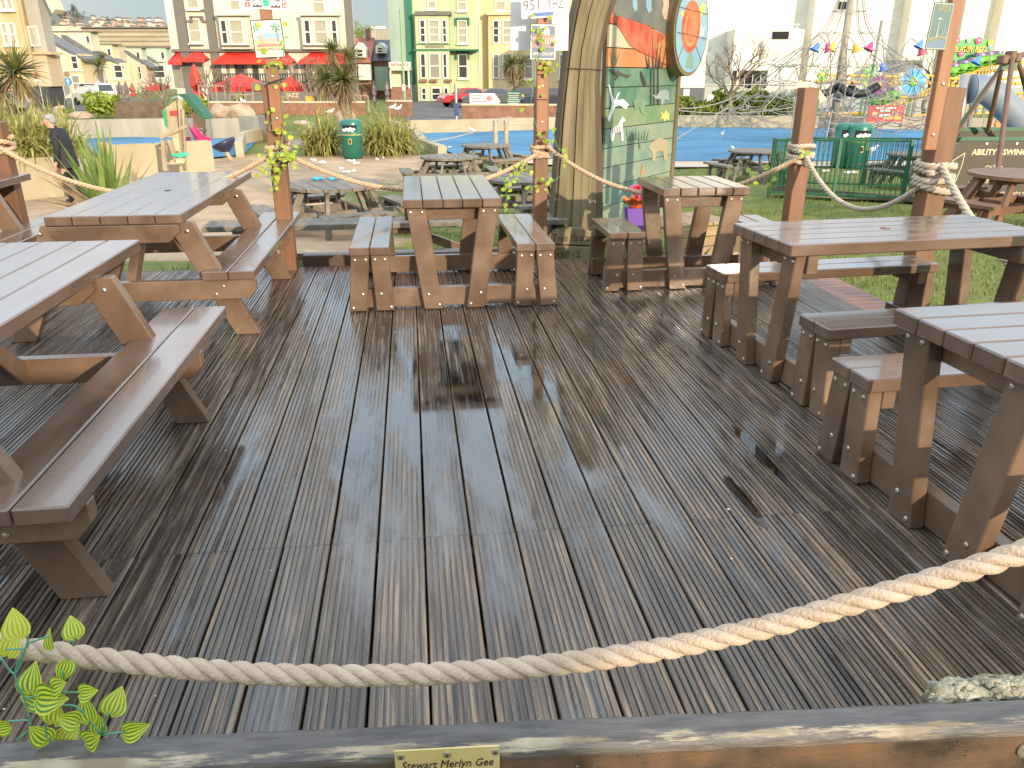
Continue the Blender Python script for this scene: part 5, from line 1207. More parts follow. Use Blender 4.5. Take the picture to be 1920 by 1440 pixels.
for k in range(44): xx = lerp(x0,x1,k/43); b.box(xx-.04,xx+.04,-2.54,-2.46,z0,z1)
rl = b.build('railing_bars', plain('black_iron',(.03,.03,.03),.5), pub.t); rl['kind'] = 'stuff'; box('railing_rail', plain('black_iron',(.03,.03,.03),.5), pub.t, x0, x1, -2.55, -2.45, z1+.001, z1+.09)
pub.blk('terrace', PGREY, 400, 160, 640, 190, -3.2, -.30)
for i, (x, y0, y1, hw, l) in enumerate(((455,138,170,45,'wide red parasol tent in the pub garden'),(548,141,170,22,'red parasol tent just right of the Barbados post'),(302,155,168,12,'small red parasol far down the street'),(288,160,172,10,'smallest red parasol down the street'))):
    d = 62 if i < 2 else 88; c = P(x, y1, d); k = d/FPX*1.05; o = bthing('parasol', l, 'parasol', (c[0], d, -.95), 0, 'open red parasols'); zt = P(x,y0,d)[2]+.95; ze = P(x,y1-8,d)[2]+.95; w = hw*k; b = MB()
    b.add([(0,0,zt),(-w,-w*.6,ze),(w,-w*.6,ze),(w,w*.6,ze),(-w,w*.6,ze),(-w,-w*.6,ze-.35),(w,-w*.6,ze-.35),(w,w*.6,ze-.35),(-w,w*.6,ze-.35)],[(0,1,2),(0,2,3),(0,3,4),(0,4,1),(1,5,6,2),(2,6,7,3),(3,7,8,4),(4,8,5,1)]); b.build('canopy', REDC, o); MB().tube([(0,0,0),(0,0,zt)],.05,8).build('pole', BARK, o)
def closed_parasol(l, px, y0, y1, d, mat, hw=5, grp='closed parasols'):
    c = P(px,y1,d); k = d/FPX*1.05; zt = P(px,y0,d)[2]+.95; z0 = P(px,y1,d)[2]+.95; o = bthing('closed_parasol', l, 'parasol', (c[0],d,-.95), 0, grp); w = hw*k
    MB().lathe([(w*.25,zt),(w*.7,lerp(zt,z0,.3)),(w*.85,lerp(zt,z0,.6)),(w*.45,lerp(zt,z0,.72)),(w*.95,z0+.05),(w*.6,z0)][::-1],9).build('canopy', mat, o); MB().tube([(0,0,0),(0,0,zt+.1)],.05,6).build('pole', BARK, o)
closed_parasol('tall closed red parasol between the grey pilasters', 372, 122, 186, 61, REDC, 12); closed_parasol('closed red parasol down the street', 250, 158, 180, 76, REDC, 5)
DPURP = pbr('dark_patterned_canvas',(.06,.03,.05),(.30,.22,.22),scale=5,rough=.7)
for i, px in enumerate((206,228,240)): closed_parasol(('leftmost closed dark parasol on the street','middle closed dark parasol on the street','rightmost closed dark parasol on the street')[i], px, 152+i, 186, 80+i, DPURP, 5)
for i, px in enumerate((703,727)): closed_parasol(('closed patterned parasol left of the hotel steps','closed patterned parasol beside the hotel steps')[i], px, 154, 192, 62, DPURP, 5)
# pub garden bits
TIMB = pbr('rough_garden_timber',(.24,.19,.13),(.36,.30,.22),scale=4,rough=.85,bump=.4,bscale=15)
for i, (x0,y0,x1,y1,l,m_) in enumerate(((473,154,502,170,'grey timber board left of the Barbados post','grey'),(575,155,598,172,'grey timber board in the pub garden right','grey'),(536,171,560,196,'brown chalk board behind the Barbados post','brown'),(574,180,591,196,'yellow patterned board in the pub garden','yellow'))):
    d = 59-i*.3; a, c = P(x0,y1,d), P(x1,y0,d); o = bthing('garden_board', l, 'board', ((a[0]+c[0])/2, d, -.95)); w = (c[0]-a[0])/2
    box('panel', {'grey':GREYW,'brown':plain('chalk_brown',(.26,.16,.08),.7),'yellow':pbr('yellow_patterned',(.10,.06,.03),(.75,.48,.06),scale=1.6,rough=.6)}[m_], o, -w, w, -.03, .03, a[2]+.95, c[2]+.95)
    for s in (-1,1): box('board_leg', TIMB, o, s*w-.05, s*w+.05, .032, .12, 0, c[2]+.95)
    if m_ == 'brown': text('chalk_lettering', 'JAZZ', .28, FRAMEW, o, (.05,-.035,(a[2]+c[2])/2+1.0), ext=.004)
for i,(px0,px1,y) in enumerate(((372,420,160),(430,472,176),(505,540,180),(600,640,176),(650,690,178))):
    d = 57.5; a, c = P(px0,y,d), P(px1,y,d); o = bthing('garden_trellis', ('timber trellis frame by the closed red parasol','timber trellis frame left of the garden board','timber trellis frame behind the Barbados post','timber trellis frame left of the palm','timber trellis frame right of the palm')[i], 'trellis', (a[0], d, -.95), 0, 'timber trellis frames in the pub garden'); w = c[0]-a[0]; z = a[2]+.95
    box('top_rail', TIMB, o, 0, w, -.05, .05, z-.08, z)
    for k in range(4): box('upright', TIMB, o, w*k/3-.04, w*k/3+.04, -.04, .04, 0, z-.081)
# green hotel
HGRN = stucco('pale_green', (.51,.56,.32)); HBLU = stucco('grey_green_side', (.36,.45,.37)); DGRN = plain('dark_green_trim', (.02,.165,.085), .6); CRM = stucco('cream_apartment', (.72,.55,.30))
hot = Bld('hotel', 'pale green hotel with bay windows and dark green trim', 'building', 775, 897, -50, 86, -.95, 4, HGRN)
side = MB().hexa([(hot.x0-2.4,.6,0),(hot.x0-.001,.001,0),(hot.x0-.001,3.9,0),(hot.x0-2.4,3.9,0),(hot.x0-2.4,.6,hot.top-.4),(hot.x0-.001,.001,hot.top-.4),(hot.x0-.001,3.9,hot.top-.4),(hot.x0-2.4,3.9,hot.top-.4)]).build('side_wing', HBLU, hot.t)
hot.blk('corner_strip', DGRN, 762, -50, 774, 156, -.2, .5)
hot.blk('bay', HGRN, 781, 26, 843, 196, -1.3, -.003); hot.blk('bay_cornice', PGREY, 777, 21, 845, 28, -1.6, -.01); hot.blk('band', DGRN, 775, 92, 897, 95, -1.42, -.008)
hot.blk('bay_string', DGRN, 780, 82, 844, 83.5, -1.4, -1.303)
for a, c in ((789,796),(806,822),(831,836)): hot.win(a,39,c,78,-1.3,GLASS if c-a<10 else BLIND,2,False); hot.win(a+1,102,c+1,145,-1.3,GLASS if c-a<10 else CURT,1,False)
for a, c in ((792,798),(811,825),(834,839)): hot.win(a,166,c,186,-1.3,GLASS,1,False)
for y0, y1, dx in ((40,79,0),(103,145,1),(-10,18,-1),(167,180,2)): hot.win(860+dx,y0,874+dx,y1,0,BLIND if y0<50 else GLASS,2 if y0==40 else 1,y0<150)
for y in (33,97):
    hot.blk('window_hood', DGRN, 854, y, 880, y+3, -.35, -.003); hot.blk('hood_drop', DGRN, 854, y+3.2, 857, y+14, -.3, -.003); hot.blk('hood_drop', DGRN, 877, y+3.2, 880, y+14, -.3, -.003)
hot.win(803,-10,815,15,-.0,BLIND,1)
for x in (788,807,835): hot.blk('window_box', BRICK, x, 149, x+12, 154, -1.75, -1.303)
x0,x1,z0,z1 = hot.rc_(798,84,833,91,1.45); text('hotel_lettering','SEAWAYS',(z1-z0)*.62,plain('sign_maroon',(.30,.06,.04),.6),hot.t,((x0+x1)/2,-1.46,z0+.1),width=(x1-x0),ext=.02)
hot.blk('entrance_sign', FRAMEW, 729, 116, 770, 127, -2.4, -2.2); x0,x1,z0,z1 = hot.rc_(731,117,768,126,2.41); text('entrance_lettering','ENTRANCE',(z1-z0)*.62,plain('sign_maroon',(.30,.06,.04),.6),hot.t,((x0+x1)/2,-2.43,z0+.1),width=(x1-x0)*.9,ext=.015)
hot.blk('porch', FRAMEW, 731, 128, 768, 132, -2.2, -.01); hot.blk('porch_door', CREAMW, 735, 133, 752, 163, -.9, -.7); hot.blk('porch_glass', GLASS, 755, 133, 764, 160, -.9, -.7)
for x in (731,765): hot.blk('porch_column', FRAMEW, x, 132.3, x+3, 166, -2.1, -1.9)
for i in range(6): hot.blk('step', BRICK, 733, 163+4.6*i, 770, 167.4+4.6*i, -1.4-.35*(i+1), -1.4-.35*i-.003)
apt = Bld('apartment_house', 'cream apartment house behind the Amsterdam sign', 'building', 898, 1120, -40, 88, -.95, 4, CRM)
apt.blk('bay', CRM, 916, 28, 972, 196, -1.2, -.003); apt.blk('bay_cornice', CRM, 912, 22, 976, 28, -1.5, -.01); apt.blk('drainpipe', FRAMEW, 898, -40, 901, 190, -.25, -.003)
for a, c in ((926,934),(944,957)):
    apt.win(a,40,c,79,-1.2,GLASS if c-a<10 else BLIND,2,False); apt.win(a,103,c,145,-1.2,CURT,1,False)
apt.win(930,-14,946,18,0,BLIND,1); apt.win(985,40,998,80,0,GLASS,1); apt.win(985,104,997,146,0,CURT,1); apt.win(1050,104,1062,146,0,CURT,1)
# cottages
ct = Bld('cottage', 'brick cottage with red tiled roof and white dormer between pub and hotel', 'building', 655, 694, 118, 92, -.95, 3, BRICK)
x0,x1,z0,z1 = ct.rc_(655,68,694,118,0); MB().add([(x0,-.4,z0),(x1,-.4,z0),(x1,3.5,z1),(x0,3.5,z1),(x0,7,z0),(x1,7,z0)],[(0,1,2,3),(3,2,5,4),(0,3,4),(1,5,2)]).build('roof', TILE, ct.t); ct.blk('chimney', BRICK, 685, 54, 692, 75, 3, 4.2)
def dormer(B_, x0p,x1p,y0,y1,ypk):
    a,c,z0,z1 = B_.rc_(x0p,y0,x1p,y1,.2); _,_,zz,zp = B_.rc_(x0p,ypk,x1p,y0,.2); m_=(a+c)/2
    MB().prism([(a,z0),(c,z0),(c,z1),(m_,zp),(a,z1)],-.2,3).build('dormer', FRAMEW, B_.t); B_.win(x0p+5,y0+3,x1p-5,y1-2,-.2,GLASS,1,False,w=.08)
dormer(ct,665,685,90,108,79); ct.blk('white_gable', FRAMEW, 672, 121, 694, 150, -1.0, -.003)
c2 = Bld('cottage', 'slate-roofed cottage with a single dormer left of the hotel', 'building', 695, 740, 113, 93, -.95, 3, BRICK)
x0,x1,z0,z1 = c2.rc_(695,72,740,114,0); MB().add([(x0,-.4,z0),(x1,-.4,z0),(x1,3.5,z1),(x0,3.5,z1),(x0,7,z0),(x1,7,z0)],[(0,1,2,3),(3,2,5,4),(0,3,4),(1,5,2)]).build('roof', pbr('blue_slate',(.07,.075,.09),(.12,.125,.14),scale=2,rough=.5,bump=.4,bscale=8), c2.t); dormer(c2,704,722,87,100,79); c2.blk('grey_door', HBLU, 703, 125, 728, 170, -.5, -.003)
fb_ = Bld('flat_roofed_block', 'flat concrete block on the skyline above the cottages', 'building', 690, 736, 56, 130, -.95, 8, CONCG); fb_.blk('rooftop_rail', FRAMEW, 695, 49, 722, 54, 1, 2)
def far_tree(label, px, py, d, wpx, hpx, seed, mat=None, zb=-.95):
    v = P(px,py,d); k = d/FPX*1.05; o = bthing('leafy_tree', label, 'tree', (v[0],d,zb)); zc = v[2]-zb; foliage((0,0,zc),(wpx*k*.5,wpx*k*.4,hpx*k*.5),700,hpx*k*.05,seed).build('crown', mat or FARTREE, o); MB().tube([(0,0,0),(.1,0,zc*.6),(0,0,zc)],[hpx*k*.04,hpx*k*.03,hpx*k*.015],7).build('trunk', BARK, o)
far_tree('green tree on the skyline right of the pub', 676, 56, 120, 46, 36, 2, BUSH)
# sheeted building
SHEET = pbr('white_scaffold_sheeting', (.70,.665,.56), (.78,.745,.64), scale=.35, rough=.7, bump=.8, bscale=.55, detail=8, bdist=.5)
sh = Bld('sheeted_building', 'large building wrapped in white scaffold sheeting behind the net tower', 'building', 1225, 2250, -70, 64, -.95, 8, SHEET)
for i, (a, c, y) in enumerate(((1372,1500,-2.4),(1522,1632,-1.6),(1700,1760,-1.3),(1800,1845,-2.2),(1870,1990,-1.2))):
    top = 55 if i == 0 else -70; sh.blk('sheeted_bay', SHEET, a, top, c, 200, y, -.004)
sh.blk('dark_opening', plain('dark_void',(.02,.018,.016),.9), 1388, 132, 1438, 165, -2.5, -2.405); sh.blk('dark_opening', plain('dark_void',(.02,.018,.016),.9), 1449, 59, 1479, 73, -2.5, -2.405); sh.blk('dark_opening', plain('dark_void',(.02,.018,.016),.9), 1573, 3, 1596, 17, -1.7, -1.605); sh.blk('dark_opening', plain('dark_void',(.02,.018,.016),.9), 1374, 132, 1381, 160, -2.5, -2.405)
STEEL = plain('scaffold_steel', (.40,.38,.35), .4, .6)
for y in (158,): sh.blk('scaffold_rail', STEEL, 1300, y, 1500, y+1.2, -2.7, -2.6)
for x in (1395,1410,1425,1440,1470): sh.blk('scaffold_pole', STEEL, x, 140, x+1.2, 168, -2.75, -2.65)
for y in (55,46): sh.blk('parapet_rail', STEEL, 1372, y-1, 1500, y, -2.35, -2.28)
for k in range(9): sh.blk('parapet_post', STEEL, 1374+15*k, 46, 1375+15*k, 54.8, -2.34, -2.29)
pp = sh.rc_(1776,-60,1779,110,2.4); MB().tube([((pp[0]+pp[1])/2+.9,-2.6,pp[3]),((pp[0]+pp[1])/2,-2.6,pp[2])],.09,8).build('yellow_pipe', plain('ochre_pipe',(.55,.32,.06),.5), sh.t)
hd = [(1225,1320,160,'dark_grey',(.10,.10,.11)),(1320,1392,166,'poster_grey',(.40,.38,.37)),(1392,1430,163,'blue_grey',(.20,.24,.28)),(1430,1478,164,'pale_grey',(.40,.40,.39)),(1478,1530,165,'mid_grey',(.30,.32,.33)),(1530,1720,165,'long_grey',(.34,.35,.35)),(1720,2100,165,'end_grey',(.34,.35,.35))]
hz = P(1400,165,57)[2]+.95
ho = bthing('site_hoarding', 'grey site hoarding panels in front of the sheeted building', 'hoarding', (0,57,-.95))
for a, c, y, n_, col in hd:
    x0, x1 = P(a,180,57)[0], P(c,180,57)[0]; box('hoarding_panel', plain('hoarding_'+n_, col, .6), ho, x0+.02, x1-.02, 0, .08, 0, hz+random.uniform(-.15,.1))
def hb(px0,py0,px1,py1,mat,y=-.03): a,c = P(px0,py1,57),P(px1,py0,57); box('notice', mat, ho, a[0],c[0],y,-.002,a[2]+.95,c[2]+.95)
hb(1281,167,1293,180,WHITEB); hb(1326,178,1345,188,WHITEB); hb(1350,170,1385,176,WHITEB); hb(1398,176,1402,186,plain('notice_yellow',(.75,.65,.15),.5)); hb(1404,176,1410,183,plain('notice_brown',(.25,.16,.14),.5)); hb(1412,176,1422,183,plain('notice_yellow',(.75,.65,.15),.5)); hb(1414,184,1422,187,plain('notice_blue',(.12,.25,.5),.5)); hb(1472,170,1482,178,WHITEB); hb(1470,182,1490,190,WHITEB)
cl_ = sh.blk('site_cabin', plain('cabin_grey',(.22,.24,.26),.5), 1687, 112, 1730, 136, -5, -2.7)
for k in range(6): sh.blk('cabin_rib', plain('cabin_dark',(.12,.13,.15),.5), 1688, 114+3.6*k, 1729, 115+3.6*k, -5.06, -5.003)
# left street
STONE = pbr('buff_stone', (.48,.33,.17), (.62,.46,.27), scale=.8, rough=.85, bump=.3, bscale=5, detail=8)
lf = Bld('stone_house', 'tall buff stone house with gable at the upper left corner', 'building', -120, 50, -60, 70, -.95, 2, STONE, 90)
for a, y0, y1 in ((8,46,82),(22,46,82),(2,-20,16),(14,-20,16),(-20,46,82)): lf.win(a,y0,a+7,y1,0,BLIND,1)
lf.blk('tower', stucco('grey_tower',(.42,.38,.32)), 52, -20, 78, 98, .6, 2.0); lf.blk('band', STONE, -120, 97, 96, 102, -.9, 1); lf.blk('ground_storey', stucco('buff',(.62,.47,.30)), 48, 102.5, 92, 162, -.6, 1.5); lf.blk('dark_base', plain('charcoal_render',(.06,.06,.06),.8), 52, 162.5, 94, 204, -.8, 1.5); lf.blk('drainpipe', STONE, 46, -40, 49, 160, -1.1, -.85)
for x in (58,66): lf.win(x,52,x+5,84,.6,BLIND,0,False)
x0,x1,z0,z1 = lf.rc_(40,-60,80,25,.5); MB().add([(x1+.4,-.5,z0),(x1+.7,-.5,z0+.3),((x0+x1)/2,-.5,z1+2),((x0+x1)/2-.4,-.5,z1+1.6),(x1+.4,1,z0),(x1+.7,1,z0+.3),((x0+x1)/2,1,z1+2),((x0+x1)/2-.4,1,z1+1.6)],[(0,1,2,3),(4,7,6,5),(0,4,5,1),(1,5,6,2),(2,6,7,3),(3,7,4,0)]).build('barge_board', CREAMW, lf.t)
def terrace(label, d, gw, rk0, rk1, bay, dorm, cols, base=176):
    T_ = Bld('terrace_house', label, 'house', rk1[0]-1, bay[1], rk1[1]+4, d, -.95, 3, stucco(cols[1][0],cols[1][1]), 140, 'pastel terrace houses down the left street')
    x0,x1,z0,z1 = T_.rc_(rk0[0],rk0[1],rk1[0],rk1[1],0); zb0 = 0
    MB().prism([(x0,zb0),(x1,zb0),(x1,z0),(x0,z1)],.3,2.8).build('gable_wall', stucco(cols[0][0],cols[0][1]), T_.t)
    MB().hexa([(x0-.1,-.1,z1+.02),(x1+1.6,-.1,z0-1.05),(x1+1.6,3.2,z0-1.05),(x0-.1,3.2,z1+.02),(x0-.1,-.1,z1+.3),(x1+1.6,-.1,z0-.75),(x1+1.6,3.2,z0-.75),(x0-.1,3.2,z1+.3)]).build('roof', SLATE, T_.t)
    if dorm: T_.blk('dormer', stucco(cols[2][0],cols[2][1]), dorm[0], dorm[1], dorm[2], dorm[3], 1.2, 3.2); T_.blk('dormer_roof', SLATE, dorm[0]-2, dorm[1]-2, dorm[2]+3, dorm[1]-.2, 1.0, 3.4)
    if dorm: T_.win(dorm[2]-9,dorm[1]+8,dorm[2]-4,dorm[1]+20,1.2,GLASS,0,False,w=.1)
    w = (bay[1]-bay[0]); T_.win(bay[0]+w*.28,rk1[1]+9,bay[0]+w*.62,rk1[1]+31,0,GLASS,1,w=.12); T_.win(bay[0]+w*.35,rk1[1]+46,bay[0]+w*.8,rk1[1]+72,0,CURT,1,w=.12); T_.blk('string_band', FRAMEW, bay[0], rk1[1]+35, bay[1], rk1[1]+37, -.25, -.004)
terrace('first terrace house with white gable wall next to the stone house', 96, 0, (70,62),(128,97),(128,156),None,(('white',(.70,.64,.50)),('peach',(.72,.56,.32)),('white',(.70,.64,.50))))
terrace('second terrace house, tall and white with a flat-roofed dormer', 106, 0, (120,70),(158,98),(156,178),(92,60,172,96),(('cream2',(.70,.62,.45)),('pale_blue',(.62,.64,.66)),('cream2',(.70,.62,.45))))
terrace('third terrace house with yellow walls and a dormer', 122, 0, (170,88),(207,114),(205,244),(172,84,212,116),(('yellow',(.74,.62,.30)),('lemon',(.72,.64,.38)),('lemon3',(.74,.66,.40))))
terrace('fourth terrace house with blue-grey dormer', 142, 0, (236,98),(262,116),(246,276),(238,90,266,118),(('sage',(.55,.56,.42)),('pink',(.66,.42,.34)),('sage',(.55,.56,.42))))
terrace('farthest terrace house, green, beside the pub', 160, 0, (262,100),(284,114),(272,330),(266,90,312,116),(('mint',(.46,.54,.42)),('mint2',(.50,.55,.46)),('mint',(.46,.54,.42))))
sb_ = Bld('apartment_terrace', 'long grey-brown apartment block on the slope behind the terrace', 'building', 150, 340, 52, 190, -.95, 10, pbr('banded_concrete',(.34,.28,.20),(.46,.39,.29),scale=.5,rough=.85,stretch=(.3,1,2)))
for k in range(4): sb_.blk('floor_band', pbr('dark_floor_band',(.22,.17,.12),(.30,.24,.17),scale=.6,rough=.9), 150, 58+9*k, 340, 60+9*k, -.2, -.01)  # floor bands in a darker tone than the wall
sb_.blk('cream_end_block', CREAMW, 84, 49, 125, 60, -8, -2); sb_.blk('parapet', SLATE, 150, 50, 340, 52.5, -.8, 1)
# hillside with its houses
HILL = pbr('far_hillside', (.13,.13,.10), (.20,.19,.14), scale=.02, rough=.95, world=True)
b = MB(); hd_ = 620; pts = [(-900,42),(-200,20),(60,12),(110,20),(180,34),(260,40),(330,44),(420,50),(560,60),(700,75),(900,90),(1400,100)]
for i, (px, py) in enumerate(pts):
    t_ = P(px, py, hd_); b.v += [tuple(W((t_[0]*.72, hd_*.72, -1))), tuple(W(t_)), tuple(W((t_[0]*1.3, hd_*1.3, t_[2]*.9)))]
b.f = [(3*i+j, 3*i+3+j, 3*i+4+j, 3*i+1+j) for i in range(len(pts)-1) for j in range(2)]
tag(b.build('hillside', HILL, None, smooth=True), kind='structure')
rnd = random.Random(6); HW = [stucco('far_white',(.70,.66,.58)), stucco('far_cream',(.66,.56,.42)), stucco('far_pink',(.52,.36,.28))]; HR = [SLATE, TILE, plain('far_brown_roof',(.22,.15,.11),.8)]
n = 0
for row, (yb, dd_) in enumerate(((51,430),(45,470),(39,520),(33,560))):
    px = 78 + row*7; hc = 0
    while px < 322:
        if yb < 44 and px < 160: px += rnd.uniform(20,34); n += 1
        yy = yb + (px-80)*(.012 if row < 2 else .03) + rnd.uniform(-1.5,1.5); rk = rnd.choice((0,0,2,2,1)); v = P(px, yy, dd_); k = dd_/FPX; w, h = rnd.uniform(5,11)*k, rnd.uniform(2.6,4.2)*k
        o = bthing('hillside_house', ('pale','cream','pinkish')[n%3] + ' house with %s roof in the %s row on the far hillside' % (('slate','red','brown')[rk], ('lowest','second lowest','second highest','highest')[row]), 'house', (v[0],dd_,v[2]), 0, ('pale houses on the far hillside','cream houses on the far hillside','pinkish houses on the far hillside')[n%3])
        box('wall', HW[n%3], o, -w/2, w/2, 0, w*.8, -6, h); MB().prism([(-w/2-.5,h),(w/2+.5,h),(w/2*.5,h*1.55),(-w/2*.5,h*1.55)],-.6,w*.8+.6).build('roof', HR[rk], o)
        px += rnd.uniform(14,32); n += rnd.choice((1,3,1,2))
for i, (px, py, w, h) in enumerate(((205,36,16,9),(232,40,18,8),(262,43,16,8),(295,45,18,7),(185,42,14,7),(220,48,20,7),(280,50,18,6),(84,24,22,18),(112,26,10,16),(122,26,9,12),(136,22,18,22),(150,30,24,16),(140,42,30,14),(98,44,20,12),(170,46,20,9))):
    far_tree(('low tree among the upper hill houses, left','low tree among the upper hill houses, middle','low tree among the upper hill houses, right','low tree at the right end of the hill','small tree behind the hill houses near the crest','bushy tree in the lowest row of hill houses, left','bushy tree in the lowest row of hill houses, right','broad tree above the stone house on the hill','slim tree on the hill crest','smaller slim tree on the hill crest','tallest tree on the hill crest','rounded tree right of the hill crest','wide tree below the hill crest','tree between the hill houses at left','low tree between the hill houses at right')[i], px, py, (560,560,560,560,565,425,425)[i] if i < 7 else 540-(i-7)*12, w, h, 50+i, leafm('hill_tree',(.11,.11,.085),(.17,.165,.12),.05), P(px,py,540)[2]-20)
# ------------------------------------------------------------------ things in the middle distance
PLAYW = pbr('play_timber', (.34,.25,.15), (.46,.36,.24), scale=4, rough=.75, bump=.3, bscale=18, stretch=(3,3,.5), var=.1)
BINM = pbr('green_bin_plastic', (.020,.135,.105), (.030,.17,.13), scale=3, rough=.35); GOLD = plain('gold_band', (.55,.42,.12), .4); VOID = plain('bin_opening', (.015,.015,.015), .9)
def litter_bin(label, px, py, h=1.22, group='green litter bins', wid=.34):
    g = G(px, py); o = bthing('litter_bin', label, 'litter bin', (g[0], g[1], -.95), 0, group); w = wid
    MB().lathe([(w*.86,0),(w*.86,.05),(w,.06),(w,h*.62),(w*1.03,h*.63),(w*1.03,h*.66),(w,h*.67),(w,h*.90),(w*.96,h*.95),(w*.80,h*.99),(w*.4,h)],20,(0,0,0),1,.85).build('body', BINM, o, smooth=True)
    MB().lathe([(w*1.035,h*.605),(w*1.035,h*.625)],20,(0,0,0),1,.86).build('gold_band', GOLD, o)
    b = MB(); n=9
    for k in range(n+1):
        a = -math.pi/2 + lerp(-.72,.72,k/n)
        for z in (h*.70,h*.86): b.v.append((w*1.012*math.cos(a), w*.862*math.sin(a), z))
    b.f = [(2*k,2*k+2,2*k+3,2*k+1) for k in range(n)]; b.build('opening', VOID, o)
    b = MB()
    for k in range(6): b.blob((-.16+.06*k,-w*.85-.01,h*.73+.03*(k%2)),(.06,.04,.05),1,.8,k)
    b.build('rubbish', LIT, o)
    box('crest_plate', GOLD, o, -.05,.05,-w*.86-.012,-w*.86+.02,h*.38,h*.52); box('crest', VOID, o, -.03,.03,-w*.86-.016,-w*.86-.0125,h*.40,h*.50)
    return o
litter_bin('dark green litter bin full of rubbish between the striped flax clumps', 662, 297)
litter_bin('left one of the twin green litter bins behind the fence', 1578, 314, 1.25)
litter_bin('right one of the twin green litter bins behind the fence', 1602, 316, 1.25)
# gulls
GW = plain('gull_white', (.78,.77,.74), .7); GG = plain('gull_grey', (.42,.43,.44), .7); GY = plain('gull_beak', (.70,.45,.08), .5); GP = plain('gull_leg', (.55,.33,.28), .6)
def gull(label, v, rot, s=1.0, body=None):
    o = bthing('gull', label, 'gull', v, rot, 'gulls standing about'); o.scale = (s,s,s)
    b = MB(); b.tube([(-.20,0,.20),(-.12,0,.215),(0,0,.235),(.09,0,.26),(.14,0,.31),(.155,0,.36),(.185,0,.385),(.215,0,.38)],[.025,.06,.085,.075,.048,.038,.042,.02],10); b.build('body', body or GW, o, smooth=True)
    for sgn in (-1,1):
        b = MB(); b.add([(.09,sgn*.070,.28),(.02,sgn*.090,.27),(-.12,sgn*.07,.245),(-.30,sgn*.02,.235),(-.10,sgn*.085,.20),(.05,sgn*.085,.22)],[(0,1,2,3,4,5)]); b.build('wing', GG, o)
        MB().tube([(.01,sgn*.03,0),(.0,sgn*.03,.09),(-.01,sgn*.03,.18)],.008,5).build('leg', GP, o); MB().add([(.01,sgn*.03,.004),(.07,sgn*.01,.004),(.07,sgn*.05,.004)],[(0,1,2)]).build('foot', GP, o)
    MB().tube([(.21,0,.38),(.245,0,.375),(.27,0,.362)],[.013,.010,.004],6).build('beak', GY, o)
    MB().add([(-.16,-.04,.21),(-.16,.04,.21),(-.33,.03,.205),(-.33,-.03,.205)],[(0,1,2,3)]).build('tail', GW, o)
    return o
def gg(px, py, z=None):
    g = G(px, py) if z is None else G(px, py, z); return g
g = G(456,221); gull('gull standing on the boulder in front of the pub wall', P(458,200,g[1]-.2), 2.7, 1.3)
g = gg(620,218); gull('gull on the lawn left of the palm trunk', g, .2, 1.3)
g = gg(737,226); gull('left gull on the kerb by the hotel steps', Vector((g[0],g[1],-.45)), .3, 1.1); g = gg(748,229); gull('right gull on the kerb by the hotel steps', Vector((g[0],g[1],-.45)), .6, 1.1)
g = gg(886,255); gull('gull on the blue surface near the swing posts', Vector((g[0],g[1],-.9)), 2.8, .85)
g = gg(1352,262); gull('gull alone on the blue surface right of the mural', Vector((g[0],g[1],-.9)), -1.2, .8)
g = gg(1632,295); gull('gull walking behind the green fence near the twin bins', Vector((g[0],g[1],-.9)), -.1, .85)
g = gg(1379,296); gull('gull beside the round table left of the fence', Vector((g[0],g[1],-.9)), 2.9, .8)
# two swing posts of the rope crossing
for px, l in ((929,'left wooden post of the pair on the blue surface'),(949,'right wooden post of the pair on the blue surface')):
    g = G(px, 272); o = bthing('play_post', l, 'post', (g[0],g[1],-.9), 0, 'paired wooden posts on the blue surface'); h = P(px,229,g[1])[2]+.9
    MB().tube([(0,0,0),(0,0,h)],.09,10).build('shaft', PLAYW, o); MB().tube([(0,0,h+.001),(0,0,h+.06)],.095,10).build('cap', STEEL, o)
g1 = G(929,272); za = P(929,232,g1[1])[2]
o = bthing('rope_line', 'grey line stretched from the wooden posts down to the blue surface', 'rope', (g1[0],g1[1],-.9)); MB().tube(hang((0,0,za+.9),(-2.6,.5,.05),.1,10),.02,5).build('line', ROPEG, o); MB().tube(hang((.4,0,za+.9),(3.4,.6,1.2),.15,10),.02,5).build('line', ROPEG, o)
# play tower on the left
d = 20.6; g = P(330, 320, d); o = bthing('play_tower', 'timber play tower with green panel in the left sand pit', 'play frame', (g[0], d, -.95)); L_ = lambda px, py, dd=0: (P(px,py,d+dd)[0]-g[0], dd, P(px,py,d+dd)[2]+.95)
for (a, c) in (((311,320),(306,262)),((346,320),(338,186)),((330,300),(318,262)),((346,320),(342,205))): MB().bar(Vector(L_(*a)), Vector(L_(*c)), .09, .09, (0,1,0)).build('timber_post', PLAYW, o)
MB().bar(Vector(L_(302,258)), Vector(L_(350,236)), .08,.12,(0,1,0)).build('rail', PLAYW, o); MB().bar(Vector(L_(312,306)), Vector(L_(346,306)), .05,.10,(0,1,0)).build('rail', PLAYW, o)
def flat(name, pts, mat, dd=0, th=.03): MB().prism([(L_(x,y,dd)[0], L_(x,y,dd)[2]) for x,y in pts], dd, dd+th).build(name, mat, o)
flat('side_panel', [(306,205),(330,188),(334,240),(314,242)], PLAYW, .25); flat('cream_panel', [(322,250),(341,244),(342,282),(327,284)], plain('cream_panel',(.66,.55,.36),.5), .12); flat('cream_door', [(330,205),(342,200),(342,240),(333,243)], plain('cream_panel',(.66,.55,.36),.5), .3)
flat('green_edge', [(304,208),(309,204),(314,240),(309,236)], plain('play_green',(.04,.36,.16),.4), .2); flat('red_handle', [(318,208),(333,207),(332,216),(319,217)], plain('play_red',(.60,.06,.06),.4), .2)
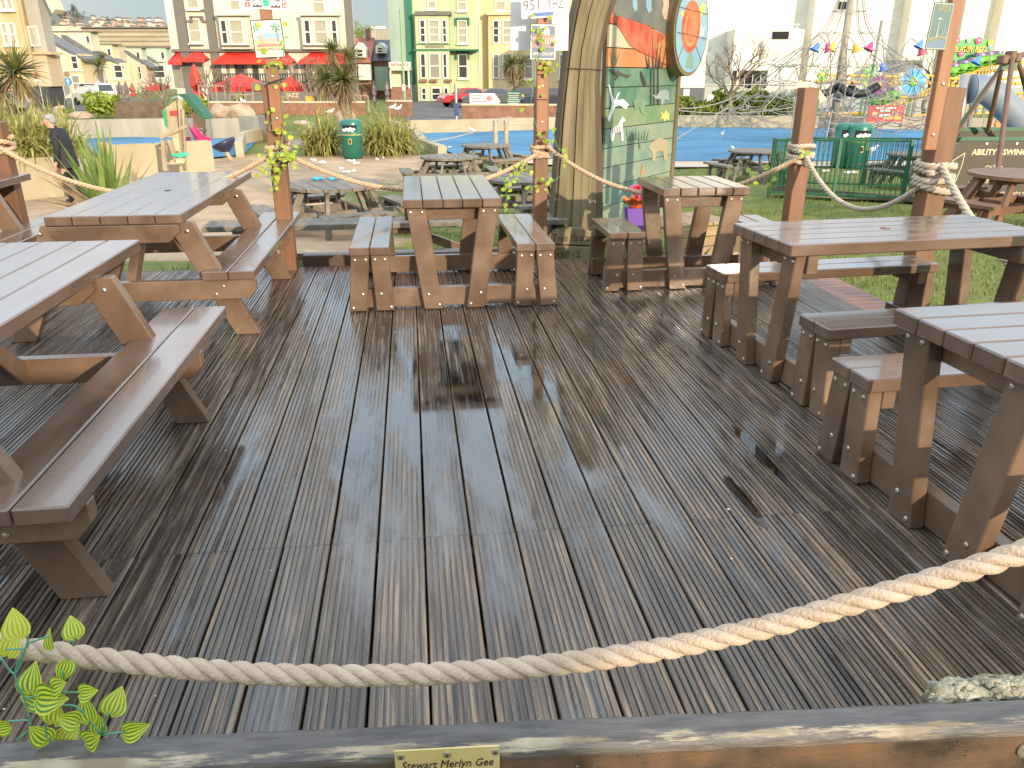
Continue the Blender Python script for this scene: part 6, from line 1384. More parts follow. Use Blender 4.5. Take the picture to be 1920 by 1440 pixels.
flat('green_roof', [(331,176),(350,176),(386,222),(378,224),(345,186)], plain('dark_green_tarp',(.03,.13,.08),.6), .5, .6); flat('green_tray', [(320,289),(345,286),(350,292),(340,296),(325,293)], plain('play_green2',(.07,.48,.30),.4), -.15, .2); flat('little_cream_box', [(329,297),(346,297),(345,306),(330,306)], plain('cream_panel',(.66,.55,.36),.5), -.1, .12)
MB().tube(smooth_path([L_(322,186,.1),L_(334,183,.1),(L_(341,200,.1)),L_(344,235,.1)],6),.03,7).build('steel_grab_rail', STEEL, o, smooth=True)
d = 24.5; g = P(365,272,d); o = bthing('slide', 'small magenta slide beside the play tower', 'slide', (g[0],d,-.9)); L_ = lambda px, py, dd=0: (P(px,py,d+dd)[0]-g[0], dd, P(px,py,d+dd)[2]+.9); MAG = plain('magenta_plastic',(.62,.04,.16),.35)
b = MB(); pth = [(354,240),(360,252),(368,262),(378,268),(386,270)]
for s, dd in ((0,0),(1,.5)):
    pass
for i in range(len(pth)-1):
    A, Bq = L_(*pth[i]), L_(*pth[i+1]); b.add([(A[0],0,A[2]),(Bq[0],0,Bq[2]),(Bq[0],.5,Bq[2]),(A[0],.5,A[2]),(A[0],0,A[2]+.16),(Bq[0],0,Bq[2]+.12),(A[0],.5,A[2]+.16),(Bq[0],.5,Bq[2]+.12)],[(0,1,2,3),(0,1,5,4),(3,2,7,6)])
b.build('chute', MAG, o); MB().box(-.35,-.28,0,.5,0,.75).build('ladder_side', MAG, o); MB().box(-.62,-.56,0,.5,0,.72).build('ladder_side', MAG, o)
for k in range(3): MB().box(-.558,-.352,.1,.4,.15+.2*k,.20+.2*k).build('rung', MAG, o)
d = 27; g = P(375,268,d); o = bthing('wooden_throne', 'slatted wooden chair on posts behind the slide', 'chair', (g[0],d,-.9)); L_ = lambda px, py, dd=0: (P(px,py,d+dd)[0]-g[0], dd, P(px,py,d+dd)[2]+.9); DKW = plain('dark_chair_wood',(.14,.09,.05),.7)
for x in (366,384): MB().bar(Vector(L_(x,266)),Vector(L_(x-2,214)),.07,.07,(0,1,0)).build('leg', DKW, o)
for k in range(5): MB().bar(Vector(L_(368+3.2*k,240)),Vector(L_(366+3.4*k,214+abs(k-2))),.055,.03,(0,1,0)).build('back_slat', DKW, o)
MB().box(L_(364,244)[0],L_(387,244)[0],-.25,.05,L_(375,246)[2],L_(375,242)[2]).build('seat', DKW, o)
d = 25.5; g = P(420,290,d); o = bthing('spinner_bowl', 'tilted navy spinner bowl on a leaning pole', 'spinner', (g[0],d,-.9)); k = d/FPX*1.05; NAVY = plain('navy_plastic',(.025,.03,.07),.4)
b = MB().lathe([(.03,-.34),(.20,-.26),(.33,-.12),(.38,0),(.35,.0),(.30,-.1),(.02,-.28)],18); b.xform(Matrix.Translation((.02,0,.56)) @ Matrix.Rotation(rad(-24),4,'Y')); b.build('bowl', NAVY, o, smooth=True); MB().tube([(.20,0,0),(.08,0,.25)],.07,9).build('pole', PLAYW, o)
d = 24; g = P(197,282,d); o = bthing('orange_climber', 'orange play shape on the left blue surface', 'play shape', (g[0],d,-.9)); kk = d/FPX*1.05
MB().prism([(-.32,0),(.34,0),(.34,.32),(.22,.40),(.05,.42),(-.05,.62),(-.16,.64),(-.22,.40)],0,.35).build('block', plain('orange_plastic',(.72,.24,.05),.4), o, bevel=.02)
d = 22.6; g = P(276,284,d); o = bthing('climbing_hump', 'tan half-round climbing hump with hand holds', 'play shape', (g[0],d,-.9)); TANC = plain('tan_climber',(.62,.46,.24),.55)
MB().prism([(.42*math.cos(a)*(1.0 if a > 1.57 else 1.05), .52*math.sin(a)) for a in [math.pi*i/14 for i in range(15)]],0,.4).build('hump', TANC, o, bevel=.02)
for i,(x,z) in enumerate(((-.2,.2),(0,.35),(.15,.15),(.05,.1),(-.1,.42),(.22,.28))): MB().blob((x,-.01,z),(.03,.02,.03),1,.2,i).build('hand_hold', PLAYW, o)
# the man in black: one skinned figure
def person():
    d = 16.6; g = P(140, 372, d); o = bthing('person', 'man in a black coat walking left with head bowed behind the rope', 'person', (g[0], d, ground_z(g[0], d)-.02), rad(180))
    J = {'pel':((0,0,.92),.15),'abd':((.01,0,1.10),.165),'che':((.05,0,1.30),.18),'nek':((.12,0,1.47),.075),'hd0':((.19,0,1.55),.085),'hd1':((.235,0,1.63),.098),'hd2':((.215,0,1.70),.075),
      'shL':((.07,.19,1.40),.085),'elL':((.02,.24,1.12),.062),'wrL':((.10,.23,.88),.048),'shR':((.07,-.19,1.40),.085),'elR':((.0,-.24,1.12),.062),'wrR':((.09,-.23,.87),.048),
      'hpL':((0,.09,.86),.115),'knL':((.08,.09,.49),.078),'anL':((.0,.09,.09),.055),'toL':((.15,.10,.045),.045),'hpR':((0,-.09,.86),.115),'knR':((-.02,-.09,.48),.078),'anR':((-.20,-.09,.12),.055),'toR':((-.06,-.10,.05),.045)}
    E_ = [('pel','abd'),('abd','che'),('che','nek'),('nek','hd0'),('hd0','hd1'),('hd1','hd2'),('che','shL'),('shL','elL'),('elL','wrL'),('che','shR'),('shR','elR'),('elR','wrR'),('pel','hpL'),('hpL','knL'),('knL','anL'),('anL','toL'),('pel','hpR'),('hpR','knR'),('knR','anR'),('anR','toR')]
    for s, y in (('L',.23),('R',-.23)):
        wx, wz = J['wr'+s][0][0], J['wr'+s][0][2]; J['pa'+s] = ((wx+.015,y,wz-.075),.034); E_.append(('wr'+s,'pa'+s))
        for f in range(4):
            yy = y+(f-1.5)*.021; ln = (.055,.065,.062,.05)[f]; J[f'f{s}{f}a'] = ((wx+.02,yy,wz-.105),.0105); J[f'f{s}{f}b'] = ((wx+.035,yy,wz-.105-ln),.009); J[f'f{s}{f}c'] = ((wx+.06,yy,wz-.115-ln*1.5),.008); E_ += [('pa'+s,f'f{s}{f}a'),(f'f{s}{f}a',f'f{s}{f}b'),(f'f{s}{f}b',f'f{s}{f}c')]
        J[f't{s}'] = ((wx+.055,y,wz-.075),.011); J[f't{s}b'] = ((wx+.075,y,wz-.115),.0095); E_ += [('pa'+s,f't{s}'),(f't{s}',f't{s}b')]
    keys = list(J); me = bpy.data.meshes.new('body'); me.from_pydata([J[k][0] for k in keys], [(keys.index(a),keys.index(c)) for a,c in E_], [])
    ob = bpy.data.objects.new('tmp', me); COL.objects.link(ob); sk = ob.modifiers.new('skin','SKIN'); ss = ob.modifiers.new('sub','SUBSURF'); ss.levels = 2; ss.render_levels = 2
    for i, k in enumerate(keys):
        v = me.skin_vertices[0].data[i]; v.radius = (J[k][1],)*2; v.use_root = (k == 'pel')
    bpy.context.view_layer.update(); ev = ob.evaluated_get(bpy.context.evaluated_depsgraph_get()); m2 = bpy.data.meshes.new_from_object(ev); bpy.data.objects.remove(ob)
    SKIN = plain('skin', (.55,.30,.20), .5); CO = pbr('black_coat',(.010,.010,.012),(.022,.021,.023),scale=12,rough=.75,bump=.3,bscale=20); TR = plain('dark_trousers',(.012,.012,.016),.8); SH = plain('dark_shoes',(.02,.015,.012),.4)
    for m_ in (SKIN, CO, TR, SH): m2.materials.append(m_)
    for p in m2.polygons:
        c = p.center; p.use_smooth = True
        p.material_index = 0 if (c.z > 1.50 and c.x > .10) or (c.z < .86 and abs(c.y) > .165 and c.z > .6) else (3 if c.z < .085 else (2 if c.z < .80 else 1))
    put('body', m2, o)
    HAIR = plain('grey_hair',(.32,.30,.28),.8); rnd = random.Random(4)
    b = MB(); b.blob((.175,0,1.70),(.098,.098,.075),3,.12,3); b.blob((.125,0,1.64),(.06,.092,.075),2,.15,5); b.build('hair', HAIR, o, smooth=True)
    for s in (-1,1): MB().blob((.20,s*.10,1.625),(.022,.014,.034),2,0).build('ear', SKIN, o, smooth=True); MB().blob((.318,s*.035,1.635),(.012,.014,.010),2,0).build('eye', plain('eye_dark',(.03,.02,.02),.3), o, smooth=True)
    MB().tube([(.315,0,1.640),(.350,0,1.600),(.322,0,1.590)],[.010,.017,.012],8).build('nose', SKIN, o, smooth=True); MB().blob((.300,0,1.560),(.012,.026,.006),2,0).build('mouth', plain('lip',(.40,.16,.13),.5), o, smooth=True)
    # knee-length coat skirt and turned-up collar
    b = MB(); n = 20; rows = ((1.12,.175,.20,.02),(1.0,.185,.215,.015),(.88,.20,.225,.01),(.74,.215,.235,.0))
    for z, rx, ry, cx in rows:
        for k in range(n): a = 2*math.pi*k/n; b.v.append((cx+rx*math.cos(a)*(1+.04*math.sin(5*a)), ry*math.sin(a)*(1+.03*math.sin(4*a)), z))
    b.f = [(r*n+k, r*n+(k+1)%n, (r+1)*n+(k+1)%n, (r+1)*n+k) for r in range(len(rows)-1) for k in range(n)]; b.build('coat_skirt', CO, o, smooth=True)
    MB().lathe([(.115,1.40),(.105,1.47),(.10,1.50),(.085,1.50),(.09,1.42)],16,(.10,0,0)).build('collar', CO, o, smooth=True)
person()
# ------------------------------------------------------------------ fence, sign board, swing, tunnel slide
FG = plain('green_fence_paint', (.020,.12,.05), .45)
def fence_run(t, a, c, h, n, posts=True):
    A, C_ = Vector(a), Vector(c); o = t.location
    for z in (.12, h): MB().bar(A+Vector((0,0,z)), C_+Vector((0,0,z)), .035, .035).build('rail', FG, t)
    b = MB()
    for k in range(n): q = A.lerp(C_, (k+.5)/n); b.tube([q+Vector((0,0,.12)), q+Vector((0,0,h))], .0075, 6)
    b.build('bars', FG, t)['kind'] = 'stuff'
    for k in range(3): q = A.lerp(C_, k/2); MB().bar(q, q+Vector((0,0,h+.03)), .05, .05).build('post', FG, t)
gA, gB, gC, gD = gnd(1440,372), gnd(1690,383), gnd(1484,352), gnd(1750,360); gE = gnd(1960,396)
fo = bthing('bar_fence', 'green steel bar fence round the soil bed at right', 'fence', gA); rel = lambda v: Vector((v[0]-gA[0], v[1]-gA[1], v[2]-gA[2]))
fence_run(fo, rel(gA), rel(gB), 1.08, 27); fence_run(fo, rel(gC), rel(gD), 1.08, 28); fence_run(fo, rel(gA), rel(gC), 1.08, 20)
sheet('soil_bed', [tuple(v[:2]) for v in (gA, gB, gE, gE.lerp(gD,.25), gB.lerp(gD,.22), gA.lerp(gC,.30))], pbr('dark_soil',(.03,.021,.014),(.065,.046,.03),scale=8,rough=.95,bump=.8,bscale=20,world=True,spec=.08), max(gA[2],gB[2])+.05, 'dark soil bed inside the green fence')
bd = 13.4; a0 = P(1790,265,bd); a1 = P(2080,265,bd); zb_ = P(1850,392,bd)[2]; zt_ = P(1850,264,bd)[2]; bc = (a0[0]+a1[0])/2
ab = bthing('swing_sign_board', 'brown board with cream lettering about the ability swing', 'sign', (bc, bd, zb_)); BRB = pbr('brown_board',(.048,.034,.022),(.066,.047,.030),scale=1.5,rough=.5); CRL = plain('cream_lettering',(.72,.60,.36),.5); w = (a1[0]-a0[0])/2; hh = zt_-zb_
box('panel', BRB, ab, -w, w, -.02, .02, 0, hh, .004); box('top_rail', FG, ab, -w, w, -.035, .035, hh+.002, hh+.06); box('bottom_rail', FG, ab, -w, w, -.035, .035, -.08, -.002)
for x in (-w-.04, w+.04): box('frame_post', FG, ab, x-.035, x+.035, -.035, .035, -.35, hh+.08)
xb = lambda px: P(px,300,bd)[0]-bc; zb2 = lambda py: P(1850,py,bd)[2]-zb_
def abt(s, px0, px1, py, hpx, **k): text('lettering', s, hpx*bd/FPX*1.02, CRL, ab, ((xb(px0)+xb(px1))/2, -.0225, zb2(py)), width=xb(px1)-xb(px0), ext=.001, **k)
abt('ABILITY',1818,1864,290,10,bold=.004); abt('SWING',1876,1921,290,10,bold=.004); abt('GL Jones',1848,1888,322,12,shear=.25); abt('Playgrounds',1832,1905,337,8,shear=.2); abt('www.gljones-playgrounds.co.uk',1822,1925,343,4); abt('Every child deserves the right to play',1794,1960,364,6); abt("And if they're not playing howl I cl",1794,1960,376,6)
b = MB()
def lg(pts, w_=.012):
    for p, q in zip(pts, pts[1:]): b.bar((xb(p[0]),-.024,zb2(p[1])),(xb(q[0]),-.024,zb2(q[1])),.004,w_,(0,0,1) if abs(p[0]-q[0])>abs(p[1]-q[1]) else (1,0,0))
lg([(1782,304),(1800,290),(1805,286),(1804,310),(1798,340),(1785,367),(1768,360)]); lg([(1781,334),(1795,341)]); lg([(1770,350),(1780,340),(1784,356)])
b.build('swing_emblem', CRL, ab)
lg2 = MB()
for p, q in zip([(1845,324),(1850,318),(1868,308),(1880,312),(1886,322)],[(1850,318),(1868,308),(1880,312),(1886,322),(1845,324)]): lg2.bar((xb(p[0]),-.024,zb2(p[1])),(xb(q[0]),-.024,zb2(q[1])),.004,.008,(0,0,1))
lg2.build('roof_logo', CRL, ab)
for x in (1785,1842,1898): MB().lathe([(.02,0),(.02,.01)],10).xform(Matrix.Translation((xb(x),-.02,hh-.04))@Matrix.Rotation(math.pi/2,4,'X')).build('bolt', BOLT, ab)
b2 = P(1800,242,15.2); bb = bthing('rear_swing_board', 'plain brown board with green rail behind the lettered one', 'board', (b2[0],15.2,P(1850,262,15.2)[2]-.5)); hz2 = P(1850,246,15.2)[2]-(P(1850,262,15.2)[2]-.5)
box('panel', BRB, bb, 0, 3.0, -.02, .02, 0, hz2); box('top_rail', FG, bb, 0, 3.0, -.035, .035, hz2+.002, hz2+.07)
sw = bthing('playground_swing', 'brown and green steel swing frame rising above the brown board', 'swing', (P(1890,330,14)[0],14,ground_z(8,14))); so = sw.location; S0 = (P(1890,330,14)[0],14,ground_z(8,14)); SWB = pbr('brown_steel',(.15,.075,.046),(.20,.105,.066),scale=3,rough=.55); SWG = plain('green_steel',(.035,.13,.06),.4)
def sp_(px, py, d): q = P(px,py,d); return Vector((q[0]-S0[0], q[1]-S0[1], q[2]-S0[2]))
for (a, da, c, dc, r, m_) in (((1889,108),14,(1790,250),14.4,.045,SWB),((1882,118),13.9,(1783,262),14.2,.035,SWG),((1892,106),13.8,(1778,275),13.8,.03,SWB),((1880,120),14.1,(1852,246),15,.05,SWB),((1899,104),13.4,(1864,372),12.2,.05,SWB),((1903,104),14,(1985,300),14.6,.05,SWB),((1906,112),14.2,(1960,250),15.2,.045,SWG),((1910,118),14.3,(1945,260),15.6,.04,SWB)): MB().tube([sp_(*a,da), sp_(*c,dc)], r*.78, 9).build('frame_leg', m_, sw)
MB().tube([sp_(1889,108,13.4), sp_(1905,106,13.4), sp_(2090,60,13.4)], .045, 9).build('top_beam', SWB, sw)
for a in ((1880,112),(1895,104),(1905,108)): q = sp_(*a,13.45); MB().box(q.x-.055,q.x+.055,q.y-.1,q.y+.1,q.z-.07,q.z+.07).build('head_bracket', SWB, sw, bevel=.02)
q = sp_(1892,122,13.6); MB().box(q.x-.12,q.x+.12,q.y-.03,q.y+.03,q.z-.07,q.z+.07).build('gusset', SWG, sw)
TUB = pbr('grey_blue_tube',(.17,.20,.24),(.22,.25,.29),scale=1,rough=.6); d = 27; t0 = P(1815,265,d); ts = bthing('tunnel_slide', 'grey-blue tunnel slide behind the swing frame', 'slide', (t0[0],d,-.9)); tp = lambda px,py,dd=0: Vector((P(px,py,d+dd)[0]-t0[0],dd,P(px,py,d+dd)[2]+.9))
MB().tube(smooth_path([tp(1818,167),tp(1840,166),tp(1858,174),tp(1885,198),tp(1930,245),tp(1975,270)],6), .42, 18).build('tube', TUB, ts, smooth=True); MB().lathe([(.45,-.03),(.45,.03)],20).xform(Matrix.Translation(tp(1822,167))@Matrix.Rotation(math.pi/2,4,'Y')).build('flange', TUB, ts); MB().tube([tp(1793,275),tp(1810,140)],.15,12).build('steel_post', STEEL, ts, smooth=True); MB().tube([tp(1812,275),tp(1822,195)],.07,8).build('support', STEEL, ts)
MB().lathe([(.3,-.05),(.34,0),(.3,.05)],16).xform(Matrix.Translation(tp(1882,232,1.5))@Matrix.Rotation(math.pi/2,4,'X')).build('orange_ring', plain('orange_plastic',(.72,.24,.05),.4), ts)
# ------------------------------------------------------------------ rope net tower
NETM = plain('net_rope', (.33,.29,.25), .8); d = 33.5; g = P(1557,268,d); nt_ = bthing('net_tower', 'climbing net pyramid hung from a tall mast on the blue surface', 'climbing net', (g[0],d,-.9)); N0 = g[0]; mh = P(1612,-90,d)[2]+.9
MB().tube([(0,0,0),(0,0,mh)],[.16,.12],12).build('mast', pbr('mast_timber',(.30,.24,.17),(.40,.33,.25),scale=3,rough=.6), nt_, smooth=True)
hz_ = lambda py: P(1570,py,d)[2]+.9
rng = [(mh*.98,.1),(hz_(20),.6),(hz_(60),1.0),(hz_(90),1.7),(hz_(120),2.6),(hz_(150),3.3),(hz_(178),4.0),(hz_(200),4.6),(hz_(218),4.5),(hz_(232),3.4)]
NR = 12
for k in range(NR):
    a = 2*math.pi*(k+.3)/NR; MB().tube(smooth_path([(r*math.cos(a),r*math.sin(a)*.8,z) for z,r in rng],4), .018, 5).build('radial_rope', NETM, nt_)
for j, (z, r) in enumerate(rng[1:]):
    pts_ = []
    for k in range(NR*4+1):
        a = 2*math.pi*(k/4+.3)/NR; s = .16*math.sin(math.pi*((k/4)%1))*(r/3); pts_.append((r*math.cos(a)*(1-s*.15),r*math.sin(a)*.8*(1-s*.15),z-s))
    MB().tube(pts_, .016, 5, False).build('ring_rope', NETM, nt_)
b = MB(); rnd = random.Random(9)
for j in range(3, len(rng)-1):
    (za_, ra_), (zc_, rc2) = rng[j], rng[j+1]
    for k in range(NR):
        for s in (-.5,.5):
            a, c = 2*math.pi*k/NR, 2*math.pi*(k+s)/NR; b.tube([(ra_*math.cos(a)*.93,ra_*math.sin(a)*.74,za_-.15),((ra_+rc2)/2*math.cos((a+c)/2)*.86,(ra_+rc2)/2*math.sin((a+c)/2)*.68,(za_+zc_)/2-.3),(rc2*math.cos(c)*.93,rc2*math.sin(c)*.74,zc_-.1)],.012,4,False)
for k in range(60):
    a = rnd.uniform(0,6.28); r1 = rnd.uniform(.3,3); z1 = hz_(rnd.uniform(90,190)); a2 = a+rnd.gauss(0,.6); r2 = rnd.uniform(.3,4.5); z2 = hz_(rnd.uniform(120,215)); b.tube(hang((r1*math.cos(a),r1*math.sin(a),z1),(r2*math.cos(a2),r2*math.sin(a2),z2),.1,4),.012,4,False)
b.build('inner_net', NETM, nt_)['kind'] = 'stuff'
for k in range(6):
    a = 2*math.pi*k/6+.2; MB().tube([(4.6*math.cos(a),3.7*math.sin(a),hz_(200)),(6.9*math.cos(a),5.4*math.sin(a),.0)],.022,5).build('anchor_rope', NETM, nt_)
for zz, x1, z1, sg in ((hz_(88),-7.2,hz_(196),.9),(hz_(200),-7.3,hz_(200),.25),(hz_(88),6.6,hz_(190),.8)): MB().tube(hang((-1.6 if x1<0 else 1.6,0,zz),(x1,0,z1),sg,12),.022,5).build('long_rope', NETM, nt_)
RUB = plain('black_rubber_seat',(.02,.02,.02),.6)
for x, y, s in ((-.9,-.5,1),(.5,-.7,1.1),(1.2,.4,.8)): MB().tube(smooth_path([(x-.75*s,y,hz_(158)),(x-.35*s,y-.1,hz_(172)),(x+.2*s,y-.1,hz_(174)),(x+.7*s,y,hz_(160))],6),.14*s,12).build('rubber_nest', RUB, nt_, smooth=True)
MB().tube([(1.6,1.0,0),(1.75,1.0,hz_(35))],.06,8).build('side_pole', STEEL, nt_)
# ------------------------------------------------------------------ children's coaster and its decorations
YELS = plain('yellow_steel',(.72,.42,.02),.45); d = 45; rc = bthing('roller_coaster', 'yellow tubular track of the small caterpillar coaster', 'roller coaster', (P(1700,230,d)[0],d,-.95)); R0 = P(1700,230,d)[0]
rp = lambda px,py,dd=0: Vector((P(px,py,d+dd)[0]-R0,dd,P(px,py,d+dd)[2]+.95))
tracks = [[(1535,140),(1600,142),(1680,144),(1740,142),(1790,148),(1850,150),(1960,140)],[(1650,196),(1690,184),(1730,172),(1770,156),(1810,142),(1850,125),(1890,118),(1960,116)],[(1545,214),(1620,212),(1690,218),(1760,212),(1800,204),(1960,196)],[(1780,160),(1830,168),(1900,175),(1960,172)]]
for ti, tr in enumerate(tracks):
    for dd in (0,.9):
        pth_ = smooth_path([rp(x,y,dd+ti*.6) for x,y in tr],6); MB().tube(pth_,.07,7).build('rail', YELS, rc, smooth=True)
    pa_, pb_ = smooth_path([rp(x,y,ti*.6) for x,y in tr],6), smooth_path([rp(x,y,.9+ti*.6) for x,y in tr],6); b = MB()
    for i in range(0,len(pa_),1): b.bar(pa_[i],pb_[i],.07,.07); b.bar(pa_[i]-Vector((0,0,.32)),pa_[i],.05,.05,(0,1,0))
    pz = [p-Vector((0,-.45,.34)) for p in pa_]; b.tube(pz,.09,7); b.build('track_ties', YELS, rc)['kind']='stuff'
    for i in range(3,len(pa_),7): MB().tube([pa_[i]-Vector((0,-.45,.3)), Vector((pa_[i].x,pa_[i].y+.45,0))],.07,7).build('support', STEEL, rc)
CATG = plain('caterpillar_green',(.16,.50,.04),.35); CATP = plain('caterpillar_purple',(.22,.14,.30),.4)
for i,(px,py,l) in enumerate(((1648,186,'lowest caterpillar coaster car left of the blue daisy'),(1666,180,'caterpillar coaster car second from the bottom'),(1683,173,'caterpillar coaster car just left of the blue daisy'),(1782,132,'caterpillar coaster car right of the poster post'),(1797,128,'second caterpillar car right of the poster post'),(1816,122,'caterpillar car below the ride sign, left'),(1832,117,'caterpillar car below the ride sign, right'),(1848,108,'caterpillar car left of the swing top'),(1864,106,'caterpillar car just left of the swing top'),(1880,104,'frontmost caterpillar car above the swing frame'))):
    q = P(px,py+13,d-.1); o = bthing('coaster_car', l, 'coaster car', (q[0],d+.6,q[2]-.05), 0, 'green caterpillar coaster cars'); MB().tube([(-.34,0,.36),(-.30,0,.30),(0,0,.26),(.30,0,.30),(.34,0,.36)],[.05,.30,.36,.30,.05],12).build('body', CATG, o, smooth=True); MB().lathe([(.33,.48),(.30,.62),(.24,.62),(.26,.48)],14).build('cockpit_rim', CATP, o); MB().blob((0,0,.55),(.22,.22,.10),2,.2,i).build('seat', plain('tan_seat',(.36,.24,.12),.6), o)
    for s in (-1,1): MB().lathe([(.10,-.03),(.10,.03)],10,(s*.2,-.38,.14)).xform(Matrix.Identity(4)).build('wheel', RUB, o)
d2 = 46; q0 = P(1777,112,d2); q1 = P(1862,72,d2); cx = (q0[0]+q1[0])/2; bs = bthing('ride_sign', 'green lobed ride sign with yellow lettering and pink flowers', 'sign', (cx,d2,q0[2])); ws, hs_ = (q1[0]-q0[0])/2, q1[2]-q0[2]
GSN = plain('sign_green',(.06,.36,.08),.45); MB().prism([(-ws,0),(ws*.5,-.12),(ws,.25),(ws*.98,hs_*.72),(ws*.6,hs_*.98),(0,hs_*1.02),(-ws*.5,hs_*.92),(-ws*.95,hs_*.7)],0,.12).build('board', GSN, bs)
YL = plain('yellow_letter',(.90,.72,.05),.4); text('lettering','BUGGY BEES',hs_*.27,plain('letter_shadow',(.04,.03,.02),.5),bs,(.03,-.012,hs_*.34),width=ws*1.62,ext=.01,shear=.15,bold=.03); text('lettering','BUGGY BEES',hs_*.27,YL,bs,(0,-.035,hs_*.36),width=ws*1.6,ext=.012,shear=.15)
def flower(t, c, r, n, pm, cm, y=-.06, wide=.34):
    b = MB()
    for k in range(n):
        a = 2*math.pi*k/n; ca, sa = math.cos(a), math.sin(a); px_, pz_ = -sa, ca; rr = r*(.92+.16*(k%2)); yo = y - .04*r*(k%2)
        b.add([(c[0]+ca*r*.2, yo, c[1]+sa*r*.2),(c[0]+ca*rr*.65+px_*r*wide*.5, yo-.05*r, c[1]+sa*rr*.65+pz_*r*wide*.5),(c[0]+ca*rr, yo+.05*r, c[1]+sa*rr),(c[0]+ca*rr*.65-px_*r*wide*.5, yo-.02*r, c[1]+sa*rr*.65-pz_*r*wide*.5)],[(0,1,2,3)])
    b.build('petals', pm, t); MB().blob((c[0],y-.06*r,c[1]),(r*.32,r*.14,r*.32),2,.1,1).build('flower_centre', cm, t, smooth=True)
PK = plain('pink_flower',(.80,.08,.28),.45); WH2 = plain('white_flower',(.80,.74,.60),.5)
for (px, py, r) in ((1794,76,5),(1834,76,6),(1801,101,5)): q = P(px,py,d2); flower(bs,(q[0]-cx,q[2]-q0[2]),r*d2/FPX*1.05,10,PK,WH2,-.08,.6)
for (px, py, r, m_) in ((1781,94,4,YL),(1815,76,4,WH2),(1856,80,5,YL),(1816,90,4,plain('orange_flower',(.85,.35,.04),.5)),(1855,87,4,plain('sky_flower',(.20,.55,.70),.5)),(1834,98,4,YL)): q = P(px,py,d2); flower(bs,(q[0]-cx,q[2]-q0[2]),r*d2/FPX*1.05,8,m_,YL,-.10,.6)
for s in (-.7,.7): MB().tube([(ws*s,.2,.3),(ws*s,.2,-q0[2]-.95)],.06,7).build('sign_post', STEEL, bs)
for i,(px,py,r,n_,pm,cm,l) in enumerate(((1711,153,24,20,plain('blue_petal',(.16,.46,.75),.4),plain('lime_centre',(.28,.55,.06),.5),'large light-blue daisy ornament on the ride'),(1645,158,18,16,plain('purple_petal',(.28,.07,.22),.4),plain('gold_centre',(.75,.45,.05),.5),'purple daisy ornament on the ride'),(1634,134,13,10,plain('green_petal',(.08,.48,.08),.4),plain('lime_centre',(.28,.55,.06),.5),'green flower ornament above the purple daisy'),(1541,140,11,9,plain('green_petal',(.08,.48,.08),.4),YL,'green flower ornament left of the mast'),(1621,158,9,8,plain('green_petal',(.08,.48,.08),.4),YL,'small green flower ornament beside the purple daisy'))):
    q = P(px,py,43.5); o = bthing('flower_ornament', l, 'ornament', (q[0],43.5,-.95)); z = q[2]+.95; flower(o,(0,z),r*43.5/FPX*1.05,n_,pm,cm); MB().tube([(0,.05,0),(.05,.05,z)],.05,6).build('stalk', plain('stalk_green',(.05,.25,.06),.5), o)
for i,(px,py,c,l) in enumerate(((1531,87,(.10,.24,.62),'blue bell flower far left on the net'),(1552,88,(.70,.06,.22),'pink bell flower on the net'),(1561,86,(.85,.50,.04),'yellow bell flower beside the pink one'),(1604,88,(.85,.40,.04),'orange bell flower right of the mast'),(1632,86,(.72,.06,.22),'pink bell flower on the right of the net'),(1655,124,(.12,.26,.66),'blue bell flower low on the right of the net'),(1726,82,(.12,.30,.72),'blue bell flower left of the poster'),(1727,94,(.65,.10,.12),'red bell flower left of the poster'),(1834,112,(.10,.28,.75),'blue bell flower in front of the ride cars'))):  # bell-shaped flower ornaments on stalks, not lamps
    dd = 32; q = P(px,py,dd); o = bthing('bell_lamp', l, 'ornament', (q[0],dd,-.95), 0, 'coloured bell flower ornaments'); z = q[2]+.95; sgn = -1 if i%2 else 1; m_ = plain('bell_%d'%i, c, .4)
    bb_ = MB().lathe([(.02,.14),(.07,.10),(.10,0),(.13,-.08),(.20,-.15),(.19,-.16),(.05,.02)],10); bb_.xform(Matrix.Translation((0,0,z))@Matrix.Rotation(rad(25*sgn),4,'Y')); bb_.build('bell', m_, o, smooth=True); MB().tube(smooth_path([(.9*sgn,.3,0),(.8*sgn,.3,z*.7),(.45*sgn,.2,z+.35),(.04*sgn,0,z+.14)],5),.022,5).build('stalk', NETM, o)
q0, q1 = P(1626,228,39), P(1697,198,39); o = bthing('red_banner', 'red food banner with white lettering under the ride', 'banner', ((q0[0]+q1[0])/2,39,-.95)); w = (q1[0]-q0[0])/2; z0, z1 = q0[2]+.95, q1[2]+.95
box('cloth', plain('banner_red',(.62,.025,.02),.5), o, -w, w, -.01, .01, z0, z1)
box('print_line', FRAMEW, o, -w*.6,w*.5,-.016,-.012,z1-.13,z1-.07); box('print_line', FRAMEW, o, -w*.35,w*.2,-.016,-.012,z1-.26,z1-.18); box('print_line', FRAMEW, o, -w*.4,w*.25,-.016,-.012,z1-.50,z1-.38); box('print_picture', plain('banner_food',(.65,.35,.12),.5), o, w*.35,w*.7,-.016,-.012,z1-.44,z1-.22); box('print_picture', plain('banner_food',(.65,.35,.12),.5), o, -w*.8,-w*.5,-.016,-.012,z1-.5,z1-.28); box('print_strip', plain('banner_orange',(.80,.35,.04),.5), o, -w*.1,w*.9,-.016,-.012,z0+.1,z0+.25)
for s in (-1,1): MB().tube([(w*s,.05,0),(w*s,.05,z1+.1)],.04,6).build('banner_post', STEEL, o)
